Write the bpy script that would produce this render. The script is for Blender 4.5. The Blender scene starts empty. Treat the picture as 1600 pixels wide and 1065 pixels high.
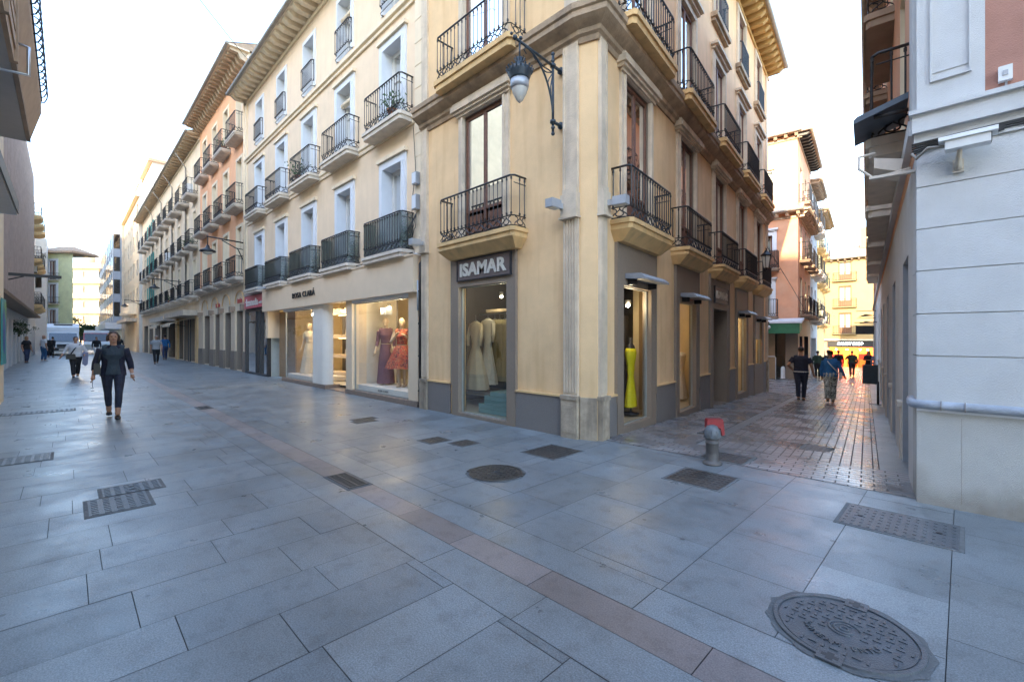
import bpy, bmesh, math, random
from mathutils import Vector, Matrix
R = math.radians
rnd = random.Random(7)
C = bpy.context.scene.collection
scene = bpy.context.scene

# ---------------------------------------------------------------- camera, sky, sun, exposure
cam_d = bpy.data.cameras.new('camera'); cam = bpy.data.objects.new('camera', cam_d); C.objects.link(cam)
cam.location = (0, 0, 1.5)
cam.rotation_euler = (R(90), 0, math.atan2(.710, .705))
cam_d.lens = 15.75; cam_d.sensor_width = 36; cam_d.sensor_fit = 'HORIZONTAL'
cam_d.shift_y = -(532.5 - 528) / 1600
cam_d.clip_start = .05; cam_d.clip_end = 2000
scene.camera = cam
SUN_AZ = math.atan2(.22, -.976); SUN_EL = R(22)
w = bpy.data.worlds.new('World'); scene.world = w; w.use_nodes = True
nt = w.node_tree
sky = nt.nodes.new('ShaderNodeTexSky'); sky.sky_type = 'NISHITA'; sky.sun_disc = False
sky.sun_elevation = SUN_EL; sky.sun_rotation = SUN_AZ; sky.air_density = 1.0; sky.dust_density = .9; sky.ozone_density = 1.0
bg = nt.nodes['Background']; nt.links.new(sky.outputs[0], bg.inputs[0]); bg.inputs[1].default_value = .15
sl = bpy.data.lights.new('sun', 'SUN'); sl.energy = 2.0; sl.angle = R(.5); sl.color = (1, .76, .48)
so = bpy.data.objects.new('sun', sl); C.objects.link(so)
sd = Vector((math.sin(SUN_AZ) * math.cos(SUN_EL), math.cos(SUN_AZ) * math.cos(SUN_EL), math.sin(SUN_EL)))
so.rotation_euler = sd.to_track_quat('Z', 'Y').to_euler(); so.location = (0, -30, 30)
scene.view_settings.view_transform = 'Standard'; scene.view_settings.look = 'None'
scene.view_settings.exposure = 3.08; scene.view_settings.gamma = 1

# ---------------------------------------------------------------- materials
MATS = {}
def mat(name, col, rough=.7, var=.12, scale=3.0, bump=0.0, bscale=60.0, metal=0.0, spec=.5, stain=0.0, stain_col=(.12, .09, .06), streak=0.0, attr=None, coat=0.0):
    if name in MATS: return MATS[name]
    m = bpy.data.materials.new(name); m.use_nodes = True; n = m.node_tree; L = n.links
    b = n.nodes['Principled BSDF']
    b.inputs['Roughness'].default_value = rough; b.inputs['Metallic'].default_value = metal
    b.inputs['Specular IOR Level'].default_value = spec
    if coat: b.inputs['Coat Weight'].default_value = coat
    tc = n.nodes.new('ShaderNodeTexCoord')
    no = n.nodes.new('ShaderNodeTexNoise'); no.inputs['Scale'].default_value = scale; no.inputs['Detail'].default_value = 8; no.inputs['Roughness'].default_value = .65
    L.new(tc.outputs['Object'], no.inputs['Vector'])
    r = n.nodes.new('ShaderNodeValToRGB'); r.color_ramp.elements[0].position = .3; r.color_ramp.elements[1].position = .7
    lo = [max(0, c * (1 - var)) for c in col]; hi = [min(1, c * (1 + var)) for c in col]
    r.color_ramp.elements[0].color = (*lo, 1); r.color_ramp.elements[1].color = (*hi, 1)
    L.new(no.outputs[0], r.inputs[0]); out = r.outputs[0]
    if stain or streak:
        s = n.nodes.new('ShaderNodeTexNoise'); s.inputs['Detail'].default_value = 6
        mp = n.nodes.new('ShaderNodeMapping'); mp.inputs['Scale'].default_value = (1, 1, .12) if streak else (1, 1, 1)
        L.new(tc.outputs['Object'], mp.inputs[0]); L.new(mp.outputs[0], s.inputs['Vector']); s.inputs['Scale'].default_value = 5 if streak else 1.3
        q = n.nodes.new('ShaderNodeValToRGB'); q.color_ramp.elements[0].position = .5; q.color_ramp.elements[1].position = .78
        q.color_ramp.elements[0].color = (0, 0, 0, 1); q.color_ramp.elements[1].color = (*[stain or streak] * 3, 1)
        L.new(s.outputs[0], q.inputs[0])
        mx = n.nodes.new('ShaderNodeMix'); mx.data_type = 'RGBA'; L.new(q.outputs[0], mx.inputs[0]); L.new(out, mx.inputs[6]); mx.inputs[7].default_value = (*stain_col, 1); out = mx.outputs[2]
    if attr:
        a = n.nodes.new('ShaderNodeAttribute'); a.attribute_name = attr
        mx = n.nodes.new('ShaderNodeMix'); mx.data_type = 'RGBA'; mx.blend_type = 'MULTIPLY'; mx.inputs[0].default_value = 1
        L.new(out, mx.inputs[6]); L.new(a.outputs['Color'], mx.inputs[7]); out = mx.outputs[2]
    L.new(out, b.inputs['Base Color'])
    if bump:
        f = n.nodes.new('ShaderNodeTexNoise'); f.inputs['Scale'].default_value = bscale; f.inputs['Detail'].default_value = 4
        L.new(tc.outputs['Object'], f.inputs['Vector'])
        bp = n.nodes.new('ShaderNodeBump'); bp.inputs['Strength'].default_value = bump; bp.inputs['Distance'].default_value = .02
        L.new(f.outputs[0], bp.inputs['Height']); L.new(bp.outputs[0], b.inputs['Normal'])
    MATS[name] = m; return m

def emit(name, col, s):
    if name in MATS: return MATS[name]
    m = bpy.data.materials.new(name); m.use_nodes = True; b = m.node_tree.nodes['Principled BSDF']
    b.inputs['Base Color'].default_value = (*col, 1); b.inputs['Emission Color'].default_value = (*col, 1); b.inputs['Emission Strength'].default_value = s
    MATS[name] = m; return m

def glass(name, tint=(.85, .9, .9), refl=.25, rough=.02, base=.06, mult=.85):
    m = bpy.data.materials.new(name); m.use_nodes = True; n = m.node_tree; L = n.links
    for x in list(n.nodes): n.nodes.remove(x)
    o = n.nodes.new('ShaderNodeOutputMaterial'); g = n.nodes.new('ShaderNodeBsdfGlossy'); g.inputs['Roughness'].default_value = rough
    t = n.nodes.new('ShaderNodeBsdfTransparent'); t.inputs[0].default_value = (*tint, 1)
    f = n.nodes.new('ShaderNodeLayerWeight'); f.inputs['Blend'].default_value = refl
    mr = n.nodes.new('ShaderNodeMath'); mr.operation = 'MULTIPLY_ADD'; mr.inputs[1].default_value = mult; mr.inputs[2].default_value = base
    L.new(f.outputs['Fresnel'], mr.inputs[0])
    tc = n.nodes.new('ShaderNodeTexCoord'); no = n.nodes.new('ShaderNodeTexNoise'); no.inputs['Scale'].default_value = 1.7; bp = n.nodes.new('ShaderNodeBump')
    bp.inputs['Strength'].default_value = .05; bp.inputs['Distance'].default_value = .05; L.new(tc.outputs['Object'], no.inputs['Vector']); L.new(no.outputs[0], bp.inputs['Height']); L.new(bp.outputs[0], g.inputs['Normal'])
    x = n.nodes.new('ShaderNodeMixShader'); L.new(mr.outputs[0], x.inputs[0]); L.new(t.outputs[0], x.inputs[1]); L.new(g.outputs[0], x.inputs[2]); L.new(x.outputs[0], o.inputs[0])
    MATS[name] = m; return m

# ---------------------------------------------------------------- mesh builder
class MB:
    def __init__(s): s.v = []; s.f = []; s.m = []; s.sm = []; s.mi = 0; s.T = None; s.smooth = False; s.col = []
    def add(s, vs, fs, smooth=None):
        k = len(s.v)
        for p in vs:
            p = Vector(p)
            if s.T is not None: p = s.T @ p
            s.v.append(p)
        for f in fs:
            s.f.append([k + i for i in f]); s.m.append(s.mi); s.sm.append(s.smooth if smooth is None else smooth)
        return s
    def box(s, x0, x1, y0, y1, z0, z1):
        v = [(x0, y0, z0), (x1, y0, z0), (x1, y1, z0), (x0, y1, z0), (x0, y0, z1), (x1, y0, z1), (x1, y1, z1), (x0, y1, z1)]
        return s.add(v, [(0, 3, 2, 1), (4, 5, 6, 7), (0, 1, 5, 4), (1, 2, 6, 5), (2, 3, 7, 6), (3, 0, 4, 7)], False)
    def quad(s, a, b, c, d): return s.add([a, b, c, d], [(0, 1, 2, 3)], False)
    def poly(s, pts): return s.add(pts, [tuple(range(len(pts)))], False)
    def prism(s, pts, axis, a, b):          # 2D profile extruded along an axis
        n = len(pts)
        def P(p, t):
            if axis == 'x': return (t, p[0], p[1])
            if axis == 'y': return (p[0], t, p[1])
            return (p[0], p[1], t)
        v = [P(p, a) for p in pts] + [P(p, b) for p in pts]
        fs = [(i, (i + 1) % n, n + (i + 1) % n, n + i) for i in range(n)] + [tuple(range(n))[::-1], tuple(range(n, 2 * n))]
        return s.add(v, fs, False)
    def tube(s, pts, r, sides=6, closed=False, caps=True):
        pts = [Vector(p) for p in pts]; n = len(pts); rs = r if isinstance(r, (list, tuple)) else [r] * n
        vs = []; up = None
        for i, p in enumerate(pts):
            a = pts[(i - 1) % n] if (i or closed) else p; b = pts[(i + 1) % n] if (i < n - 1 or closed) else p
            t = (b - a)
            if t.length < 1e-9: t = Vector((0, 0, 1))
            t.normalize()
            if up is None: up = Vector((0, 0, 1)) if abs(t.z) < .9 else Vector((1, 0, 0))
            x = t.cross(up)
            if x.length < 1e-4: x = t.cross(Vector((.3, 1, .2)))
            x.normalize(); y = x.cross(t); up = y
            for k in range(sides):
                an = 2 * math.pi * k / sides
                vs.append(p + (x * math.cos(an) + y * math.sin(an)) * rs[i])
        fs = []
        for i in range(n if closed else n - 1):
            j = (i + 1) % n
            for k in range(sides):
                l = (k + 1) % sides
                fs.append((i * sides + k, i * sides + l, j * sides + l, j * sides + k))
        if caps and not closed: fs += [tuple(range(sides))[::-1], tuple(range((n - 1) * sides, n * sides))]
        return s.add(vs, fs, sides > 5)
    def lathe(s, prof, c=(0, 0, 0), seg=16, sx=1, sy=1, smooth=True):   # prof [(r,z)]
        vs = []; fs = []; n = len(prof)
        for r, z in prof:
            for k in range(seg):
                a = 2 * math.pi * k / seg
                vs.append((c[0] + max(r, 1e-4) * math.cos(a) * sx, c[1] + max(r, 1e-4) * math.sin(a) * sy, c[2] + z))
        for i in range(n - 1):
            for k in range(seg):
                l = (k + 1) % seg; fs.append((i * seg + k, i * seg + l, (i + 1) * seg + l, (i + 1) * seg + k))
        fs += [tuple(range(seg))[::-1], tuple(range((n - 1) * seg, n * seg))]
        return s.add(vs, fs, smooth)
    def ball(s, c, rx, ry=None, rz=None, seg=12, rings=8):
        ry = ry or rx; rz = rz or rx
        prof = [(math.sin(math.pi * i / rings), -math.cos(math.pi * i / rings)) for i in range(rings + 1)]
        vs = []; fs = []
        for r, z in prof:
            for k in range(seg):
                a = 2 * math.pi * k / seg; vs.append((c[0] + max(r, 1e-3) * math.cos(a) * rx, c[1] + max(r, 1e-3) * math.sin(a) * ry, c[2] + z * rz))
        for i in range(rings):
            for k in range(seg):
                l = (k + 1) % seg; fs.append((i * seg + k, i * seg + l, (i + 1) * seg + l, (i + 1) * seg + k))
        return s.add(vs, fs, True)
    def mesh(s, name, mats):
        me = bpy.data.meshes.new(name); me.from_pydata([tuple(p) for p in s.v], [], s.f)
        for m in (mats if isinstance(mats, (list, tuple)) else [mats]): me.materials.append(MATS[m] if isinstance(m, str) else m)
        me.polygons.foreach_set('material_index', s.m); me.polygons.foreach_set('use_smooth', s.sm)
        me.update(); return me
    def build(s, name, mats, parent=None, loc=(0, 0, 0), rz=0):
        return link(name, s.mesh(name, mats), parent, loc, rz)
def link(name, me, parent=None, loc=(0, 0, 0), rz=0):
    o = bpy.data.objects.new(name, me); C.objects.link(o); o.location = loc; o.rotation_euler = (0, 0, rz)
    if parent is not None: o.parent = parent
    return o
def tag(o, label=None, cat=None, group=None, kind=None):
    if label: o['label'] = label
    if cat: o['category'] = cat
    if group: o['group'] = group
    if kind: o['kind'] = kind
    return o
def thing(name, label, cat, loc=(0, 0, 0), rz=0, group=None):
    return tag(link(name, None, None, loc, rz), label, cat, group)
def kids(o): return [c for c in CH.get(o.name, [])]
def copy_tree(o, parent=None):
    c = o.copy(); C.objects.link(c); c.parent = parent
    for ch in o.children: copy_tree(ch, c)
    return c

# ---------------------------------------------------------------- facade frames
class Face:
    """a wall plane: u runs along it, w points out of it, z is up"""
    def __init__(s, ox, oy, dx, dy, nx, ny, oz=0):
        s.o = Vector((ox, oy, oz)); d = Vector((dx, dy, 0)).normalized(); n = Vector((nx, ny, 0)); n = (n - d * n.dot(d)).normalized()
        s.d = d; s.n = n; s.rz = math.atan2(n.y, n.x) - math.pi / 2
        s.sg = 1 if Vector((n.y, -n.x, 0)).dot(d) > 0 else -1
    def P(s, u, w, z): return s.o + s.d * u + s.n * w + Vector((0, 0, z))
    def T(s, root): # matrix local(u,w,z) -> root space
        M = Matrix.Identity(4)
        for i in range(3): M[i][0] = s.d[i]; M[i][1] = s.n[i]; M[i][3] = s.o[i] - root.location[i]
        return M
def wall(root, F, u0, u1, z0, z1, openings, mats, reveal=.3, name='wall', mi_reveal=1):
    """front skin with real openings and their reveals; openings: (u0,u1,z0,z1[,depth])"""
    b = MB(); b.T = F.T(root)
    us = sorted({u0, u1, *[o[0] for o in openings], *[o[1] for o in openings]}); zs = sorted({z0, z1, *[o[2] for o in openings], *[o[3] for o in openings]})
    us = [u for u in us if u0 <= u <= u1]; zs = [z for z in zs if z0 <= z <= z1]
    for a, c in zip(us, us[1:]):
        run = None
        for p, q in zip(zs, zs[1:]):
            hole = any(o[0] < (a + c) / 2 < o[1] and o[2] < (p + q) / 2 < o[3] for o in openings)
            if not hole: b.quad((a, 0, p), (c, 0, p), (c, 0, q), (a, 0, q))
    b.mi = mi_reveal
    for o in openings:
        a, c, p, q = o[:4]; d = -(o[4] if len(o) > 4 else reveal)
        b.quad((a, 0, p), (a, d, p), (a, d, q), (a, 0, q)); b.quad((c, 0, p), (c, 0, q), (c, d, q), (c, d, p))
        b.quad((a, 0, q), (a, d, q), (c, d, q), (c, 0, q)); b.quad((a, 0, p), (c, 0, p), (c, d, p), (a, d, p))
    return b.build(name, mats, root)
def fbox(root, F, name, m, boxes, parent=None, mats=None):
    b = MB(); b.T = F.T(root)
    for x in boxes:
        if len(x) == 7: b.mi = x[6]
        b.box(*x[:6])
    return b.build(name, m, parent or root)
def place(root, F, me, name, u, w, z, parent=None):
    return link(name, me, parent or root, F.P(u, w, z) - root.location, F.rz)
def molding(root, F, name, m, u0, u1, prof, mitre0=0, mitre1=0):
    """profile [(w,z)] swept along u"""
    b = MB(); b.T = F.T(root); n = len(prof)
    v = [(u0 - p[0] * mitre0, p[0], p[1]) for p in prof] + [(u1 + p[0] * mitre1, p[0], p[1]) for p in prof]
    fs = [(i, (i + 1) % n, n + (i + 1) % n, n + i) for i in range(n)] + [tuple(range(n)), tuple(range(n, 2 * n))]
    b.add(v, fs, False); return b.build(name, m, root)

# ---------------------------------------------------------------- shared element meshes (local: x along wall, y out, z up)
CACHE = {}
def window_meshes(key, w, h, frame, leafs=2, panel=0.0, bars=(), glassm='window_glass', curtain='curtain_pale', curt=1.0, t=.055, d=.05, s=.045):
    k = ('win', key, round(w, 3), round(h, 3))
    if k in CACHE: return CACHE[k]
    b = MB(); y0 = -d / 2; y1 = d / 2
    b.box(-w / 2, -w / 2 + t, y0, y1, 0, h); b.box(w / 2 - t, w / 2, y0, y1, 0, h); b.box(-w / 2 + t, w / 2 - t, y0, y1, h - t, h); b.box(-w / 2 + t, w / 2 - t, y0, y1, 0, t)
    iw = (w - 2 * t) / leafs
    for i in range(leafs):
        x0 = -w / 2 + t + i * iw + .003; x1 = x0 + iw - .006
        b.box(x0, x0 + s, y0 + .01, y1 + .012, t + .003, h - t - .003); b.box(x1 - s, x1, y0 + .01, y1 + .012, t + .003, h - t - .003)
        b.box(x0 + s, x1 - s, y0 + .01, y1 + .012, h - t - .05, h - t - .003); b.box(x0 + s, x1 - s, y0 + .01, y1 + .012, t + .003, t + .08)
        if panel: b.box(x0 + s, x1 - s, y0 + .015, y1 - .005, t + .08, panel); b.box(x0 + s, x1 - s, y0 + .01, y1 + .012, panel, panel + .05); b.box(x0 + s + .05, x1 - s - .05, y1 - .005, y1 + .008, t + .14, panel - .06)
        for z in bars: b.box(x0 + s, x1 - s, y0 + .012, y1 + .008, z, z + .025)
    fr = b.mesh('window_frame', frame)
    g = MB().quad((-w / 2 + t, 0, t), (w / 2 - t, 0, t), (w / 2 - t, 0, h - t), (-w / 2 + t, 0, h - t)).mesh('pane', glassm)
    c = None
    if curtain:
        cb = MB(); n = 18; vs = []; z0 = h * (1 - curt) + .02
        for i in range(n + 1):
            x = -w / 2 + .02 + (w - .04) * i / n; y = -.12 + .02 * math.sin(i * 2.1) + .008 * math.sin(i * 5.3)
            vs += [(x, y, z0), (x, y, h - .02)]
        cb.add(vs, [(2 * i, 2 * i + 2, 2 * i + 3, 2 * i + 1) for i in range(n)], True); c = cb.mesh('curtain', curtain)
    bk = MB().quad((-w / 2, -.2, 0), (w / 2, -.2, 0), (w / 2, -.2, h), (-w / 2, -.2, h)).mesh('shade_backing', 'shade_backing')  # flat near-black sheet, paints the shade of the room behind the pane
    CACHE[k] = (fr, g, c, bk); return CACHE[k]
def put_window(root, F, u, z, w, h, frame, key='a', depth=.3, **kw):
    fr, g, c, bk = window_meshes((key, frame), w, h, frame, **kw)
    o = place(root, F, fr, 'window', u, -depth, z)
    link('pane', g, o); link('shade_backing', bk, o)
    if c: link('curtain', c, o)
    return o
def rail_mesh(key, W, D, H, style='curl', gap=.11):
    k = ('rail', key, W, D, H)
    if k in CACHE: return CACHE[k]
    b = MB(); r = .0095; x0 = -W / 2 + .03; x1 = W / 2 - .03; y1 = D - .03
    zc = .19 if style == 'curl' else .06
    path = [(x0, .0, 0), (x0, y1 - .05, 0), (x0 + .05, y1, 0), (x1 - .05, y1, 0), (x1, y1 - .05, 0), (x1, 0, 0)]
    def at(z): return [(p[0], p[1], z) for p in path]
    b.tube(at(H), .017, 6)
    b.tube(at(zc), .010, 4); b.tube(at(.03), .010, 4)
    bars = []
    n = max(4, int((x1 - x0) / gap))
    for i in range(n + 1): bars.append((x0 + .03 + (x1 - x0 - .06) * i / n, y1))
    m = max(2, int(y1 / gap))
    for j in range(m):
        for xx in (x0, x1): bars.append((xx, .03 + (y1 - .08) * j / m))
    for x, y in bars:
        b.tube([(x, y, .03 if style != 'curl' else zc), (x, y, H)], r, 4, caps=False)
        b.tube([(x, y, zc + .015), (x, y, zc + .05)], r * 1.9, 5); b.tube([(x, y, H - .07), (x, y, H - .03)], r * 1.7, 5)
    if style == 'curl' and W > 1.2:
        for (a, c, yy, ax) in ((x0 + .04, x1 - .04, y1, 'x'), (.02, y1 - .06, x0, 'y'), (.02, y1 - .06, x1, 'y')):
            L = c - a; nn = max(2, round(L / .105)); st = L / nn
            for ph in (0, 1):
                pts = []
                for i in range(nn * 8 + 1):
                    t = i / 8; q = a + t * st; zz = .11 + (.062 * math.cos(math.pi * t) * (1 if ph else -1))
                    off = .03 * math.sin(2 * math.pi * t) * (1 if ph else -1)
                    pts.append((q + off, yy, zz) if ax == 'x' else (yy, q + off, zz))
                b.tube(pts, .0095, 4, caps=False)
    b.tube([(x0, 0, H - .12), (x0, y1 * .9, H - .12)], .008, 4)
    CACHE[k] = b.mesh('railing', 'iron'); return CACHE[k]
def slab_mesh(key, W, D, T, m, step=True, round_=False):
    k = ('slab', key, W, D, T)
    if k in CACHE: return CACHE[k]
    b = MB(); c = .05
    pl = lambda e: [(-W / 2 - e, 0), (-W / 2 - e, D + e - c), (-W / 2 - e + c, D + e), (W / 2 + e - c, D + e), (W / 2 + e, D + e - c), (W / 2 + e, 0)]
    b.prism(pl(0), 'z', -T, -T * .45); b.prism(pl(.03), 'z', -T * .45, 0)
    if step:   # corbelled underside stepping back to the wall
        lo = [(-W / 2 + .12, 0), (-W / 2 + .12, D * .45), (W / 2 - .12, D * .45), (W / 2 - .12, 0)]; hi = [(-W / 2, 0), (-W / 2, D), (W / 2, D), (W / 2, 0)]
        v = [(x, y, -T - (.16 if step is True else step)) for x, y in lo] + [(x, y, -T) for x, y in hi]
        b.add(v, [(0, 1, 2, 3), (0, 4, 5, 1), (1, 5, 6, 2), (2, 6, 7, 3)], False)
    CACHE[k] = b.mesh('balcony', m); return CACHE[k]
def put_balcony(root, F, u, z, W, D, H, m, T=.14, key='a', style='curl', step=False, gap=.11, screen=None, rail_key='r', stuff=None):
    o = place(root, F, slab_mesh((key, m, step), W, D, T, m, step), 'balcony', u, 0, z)
    link('railing', rail_mesh((rail_key, style, gap), W, D, H, style, gap), o)
    if screen:
        b = MB(); x = W / 2 - .012
        b.quad((-x, D - .045, .05), (x, D - .045, .05), (x, D - .045, H - .02), (-x, D - .045, H - .02))
        for s in (-1, 1): b.quad((s * (x - .03), .02, .05), (s * (x - .03), D - .05, .05), (s * (x - .03), D - .05, H - .02), (s * (x - .03), .02, H - .02))
        b.build('mesh_screen', screen, o)
    return o
def surround(root, F, u, z, w, h, t, p, m, lintel=.0, sill=True, name='window_surround'):
    """raised frame round an opening: opening w x h, band t wide, p proud"""
    bx = [(u - w / 2 - t, u - w / 2, .0, p, z, z + h), (u + w / 2, u + w / 2 + t, .0, p, z, z + h), (u - w / 2 - t, u + w / 2 + t, .0, p, z + h, z + h + t)]
    bx += [(u - w / 2 - t * .35, u - w / 2 - .002, p, p + .02, z, z + h), (u + w / 2 + .002, u + w / 2 + t * .35, p, p + .02, z, z + h)]
    if lintel:
        bx += [(u - w / 2 - t - .03, u + w / 2 + t + .03, 0, p + .06, z + h + t, z + h + t + .07), (u - w / 2 - t - .08, u + w / 2 + t + .08, 0, p + .13, z + h + t + .07, z + h + t + .07 + lintel)]
    return fbox(root, F, name, m, bx)
def eave(root, F, u0, u1, z, proj, m_soffit, m_br, spacing=.45, br=(.16, .18), gutter='gutter_metal', tile='roof_tile', rise=1.6, run=5.0, curl=False):
    """overhanging eave: board, carved brackets, gutter and a real tiled slope behind"""
    b = MB(); b.T = F.T(root)
    b.box(u0, u1, -.05, proj, z, z + .06); b.mi = 1
    n = int((u1 - u0) / spacing)
    for i in range(n):
        u = u0 + (i + .5) * (u1 - u0) / n
        if curl: b.prism([(0, z - br[1] * 2), (proj * .35, z - br[1] * 1.6), (proj * .5, z - br[1] * .6), (proj * .88, z - br[1] * .5), (proj * .92, z), (0, z)], 'x', u - br[0] / 2, u + br[0] / 2)
        else: b.prism([(0, z - br[1]), (proj * .7, z - br[1]), (proj * .93, z - br[1] * .4), (proj * .93, z), (0, z)], 'x', u - br[0] / 2, u + br[0] / 2)
    b.mi = 0; b.box(u0, u1, .0, .05, z - .3, z - .18)
    e = b.build('eave', [m_soffit, m_br], root)
    g = MB(); g.T = F.T(root); g.tube([(u0, proj + .05, z + .05), (u1, proj + .05, z + .05)], .07, 8); g.build('gutter', gutter, e)
    r = MB(); r.T = F.T(root); v = []; nn = int((u1 - u0) / .11)
    for i in range(nn + 1):
        u = u0 + (u1 - u0) * i / nn; dz = .04 if i % 2 else 0
        v += [(u, proj + .06, z + .07 + dz), (u, -run, z + .07 + rise + dz)]
    r.add(v, [(2 * i, 2 * i + 2, 2 * i + 3, 2 * i + 1) for i in range(nn)], False)
    r.add([(u0, proj, z + .06), (u0, -run, z + .06), (u0, -run, z + .06 + rise), (u1, proj, z + .06), (u1, -run, z + .06), (u1, -run, z + .06 + rise)], [(0, 1, 2), (3, 4, 5), (1, 4, 5, 2)], False)
    r.build('roof', tile, root); return e
def shell(root, pts, z0, z1, m, name='side_wall'):
    """closing walls and flat top: pts = open polyline of the hidden sides, world xy; fan top over the closed outline"""
    b = MB(); b.T = Matrix.Translation(-root.location)
    for a, c in zip(pts, pts[1:]): b.quad((a[0], a[1], z0), (c[0], c[1], z0), (c[0], c[1], z1), (a[0], a[1], z1))
    b.poly([(p[0], p[1], z1) for p in pts]); return b.build(name, m, root)
def text(name, body, m, parent, M, width=None, height=None, depth=.012, bold=0.0, font_scale=1.0, spacing=1.0, shear=0):
    cu = bpy.data.curves.new(name, 'FONT'); cu.body = body; cu.extrude = depth / 2; cu.align_x = 'CENTER'; cu.offset = bold; cu.resolution_u = 3; cu.space_character = spacing; cu.shear = shear
    o = bpy.data.objects.new(name, cu); C.objects.link(o)
    dg = bpy.context.evaluated_depsgraph_get(); me = bpy.data.meshes.new_from_object(o.evaluated_get(dg)); bpy.data.objects.remove(o); bpy.data.curves.remove(cu)
    xs = [v.co.x for v in me.vertices]; ys = [v.co.y for v in me.vertices]
    sx = (width / (max(xs) - min(xs))) if width else 1; sy = (height / (max(ys) - min(ys))) if height else sx
    if not width: sx = sy
    cx = (max(xs) + min(xs)) / 2; cy = (max(ys) + min(ys)) / 2
    for v in me.vertices: v.co = M @ Vector(((v.co.x - cx) * sx, (v.co.y - cy) * sy, v.co.z))
    me.materials.clear(); me.materials.append(MATS[m]); me.name = name
    return link(name, me, parent)
def on_face(F, u, w, z):  # matrix for text on a face, world coordinates
    X = Vector((-F.n.y, F.n.x, 0)); M = Matrix.Identity(4); p = F.P(u, w, z)   # viewer's right
    for i in range(3): M[i][0] = X[i]; M[i][1] = (0, 0, 1)[i]; M[i][2] = F.n[i]; M[i][3] = p[i]
    return M
# ---------------------------------------------------------------- material list
mat('stucco_yellow', (.80, .55, .30), .85, .09, 1.6, .25, 90, streak=.55, stain_col=(.60, .36, .16))
mat('stucco_peach', (.80, .49, .26), .85, .09, 1.6, .25, 90, streak=.5, stain_col=(.58, .34, .17))
mat('stucco_cream', (.80, .62, .43), .85, .06, 1.6, .2, 90, streak=.28, stain_col=(.58, .44, .30))
mat('stucco_orange', (.80, .42, .22), .85, .10, 1.5, .2, 80, stain=.2, stain_col=(.55, .33, .2))
mat('stucco_salmon', (.66, .34, .20), .85, .12, 1.2, .2, 80, stain=.3, stain_col=(.62, .48, .36))
mat('stucco_pale', (.76, .61, .42), .85, .10, 1.2, .2, 80, stain=.3, stain_col=(.45, .36, .26))
mat('stucco_white', (.70, .69, .67), .85, .06, 1.5, .2, 80, stain=.2, stain_col=(.45, .43, .4))
mat('stucco_green', (.68, .70, .42), .85, .08, 1.5, .2, 80, stain=.15)
mat('stucco_gold', (.78, .60, .28), .85, .08, 1.2, .1, 80, stain=.15, stain_col=(.6, .42, .2))
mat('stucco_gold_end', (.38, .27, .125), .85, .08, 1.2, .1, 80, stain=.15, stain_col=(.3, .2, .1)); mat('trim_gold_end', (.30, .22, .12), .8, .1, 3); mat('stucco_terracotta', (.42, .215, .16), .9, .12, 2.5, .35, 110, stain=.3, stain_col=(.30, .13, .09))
mat('render_white', (.62, .62, .61), .85, .06, 3.0, .5, 170, stain=.5, stain_col=(.50, .485, .46))
mat('render_lower', (.50, .49, .46), .85, .08, 2.0, .5, 150, stain=.4, stain_col=(.36, .33, .28))
mat('stone_pale', (.66, .54, .40), .8, .16, 3.5, .35, 60, streak=.6, stain_col=(.30, .24, .19))
mat('stone_cornice', (.40, .29, .19), .85, .25, 4.0, .4, 50, streak=.7, stain_col=(.13, .10, .08))
mat('stone_grime', (.42, .34, .25), .85, .3, 5.0, .4, 60, streak=.9, stain_col=(.10, .08, .06))
mat('stone_dark', (.26, .205, .155), .6, .12, 40, .1, 150, stain=.3, stain_col=(.12, .10, .085))
mat('granite_plinth', (.21, .19, .175), .55, .2, 60, .1, 180, stain=.35, stain_col=(.10, .09, .085))
mat('trim_yellow', (.78, .52, .25), .8, .10, 3, .2, 60, stain=.3, stain_col=(.40, .29, .15))
mat('trim_cream', (.80, .66, .47), .8, .06, 3, .1, 60, streak=.3, stain_col=(.4, .33, .25))
mat('trim_white', (.68, .70, .73), .7, .05, 3, .05, 60)
mat('slab_stone', (.66, .58, .48), .8, .1, 4, .2, 60, streak=.4, stain_col=(.3, .27, .22))
mat('slab_yellow', (.70, .46, .21), .8, .12, 4, .2, 60, streak=.5, stain_col=(.30, .21, .12))
mat('soffit_light', (.56, .43, .30), .85, .15, 3, .2, 60); mat('hood_grey', (.24, .25, .27), .5, .15, 6); mat('soffit_brown', (.34, .25, .18), .85, .15, 3, .2, 60)
mat('soffit_gold', (.60, .40, .16), .8, .15, 3, .2, 60)
mat('iron', (.022, .022, .024), .45, .3, 20, .05, 90)
mat('hood_blue', (.085, .115, .145), .5, .15, 8); mat('glass_backing', (.50, .56, .50), .9, .06, 2); mat('iron_blue', (.03, .045, .06), .45, .3, 20, .05, 90)
mat('gutter_metal', (.34, .30, .25), .6, .2, 5)
mat('roof_tile', (.40, .28, .19), .9, .3, 8, .3, 40)
mat('wood_brown', (.17, .075, .045), .5, .25, 14, .1, 60)
mat('wood_white', (.66, .65, .62), .55, .06, 6)
mat('wood_gold', (.22, .10, .05), .5, .2, 12)
mat('curtain_pale', (.52, .54, .50), .9, .08, 4)
mat('curtain_bright', (.80, .78, .68), .9, .05, 4)
mat('shade_backing', (.03, .03, .032), .9, .3, 2)
mat('screen_green', (.075, .105, .085), .7, .2, 30)
mat('shutter_teal', (.03, .30, .27), .6, .15, 10)
mat('shutter_white', (.55, .56, .57), .5, .06, 8)
mat('fascia_stone', (.76, .60, .42), .6, .04, 3, .05, 100)
mat('fascia_base', (.24, .18, .14), .6, .2, 30)
mat('black_frame', (.03, .03, .035), .4, .2, 10)
mat('black_plastic', (.025, .025, .028), .45, .2, 10)
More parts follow.
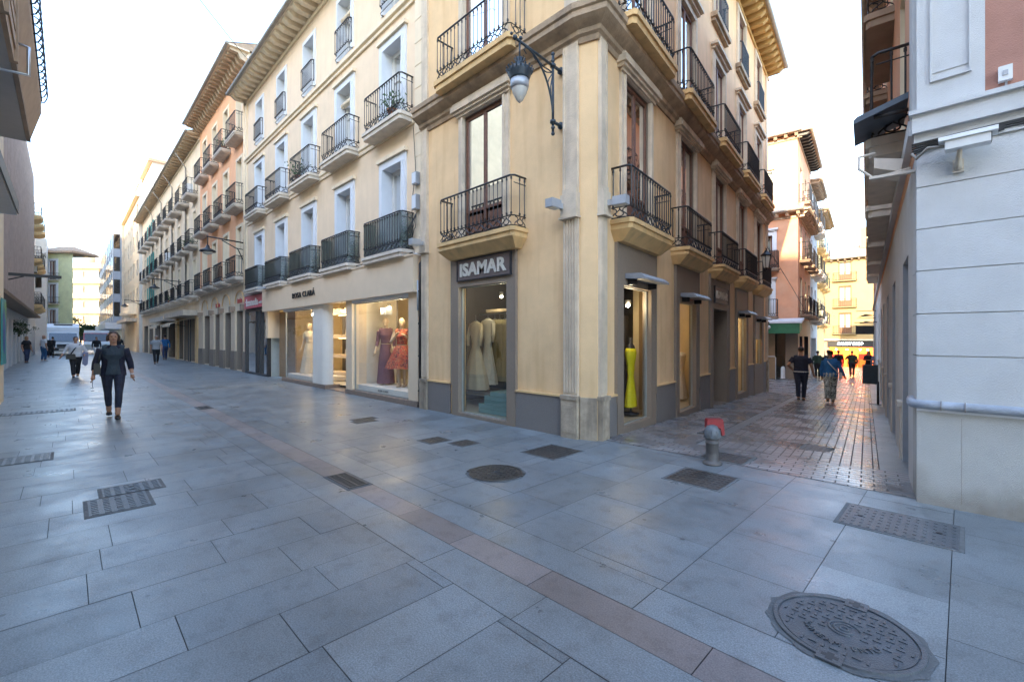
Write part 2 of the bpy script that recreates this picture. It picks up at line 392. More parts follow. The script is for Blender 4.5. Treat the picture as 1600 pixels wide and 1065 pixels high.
mat('grey_metal', (.42, .44, .47), .4, .08, 8, metal=.3)
mat('steel', (.55, .56, .58), .3, .05, 8, metal=.9)
mat('white_paint', (.72, .72, .70), .5, .08, 6)
mat('white_wall', (.78, .74, .66), .8, .03, 3)
mat('warm_wall', (.70, .58, .38), .8, .05, 3)
mat('cast_iron', (.05, .047, .045), .4, .3, 9, .3, 120, stain=.5, stain_col=(.16, .12, .09))
mat('cast_iron_pale', (.10, .112, .125), .33, .25, 9, .3, 120, stain=.3, stain_col=(.08, .07, .065))
mat('mortar', (.15, .155, .155), .9, .25, 12, .4, 80)
mat('red_paint', (.42, .015, .03), .45, .15, 12)
mat('red_sign', (.62, .13, .17), .5, .08, 4)
mat('green_paint', (.035, .17, .085), .5, .15, 6)
mat('letter_pale', (.62, .60, .54), .5, .04, 6)
mat('letter_black', (.02, .02, .02), .4, .1, 6)
mat('letter_red', (.55, .10, .08), .5, .1, 6)
mat('sign_board', (.15, .12, .115), .5, .12, 6)
mat('cable', (.02, .02, .02), .5, .2, 6)
mat('wood_fin', (.47, .35, .28), .8, .12, 3)
mat('balcony_brown', (.46, .31, .19), .7, .12, 4)
mat('balcony_soffit', (.40, .39, .38), .8, .06, 3)
mat('poster_teal', (.03, .30, .32), .4, .1, 3)
mat('poster_blue', (.03, .10, .34), .4, .1, 3)
mat('poster_leaf', (.10, .34, .10), .4, .1, 3)
mat('leaf', (.055, .11, .035), .6, .35, 6)
mat('leaf_dark', (.03, .07, .025), .6, .3, 6)
mat('bark', (.12, .09, .06), .9, .3, 10)
mat('terra_pot', (.35, .15, .08), .8, .1, 6)
mat('lamp_glass_pale', (.62, .60, .54), .25, .04, 4, spec=.6)
glass('window_glass', (.80, .86, .87), .36, base=.2); glass('shop_glass', (.93, .95, .95), .10, base=.05, mult=.38); glass('corner_glass', (.80, .88, .85), .2, base=.12, mult=.6); glass('dark_glass', (.30, .36, .40), .35, base=.05, mult=.5)
glass('lamp_glass', (.93, .93, .90), .2)
emit('spot_glow', (1, .82, .52), 14); emit('glowing_wall', (1, .30, .04), .55); emit('strip_glow', (1, .75, .35), 1.2); emit('neon_white', (.9, .95, 1), 2.0)

def see_through(name, src, f):
    m = MATS[src].copy(); m.name = name; n = m.node_tree; o = [x for x in n.nodes if x.type == 'OUTPUT_MATERIAL'][0]; t = n.nodes.new('ShaderNodeBsdfTransparent'); x = n.nodes.new('ShaderNodeMixShader'); x.inputs[0].default_value = f
    n.links.new(t.outputs[0], x.inputs[1]); n.links.new(n.nodes['Principled BSDF'].outputs[0], x.inputs[2]); n.links.new(x.outputs[0], o.inputs[0]); MATS[name] = m
see_through('screen_mesh', 'screen_green', .74)
# splashed and rain-run dirt rising unevenly from the foot of the render
m = MATS['render_lower']; n = m.node_tree; b = n.nodes['Principled BSDF']; src = b.inputs['Base Color'].links[0].from_socket
tc = n.nodes.new('ShaderNodeTexCoord'); sp = n.nodes.new('ShaderNodeSeparateXYZ'); n.links.new(tc.outputs['Object'], sp.inputs[0]); nz = n.nodes.new('ShaderNodeTexNoise'); nz.inputs['Scale'].default_value = 4; nz.inputs['Detail'].default_value = 9; n.links.new(tc.outputs['Object'], nz.inputs['Vector'])
a = n.nodes.new('ShaderNodeMath'); a.operation = 'MULTIPLY_ADD'; a.inputs[1].default_value = .75; n.links.new(nz.outputs[0], a.inputs[0]); s2 = n.nodes.new('ShaderNodeMath'); s2.operation = 'MULTIPLY'; s2.inputs[1].default_value = -1.0; n.links.new(sp.outputs['Z'], s2.inputs[0]); n.links.new(s2.outputs[0], a.inputs[2])
rp = n.nodes.new('ShaderNodeMapRange'); rp.inputs[1].default_value = .05; rp.inputs[2].default_value = .45; rp.inputs[3].default_value = 0; rp.inputs[4].default_value = .75; n.links.new(a.outputs[0], rp.inputs[0])
mx = n.nodes.new('ShaderNodeMix'); mx.data_type = 'RGBA'; mx.inputs[7].default_value = (.20, .16, .115, 1); n.links.new(rp.outputs[0], mx.inputs[0]); n.links.new(src, mx.inputs[6]); n.links.new(mx.outputs[2], b.inputs['Base Color'])
def pavement_mat(name, col, rough, speck, joint=None):
    m = bpy.data.materials.new(name); m.use_nodes = True; n = m.node_tree; L = n.links; b = n.nodes['Principled BSDF']
    tc = n.nodes.new('ShaderNodeTexCoord'); at = n.nodes.new('ShaderNodeAttribute'); at.attribute_name = 'tone'
    def noise(s, d=5, r=.6):
        x = n.nodes.new('ShaderNodeTexNoise'); x.inputs['Scale'].default_value = s; x.inputs['Detail'].default_value = d; x.inputs['Roughness'].default_value = r; L.new(tc.outputs['Object'], x.inputs['Vector']); return x
    def ramp(src, a, ca, c, cc):
        r = n.nodes.new('ShaderNodeValToRGB'); r.color_ramp.elements[0].position = a; r.color_ramp.elements[0].color = (*ca, 1); r.color_ramp.elements[1].position = c; r.color_ramp.elements[1].color = (*cc, 1); L.new(src, r.inputs[0]); return r.outputs[0]
    def mul(a, c, f=1):
        x = n.nodes.new('ShaderNodeMix'); x.data_type = 'RGBA'; x.blend_type = 'MULTIPLY'; x.inputs[0].default_value = f; L.new(a, x.inputs[6]); L.new(c, x.inputs[7]); return x.outputs[2]
    rgb = n.nodes.new('ShaderNodeRGB'); rgb.outputs[0].default_value = (*col, 1)
    c = mul(rgb.outputs[0], at.outputs['Color'])
    c = mul(c, ramp(noise(120, 3, .75).outputs[0], .38, [1 - speck] * 3, .66, [1 + speck * .55] * 3))
    c = mul(c, ramp(noise(1.1, 6).outputs[0], .36, (.80, .79, .78), .62, (1.06, 1.05, 1.04)))
    c = mul(c, ramp(noise(6.5, 6, .7).outputs[0], .30, (.76, .75, .74), .5, (1, 1, 1)))
    vo = n.nodes.new('ShaderNodeTexVoronoi'); vo.inputs['Scale'].default_value = 2.3; L.new(tc.outputs['Object'], vo.inputs['Vector'])
    c = mul(c, ramp(vo.outputs['Distance'], .035, (.52, .50, .48), .05, (1, 1, 1)))   # gum spots
    L.new(c, b.inputs['Base Color'])
    r = ramp(noise(2.2, 6).outputs[0], .3, [rough - .10] * 3, .7, [rough + .14] * 3); L.new(r, b.inputs['Roughness'])
    f = noise(190, 3); bp = n.nodes.new('ShaderNodeBump'); bp.inputs['Strength'].default_value = .16; bp.inputs['Distance'].default_value = .004
    L.new(f.outputs[0], bp.inputs['Height']); L.new(bp.outputs[0], b.inputs['Normal'])
    MATS[name] = m
pavement_mat('granite_slab', (.25, .275, .288), .35, .36)
pavement_mat('granite_red', (.29, .245, .232), .40, .26)
mat('joint', (.10, .105, .105), .95, .3, 20)

def paving(name, rects, m, parent=None, z=0.0):
    """slabs as real quads with open joints; every slab has its own tone"""
    vs = []; fs = []; cols = []
    for (x0, x1, y0, y1, t) in rects:
        g = .0022; k = len(vs); dz = rnd.uniform(-.0008, .0008)
        vs += [(x0 + g, y0 + g, z + dz), (x1 - g, y0 + g, z + dz), (x1 - g, y1 - g, z + dz), (x0 + g, y1 - g, z + dz)]; fs.append((k, k + 1, k + 2, k + 3)); cols += [t] * 4
    me = bpy.data.meshes.new(name); me.from_pydata(vs, [], fs); me.materials.append(MATS[m])
    ca = me.color_attributes.new('tone', 'FLOAT_COLOR', 'CORNER'); buf = []
    for t in cols: buf += [*t, 1]
    ca.data.foreach_set('color', buf); return link(name, me, parent)
def tone():
    v = rnd.gauss(1, .075); w_ = rnd.uniform(-.02, .02); return (max(.7, v + w_), max(.7, v), max(.7, v - w_))
def courses(x0, x1, y0, y1, wmin, wmax, lmin, lmax):
    out = []; x = x0
    while x < x1:
        wd = rnd.uniform(wmin, wmax); y = y0 - rnd.uniform(0, lmax)
        while y < y1:
            l = rnd.uniform(lmin, lmax); a = max(y, y0); c = min(y + l, y1)
            if c - a > .03: out.append((x, min(x + wd, x1), a, c, tone()))
            y += l
        x += wd
    return out
def run(x0, x1, y0, y1, lmin, lmax):
    out = []; x = x0
    while x < x1: l = rnd.uniform(lmin, lmax); out.append((x, x + l, y0, y1, tone())); x += l
    return out
# ---------------------------------------------------------------- ground
g = MB().quad((-900, -900, -3.2), (900, -900, -3.2), (900, 900, -3.2), (-900, 900, -3.2)).build('ground', 'joint'); tag(g, kind='structure')
g = MB().quad((-260, -14, -.012), (40, -14, -.012), (40, 5.62, -.012), (-260, 5.62, -.012)).build('street_bed', 'joint'); tag(g, kind='structure')
rc = courses(-62, 12, -3.0, 1.68, .36, .52, .62, 1.05) + courses(-62, -3.6, 2.52, 5.62, .38, .55, .6, 1.1) + courses(-3.6, 12, 2.52, 5.62, .52, .66, .55, .95)
rc += run(-62, 12, 1.68, 1.975, .8, 1.3) + run(-62, 12, 2.225, 2.52, .8, 1.3)
rc += courses(-260, -62, -8, 5.62, 1.2, 1.6, 2.0, 3.0)
p = paving('pavement', rc, 'granite_slab'); tag(p, kind='structure')
p = paving('paving_strip', run(-90, 12, 1.975, 2.225, .7, 1.1), 'granite_red'); tag(p, kind='structure')
# side street: falls away from the main street
FB = Face(-3.80, 5.73, -.119, .993, .993, .119)
def gz(u):
    if u <= 0: return 0.0
    if u < 14: return -.041 * u
    if u < 29: return -.574 - .025 * (u - 14)
    return -.949 - .0236 * (min(u, 60) - 29)
m = bpy.data.materials.new('setts'); m.use_nodes = True; n = m.node_tree; L = n.links; b_ = n.nodes['Principled BSDF']
uvn = n.nodes.new('ShaderNodeUVMap'); br = n.nodes.new('ShaderNodeTexBrick'); L.new(uvn.outputs[0], br.inputs['Vector'])
br.inputs['Scale'].default_value = 1; br.inputs['Brick Width'].default_value = .21; br.inputs['Row Height'].default_value = .105; br.inputs['Mortar Size'].default_value = .007
br.inputs['Color1'].default_value = (.225, .225, .235, 1); br.inputs['Color2'].default_value = (.31, .305, .305, 1); br.inputs['Mortar'].default_value = (.095, .09, .088, 1); br.inputs['Bias'].default_value = -.1
nn_ = n.nodes.new('ShaderNodeTexNoise'); nn_.inputs['Scale'].default_value = 1.5; nn_.inputs['Detail'].default_value = 7; L.new(uvn.outputs[0], nn_.inputs['Vector'])
rr = n.nodes.new('ShaderNodeValToRGB'); rr.color_ramp.elements[0].position = .35; rr.color_ramp.elements[0].color = (.62, .6, .58, 1); rr.color_ramp.elements[1].position = .65; rr.color_ramp.elements[1].color = (1.12, 1.1, 1.08, 1); L.new(nn_.outputs[0], rr.inputs[0])
mx = n.nodes.new('ShaderNodeMix'); mx.data_type = 'RGBA'; mx.blend_type = 'MULTIPLY'; mx.inputs[0].default_value = 1; L.new(br.outputs[0], mx.inputs[6]); L.new(rr.outputs[0], mx.inputs[7]); L.new(mx.outputs[2], b_.inputs['Base Color'])
rq = n.nodes.new('ShaderNodeMapRange'); rq.inputs[1].default_value = .3; rq.inputs[2].default_value = .7; rq.inputs[3].default_value = .17; rq.inputs[4].default_value = .38; L.new(nn_.outputs[0], rq.inputs[0])
ra = n.nodes.new('ShaderNodeMath'); ra.operation = 'MULTIPLY_ADD'; ra.inputs[1].default_value = .5; L.new(br.outputs[1], ra.inputs[0]); L.new(rq.outputs[0], ra.inputs[2]); L.new(ra.outputs[0], b_.inputs['Roughness'])
hs = n.nodes.new('ShaderNodeTexNoise'); hs.inputs['Scale'].default_value = 9; L.new(uvn.outputs[0], hs.inputs['Vector'])
hm = n.nodes.new('ShaderNodeMath'); hm.operation = 'MULTIPLY_ADD'; hm.inputs[1].default_value = -1.0; L.new(br.outputs[1], hm.inputs[0]); L.new(hs.outputs[0], hm.inputs[2])
bp = n.nodes.new('ShaderNodeBump'); bp.inputs['Strength'].default_value = .3; bp.inputs['Distance'].default_value = .006; L.new(hm.outputs[0], bp.inputs['Height']); L.new(bp.outputs[0], b_.inputs['Normal'])
MATS['setts'] = m
def side_street(name, o0, o1, m, z=0.0, u0=-.12, u1=62, swap=False):
    vs = []; fs = []; uv = []
    st = [u0, .6, 3, 7, 14, 20, 29, 40, 50, u1] if u1 > 50 else [u0, u1]
    for u in st:
        for off in (o0, o1):
            uu = u
            pnt = FB.P(uu, off, gz(u) + z); vs.append(pnt); uv.append((u, off) if swap else (off, u))
    if u0 < 0:   # trim the near edge square to the main street
        for i, off in enumerate((o0, o1)):
            uu = (5.625 - FB.o.y - .119 * off) / .993; vs[i] = FB.P(uu, off, z + gz(uu)); uv[i] = (uu, off) if swap else (off, uu)
    for i in range(len(st) - 1): fs.append((2 * i, 2 * i + 1, 2 * i + 3, 2 * i + 2))
    me = bpy.data.meshes.new(name); me.from_pydata(vs, [], fs); me.materials.append(MATS[m]); ul = me.uv_layers.new(name='UVMap')
    for lp in me.loops: ul.data[lp.index].uv = uv[lp.vertex_index]
    ca = me.color_attributes.new('tone', 'FLOAT_COLOR', 'CORNER'); ca.data.foreach_set('color', [1.0] * (4 * len(me.loops)))
    o = link(name, me); tag(o, kind='structure'); return o
side_street('lane_bed', -14, 12, 'joint', -.06)
side_street('lane_walkway', -12, 1.15, 'setts', 0, swap=False)
side_street('drain_channel', 1.16, 1.32, 'granite_slab', -.004)
side_street('lane_paving', 1.33, 3.2, 'setts', -.002, swap=True)
side_street('lane_edge', 3.21, 3.7, 'granite_slab', 0)
# cross paving band where the setts start
side_street('lane_threshold', 0, 3.6, 'setts', .004, u0=-.11, u1=.55, swap=False)

# ---------------------------------------------------------------- metal covers in the paving
def cover(name, label, x0, x1, y0, y1, pattern, m='cast_iron', group=None, z=0.0, cat='metal cover', rz=0):
    cx, cy = (x0 + x1) / 2, (y0 + y1) / 2; W = x1 - x0; D = y1 - y0
    t = thing(name, label, cat, (cx, cy, z), rz, group)
    b = MB(); b.box(-W / 2 - .03, W / 2 + .03, -D / 2 - .03, D / 2 + .03, -.02, .0035); b.build('mortar_surround', 'mortar', t)
    b = MB()
    if pattern == 'grate':
        b.box(-W / 2, W / 2, -D / 2, -D / 2 + .02, -.01, .009); b.box(-W / 2, W / 2, D / 2 - .02, D / 2, -.01, .009); b.box(-W / 2, -W / 2 + .02, -D / 2 + .02, D / 2 - .02, -.01, .009); b.box(W / 2 - .02, W / 2, -D / 2 + .02, D / 2 - .02, -.01, .009)
        b.build('frame', m, t); b = MB(); n = int(W / .042)
        for i in range(n): x = -W / 2 + .02 + (i + .5) * (W - .04) / n; b.box(x - .008, x + .008, -D / 2 + .02, D / 2 - .02, -.01, .007)
        b.box(-W / 2 + .02, W / 2 - .02, -.008, .008, -.01, .0075); b.build('grate_bars', m, t)
        MB().box(-W / 2 + .02, W / 2 - .02, -D / 2 + .02, D / 2 - .02, .0036, .0042).build('pit_shade', 'shade_backing', t)  # thin dark sheet under the bars, paints the shade of an open pit
    else:
        b.box(-W / 2, W / 2, -D / 2, D / 2, -.01, .006); 
        nx = max(4, int(W / (.052 if pattern == 'dash' else .06))); ny = max(3, int(D / .07))
        for i in range(nx):
            for j in range(ny):
                x = -W / 2 + (i + .5) * W / nx; y = -D / 2 + (j + .5) * D / ny
                if pattern == 'dash': b.box(x - .010, x + .010, y - .022, y + .022, .006, .0095)
                elif pattern == 'grid': b.box(x - W / nx * .33, x + W / nx * .33, y - D / ny * .33, y + D / ny * .33, .006, .009)
                else:
                    if (i + j) % 2: b.box(x - .022, x + .022, y - .006, y + .006, .006, .009)
                    else: b.box(x - .006, x + .006, y - .022, y + .022, .006, .009)
        b.build('plate', m, t)
        if pattern == 'dash':
            for s in (-1, 1): MB().lathe([(.001, .0098), (.02, .0098), (.024, .006)], (s * (W / 2 - .11), 0, 0), 12).build('keyhole', 'black_plastic', t)
    return t
cover('utility_cover', 'long grey metal cover with rows of dashes beside the foot of the white wall', -.72, -.02, 4.47, 5.02, 'dash', 'cast_iron_pale')
cover('drain_grate', 'narrow slotted black drain set into the reddish paving strip', -4.84, -4.30, 1.99, 2.20, 'grate', 'cast_iron', cat='drain grate')
cover('drain_grate', 'tiny dark drain further up the reddish strip, left of the shop windows', -11.75, -11.3, 1.98, 2.2, 'grate', cat='drain grate')
cover('utility_cover', 'worn metal cover nearer the camera of the touching pair at the left', -5.66, -5.16, .13, .54, 'dash', 'cast_iron_pale')
cover('utility_cover', 'worn metal cover at the back of the touching pair at the left', -6.02, -5.69, .24, .68, 'dash', 'cast_iron_pale')
cover('utility_cover', 'flat pale metal cover at the very left edge of the street', -8.42, -7.95, -.85, -.15, 'grid', 'cast_iron_pale')
cover('utility_cover', 'small square cover on the side nearer the lit dress display of two close ones', -7.92, -7.75, 3.7, 4.12, 'grid')
cover('utility_cover', 'small square cover on the camera side of two close ones near the bridal shop', -7.70, -7.50, 3.62, 4.0, 'grid')
cover('utility_cover', 'small patterned cover, left one of the pair before the corner shop window', -5.62, -5.32, 3.66, 3.99, 'weave')
cover('utility_cover', 'small patterned cover, right one of the pair before the corner shop window', -5.16, -4.88, 3.88, 4.17, 'weave')
cover('utility_cover', 'square brownish cover closest to the corner of the yellow building', -4.08, -3.56, 4.26, 4.84, 'weave', 'cast_iron')
cover('utility_cover', 'square gridded cover on the pale slabs in front of the red capped hydrant', -2.25, -1.70, 4.54, 5.08, 'grid', 'cast_iron')
cover('utility_cover', 'dark gridded cover on the brick lane just behind the red capped hydrant', -2.35, -1.85, 5.68, 6.10, 'grid', 'cast_iron', z=.002)
cover('utility_cover', 'small bluish cover in the middle of the shiny brick lane', -1.62, -1.32, 7.3, 7.7, 'grid', 'cast_iron', z=gz(1.5))
cover('utility_cover', 'faint cover in the paving to the left of the walking woman in black', -13.4, -13.0, -.9, .1, 'weave', 'cast_iron_pale')
def manhole(label, x, y, r, rot, lettered, m):
    t = thing('manhole_cover', label, 'manhole cover', (x, y, 0), rot)
    b = MB(); seg = 48
    pts = [(math.cos(2 * math.pi * i / seg) * (r + .03 + .010 * math.sin(i * 1.7) + .006 * math.sin(i * 3.1)), math.sin(2 * math.pi * i / seg) * (r + .03 + .009 * math.cos(i * 1.3)), .0035) for i in range(seg)]
    b.poly(pts); b.build('mortar_surround', 'mortar', t)
    b = MB()
    b.lathe([(r - .022, .004), (r - .022, .0045), (r - .02, .013), (r, .013), (r + .004, .002)], (0, 0, 0), seg, smooth=False)
    b.build('rim', m, t)
    b = MB(); b.lathe([(r - .03, -.01), (r - .03, .008)], (0, 0, 0), seg, smooth=False); s = .044; k = int(r / s) + 1
    for i in range(-k, k + 1):
        for j in range(-k, k + 1):
            X, Y = i * s, j * s
            if math.hypot(X, Y) > r - .05 or math.hypot(X, Y) < .082: continue
            if lettered and (-.215 < Y < -.08 and abs(X) < .2): continue
            if (i + j) % 2: b.box(X - .017, X + .017, Y - .0055, Y + .0055, .008, .0125)
            else: b.box(X - .0055, X + .0055, Y - .017, Y + .017, .008, .0125)
    b.build('plate', m, t)
    b = MB()
    for rr_, a0, a1 in ((.066, 20, 300), (.044, 60, 330), (.018, 0, 359)):
        b.tube([(rr_ * math.cos(R(a0 + (a1 - a0) * i / 18)), rr_ * math.sin(R(a0 + (a1 - a0) * i / 18)), .0085) for i in range(19)], .0065, 6)
    b.build('emblem', m, t)
    for yy in (-(r - .02), r - .02):
        b = MB(); b.box(-.05, .05, yy - .045, yy + .045, .0035, .0135); b.build('lug', m, t)
        b = MB(); b.box(-.034, .034, yy - .012, yy + .012, .0136, .0142); b.box(-.014, .014, yy - .03, yy + .03, .0136, .0145); b.build('slot', 'black_plastic', t)
    if lettered:
        body = 'SANEAMIENTO'; n = len(body)
        for i, ch in enumerate(body):
            a = R(-90 + (i - (n - 1) / 2) * 12.0); rad = .165
            M = Matrix.Translation((rad * math.cos(a), rad * math.sin(a), .011)) @ Matrix.Rotation(a + R(90), 4, 'Z')
            text('lettering', ch, m, t, M, height=.032, depth=.006)
    return t
manhole('large round manhole cover lettered SANEAMIENTO, in the bottom right foreground', -.43, 2.83, .315, R(-2), True, 'cast_iron_pale')
manhole('darker round manhole cover out in the middle, near the corner building', -3.66, 3.38, .30, R(-60), False, 'cast_iron')
# ================================================================ yellow corner building
Y = thing('corner_building', 'yellow corner building with pale fluted pilasters, brown cornice and small curled iron balconies', 'building', (-3.9, 5.6, 0))
FA = Face(-4.01, 5.42, -1, 0, 0, -1)
FC = Face(-4.01, 5.42, .237, .082, .3, -.9)
ZT = 12.0
# left face
winA = (1.63, 2.73)
opsA = [(1.54, 2.88, .06, 2.48, .12), (winA[0], winA[1], 3.32, 5.72, .16), (winA[0], winA[1], 6.40, 8.70, .16), (winA[0] + .03, winA[1] - .03, 9.75, 11.5, .16)]
wall(Y, FA, 0, 4.18, -.02, 6.0, opsA[:2], ['stucco_yellow', 'stone_dark'])
wall(Y, FA, 0, 4.18, 6.0, ZT, opsA[2:], ['stucco_yellow', 'stone_pale'])
# cut corner
d = math.hypot(.237, .082)
wall(Y, FC, 0, d, -.02, ZT, [], ['stucco_yellow', 'stone_pale'])
# right face
cols = [1.18, 3.88, 6.60, 9.30, 12.05]
gops = [(.59, 1.76, .07, 2.35, .12), (3.32, 4.48, -.05, 2.26, .12), (5.95, 7.35, gz(6.6), 2.25, .7), (8.72, 9.92, -.2, 2.14, .12), (11.45, 12.7, .55, 2.1, .12)]
wall(Y, FB, -.23, 13.95, -.8, 6.0, gops + [(c - .53, c + .53, 3.32, 5.72, .16) for c in cols], ['stucco_yellow', 'stone_dark'])
wall(Y, FB, -.23, 13.95, 6.0, ZT, [(c - .53, c + .53, 6.40, 8.70, .16) for c in cols] + [(c - .5, c + .5, 9.75, 11.5, .16) for c in cols], ['stucco_peach', 'stone_pale'])
pe = FB.P(13.95, 0, 0); pA = FA.P(4.18, 0, 0)
shell(Y, [(pe.x, pe.y), (pe.x - 12, pe.y), (pA.x, pe.y), (pA.x, pA.y)], -2, ZT, 'stucco_peach')
b = MB(); b.T = Matrix.Translation(-Y.location); b.poly([(pA.x, pA.y, ZT + .01), (-4.01, 5.42, ZT), (-3.85, 5.5, ZT), (pe.x, pe.y, ZT), (pA.x, pe.y, ZT)]); b.build('flat_top', 'roof_tile', Y)
# plinth
def plinth(F, spans, name='plinth', top=.6, low=-.02):
    bx = [(a, c, 0, .035, low, top) for a, c in spans] + [(a, c, 0, .055, top, top + .03, 1) for a, c in spans]
    return fbox(Y, F, name, ['granite_plinth', 'trim_yellow'], bx)
plinth(FA, [(.32, 1.33)]); plinth(FA, [(3.16, 3.93)]); plinth(FB, [(.02, .36)], low=-.05); plinth(FB, [(2.06, 3.1)], low=-.3); plinth(FB, [(4.84, 5.68)], low=-.4); plinth(FB, [(7.6, 8.42)], low=-.5); plinth(FB, [(10.26, 11.15)], low=-.6); plinth(FB, [(13.0, 13.62)], low=-.7)
fbox(Y, FC, 'corner_plinth', 'stone_grime', [(0, d, 0, .03, -.02, .62)])
# stone surrounds of the shop openings
def shop_surround(F, o, side, top, low, w=.045):
    a, c, p, q = o[:4]
    return fbox(Y, F, 'stone_surround', 'stone_dark', [(a - side, a, 0, w, low, q), (c, c + side, 0, w, low, q), (a - side, c + side, 0, w, q, top), (a, c, 0, w, low, p)] + [(a - side - .03, a - side, 0, w + .01, low + .6, top + .03), (c + side, c + side + .03, 0, w + .01, low + .6, top + .03)])
shop_surround(FA, opsA[0], .20, 3.08, -.02)
for o, side in zip(gops, (.22, .2, .27, .2, .2)): shop_surround(FB, o, side, 3.08, gz(o[0]) - .1)
# pilasters: pedestal, fluted shaft, bracket block, plain upper shaft
def pilaster(F, u0, u1, z0=-.02, capz=3.32, top=5.98):
    uc = (u0 + u1) / 2; hw = (u1 - u0) / 2 - .015
    fl = []
    for i in range(5): u = uc - hw + .03 + i * (2 * hw - .06) / 4; fl.append((u - .011, u + .011, .045, .062, .68, capz))
    p = fbox(Y, F, 'pilaster', 'stone_pale', [(uc - hw, uc + hw, 0, .045, .62, top), *fl, (uc - hw, uc - hw + .03, .045, .058, capz + .42, top - .1), (uc + hw - .03, uc + hw, .045, .058, capz + .42, top - .1)])
    fbox(Y, F, 'pedestal', 'stone_grime', [(u0, u1, 0, .085, z0, .58), (u0 - .008, u1 + .008, 0, .1, .58, .64), (u0 + .035, u1 - .035, .085, .092, z0 + .1, .5)], p)
    fbox(Y, F, 'capital_block', 'stone_pale', [(u0 - .0, u1 + .0, .0, .10, capz, capz + .34), (u0 - .015, u1 + .015, .0, .125, capz - .03, capz), (u0 + .02, u1 - .02, 0, .075, capz + .34, capz + .42)], p)
pilaster(FA, .01, .31); pilaster(FB, -.22, .01, -.06); pilaster(FA, 3.93, 4.17); pilaster(FB, 13.64, 13.94, -.7)
fbox(Y, FA, 'upper_pilaster', 'stone_pale', [(.03, .28, 0, .04, 6.36, 11.7)]); fbox(Y, FA, 'upper_pilaster', 'stone_pale', [(3.95, 4.15, 0, .04, 6.36, 11.7)])
fbox(Y, FB, 'upper_pilaster', 'stone_pale', [(-.2, -.02, 0, .04, 6.36, 11.7)]); fbox(Y, FB, 'upper_pilaster', 'stone_pale', [(13.66, 13.92, 0, .04, 6.36, 11.7)])
# cornice, mitred round the cut corner
prof = [(0, 5.86), (.03, 5.86), (.05, 5.93), (.09, 5.96), (.10, 6.02), (.20, 6.08), (.25, 6.12), (.25, 6.20), (.28, 6.22), (.29, 6.30), (.05, 6.36), (0, 6.36)]
b = MB(); b.T = Matrix.Translation(-Y.location)
path = [FA.P(4.18, 0, 0), Vector((-4.01, 5.42, 0)), Vector((-3.773, 5.502, 0)), FB.P(13.95, 0, 0)]
nrm = [FA.n, FC.n, FB.n]; rings = []
for i, p in enumerate(path):
    n0 = nrm[max(0, i - 1)]; n1 = nrm[min(i, 2)]; mv = (n0 + n1).normalized(); k = 1 / max(.5, mv.dot(n0))
    rings.append([p + mv * (q[0] * k) + Vector((0, 0, q[1])) for q in prof])
vs = [v for r_ in rings for v in r_]; n = len(prof)
b.add(vs, [(r_ * n + i, r_ * n + (i + 1) % n, (r_ + 1) * n + (i + 1) % n, (r_ + 1) * n + i) for r_ in range(3) for i in range(n)] + [tuple(range(n)), tuple(range(3 * n, 4 * n))], False)
b.build('cornice', 'stone_cornice', Y)
# eaves
eave(Y, FA, -.6, 4.2, ZT, .6, 'soffit_gold', 'soffit_gold', .5, tile='roof_tile'); eave(Y, FB, -.4, 14.2, ZT, .6, 'soffit_gold', 'soffit_gold', .42)
# windows, surrounds, balconies
def ybay(F, u, w, roomy):
    put_window(Y, F, u, 3.32, w, 2.40, 'wood_brown', 'y1', .045, leafs=2, panel=.55, curtain='glass_backing', curt=1, t=.03, s=.03, d=.02)
    surround(Y, F, u, 3.32, w, 2.40, .14, .05, 'stone_pale', lintel=.0)
    b = fbox(Y, F, 'lintel', 'stone_pale', [(u - w / 2 - .17, u + w / 2 + .17, .05, .085, 5.73, 5.78), (u - w / 2 - .21, u + w / 2 + .21, 0, .13, 5.78, 5.83), (u - w / 2 - .25, u + w / 2 + .25, 0, .17, 5.83, 5.93), (u - w / 2 - .22, u + w / 2 + .22, 0, .14, 5.93, 5.99)])
    put_window(Y, F, u, 6.40, w, 2.30, 'wood_brown', 'y2', .045, leafs=2, panel=.4, curtain='curtain_bright', curt=1, t=.03, s=.03, d=.02)
    surround(Y, F, u, 6.40, w, 2.30, .14, .05, 'stone_pale', lintel=.07)
    put_window(Y, F, u, 9.75, w - .06, 1.75, 'wood_brown', 'y3', .045, leafs=2, curtain='curtain_bright', curt=.9, t=.03, s=.03, d=.02)
    surround(Y, F, u, 9.75, w - .06, 1.75, .13, .05, 'stone_pale')
    fbox(Y, F, 'window_sill', 'stone_cornice', [(u - w / 2 - .2, u + w / 2 + .2, 0, .16, 9.62, 9.74), (u - w / 2 - .16, u + w / 2 + .16, 0, .1, 9.54, 9.62)])
    link('guard_rail', rail_mesh('ys', w - .02, .17, .75, 'plain', .1), Y, F.P(u, .0, 9.745) - Y.location, F.rz)
ybay(FA, 2.18, 1.10, 1)
for c in cols: ybay(FB, c, 1.06, 0)
put_balcony(Y, FA, 2.12, 3.31, 2.05, .34, .84, 'slab_yellow', .15, 'ya', step=True); put_balcony(Y, FA, 2.12, 6.39, 2.05, .42, .84, 'slab_yellow', .19, 'ya2')
for i, c in enumerate(cols):
    put_balcony(Y, FB, c - .05, 3.31, 1.84, .34, .80, 'slab_yellow', .15, 'yb', step=True); put_balcony(Y, FB, c - .05, 6.39, 1.84, .40, .84, 'slab_yellow', .19, 'yb2')

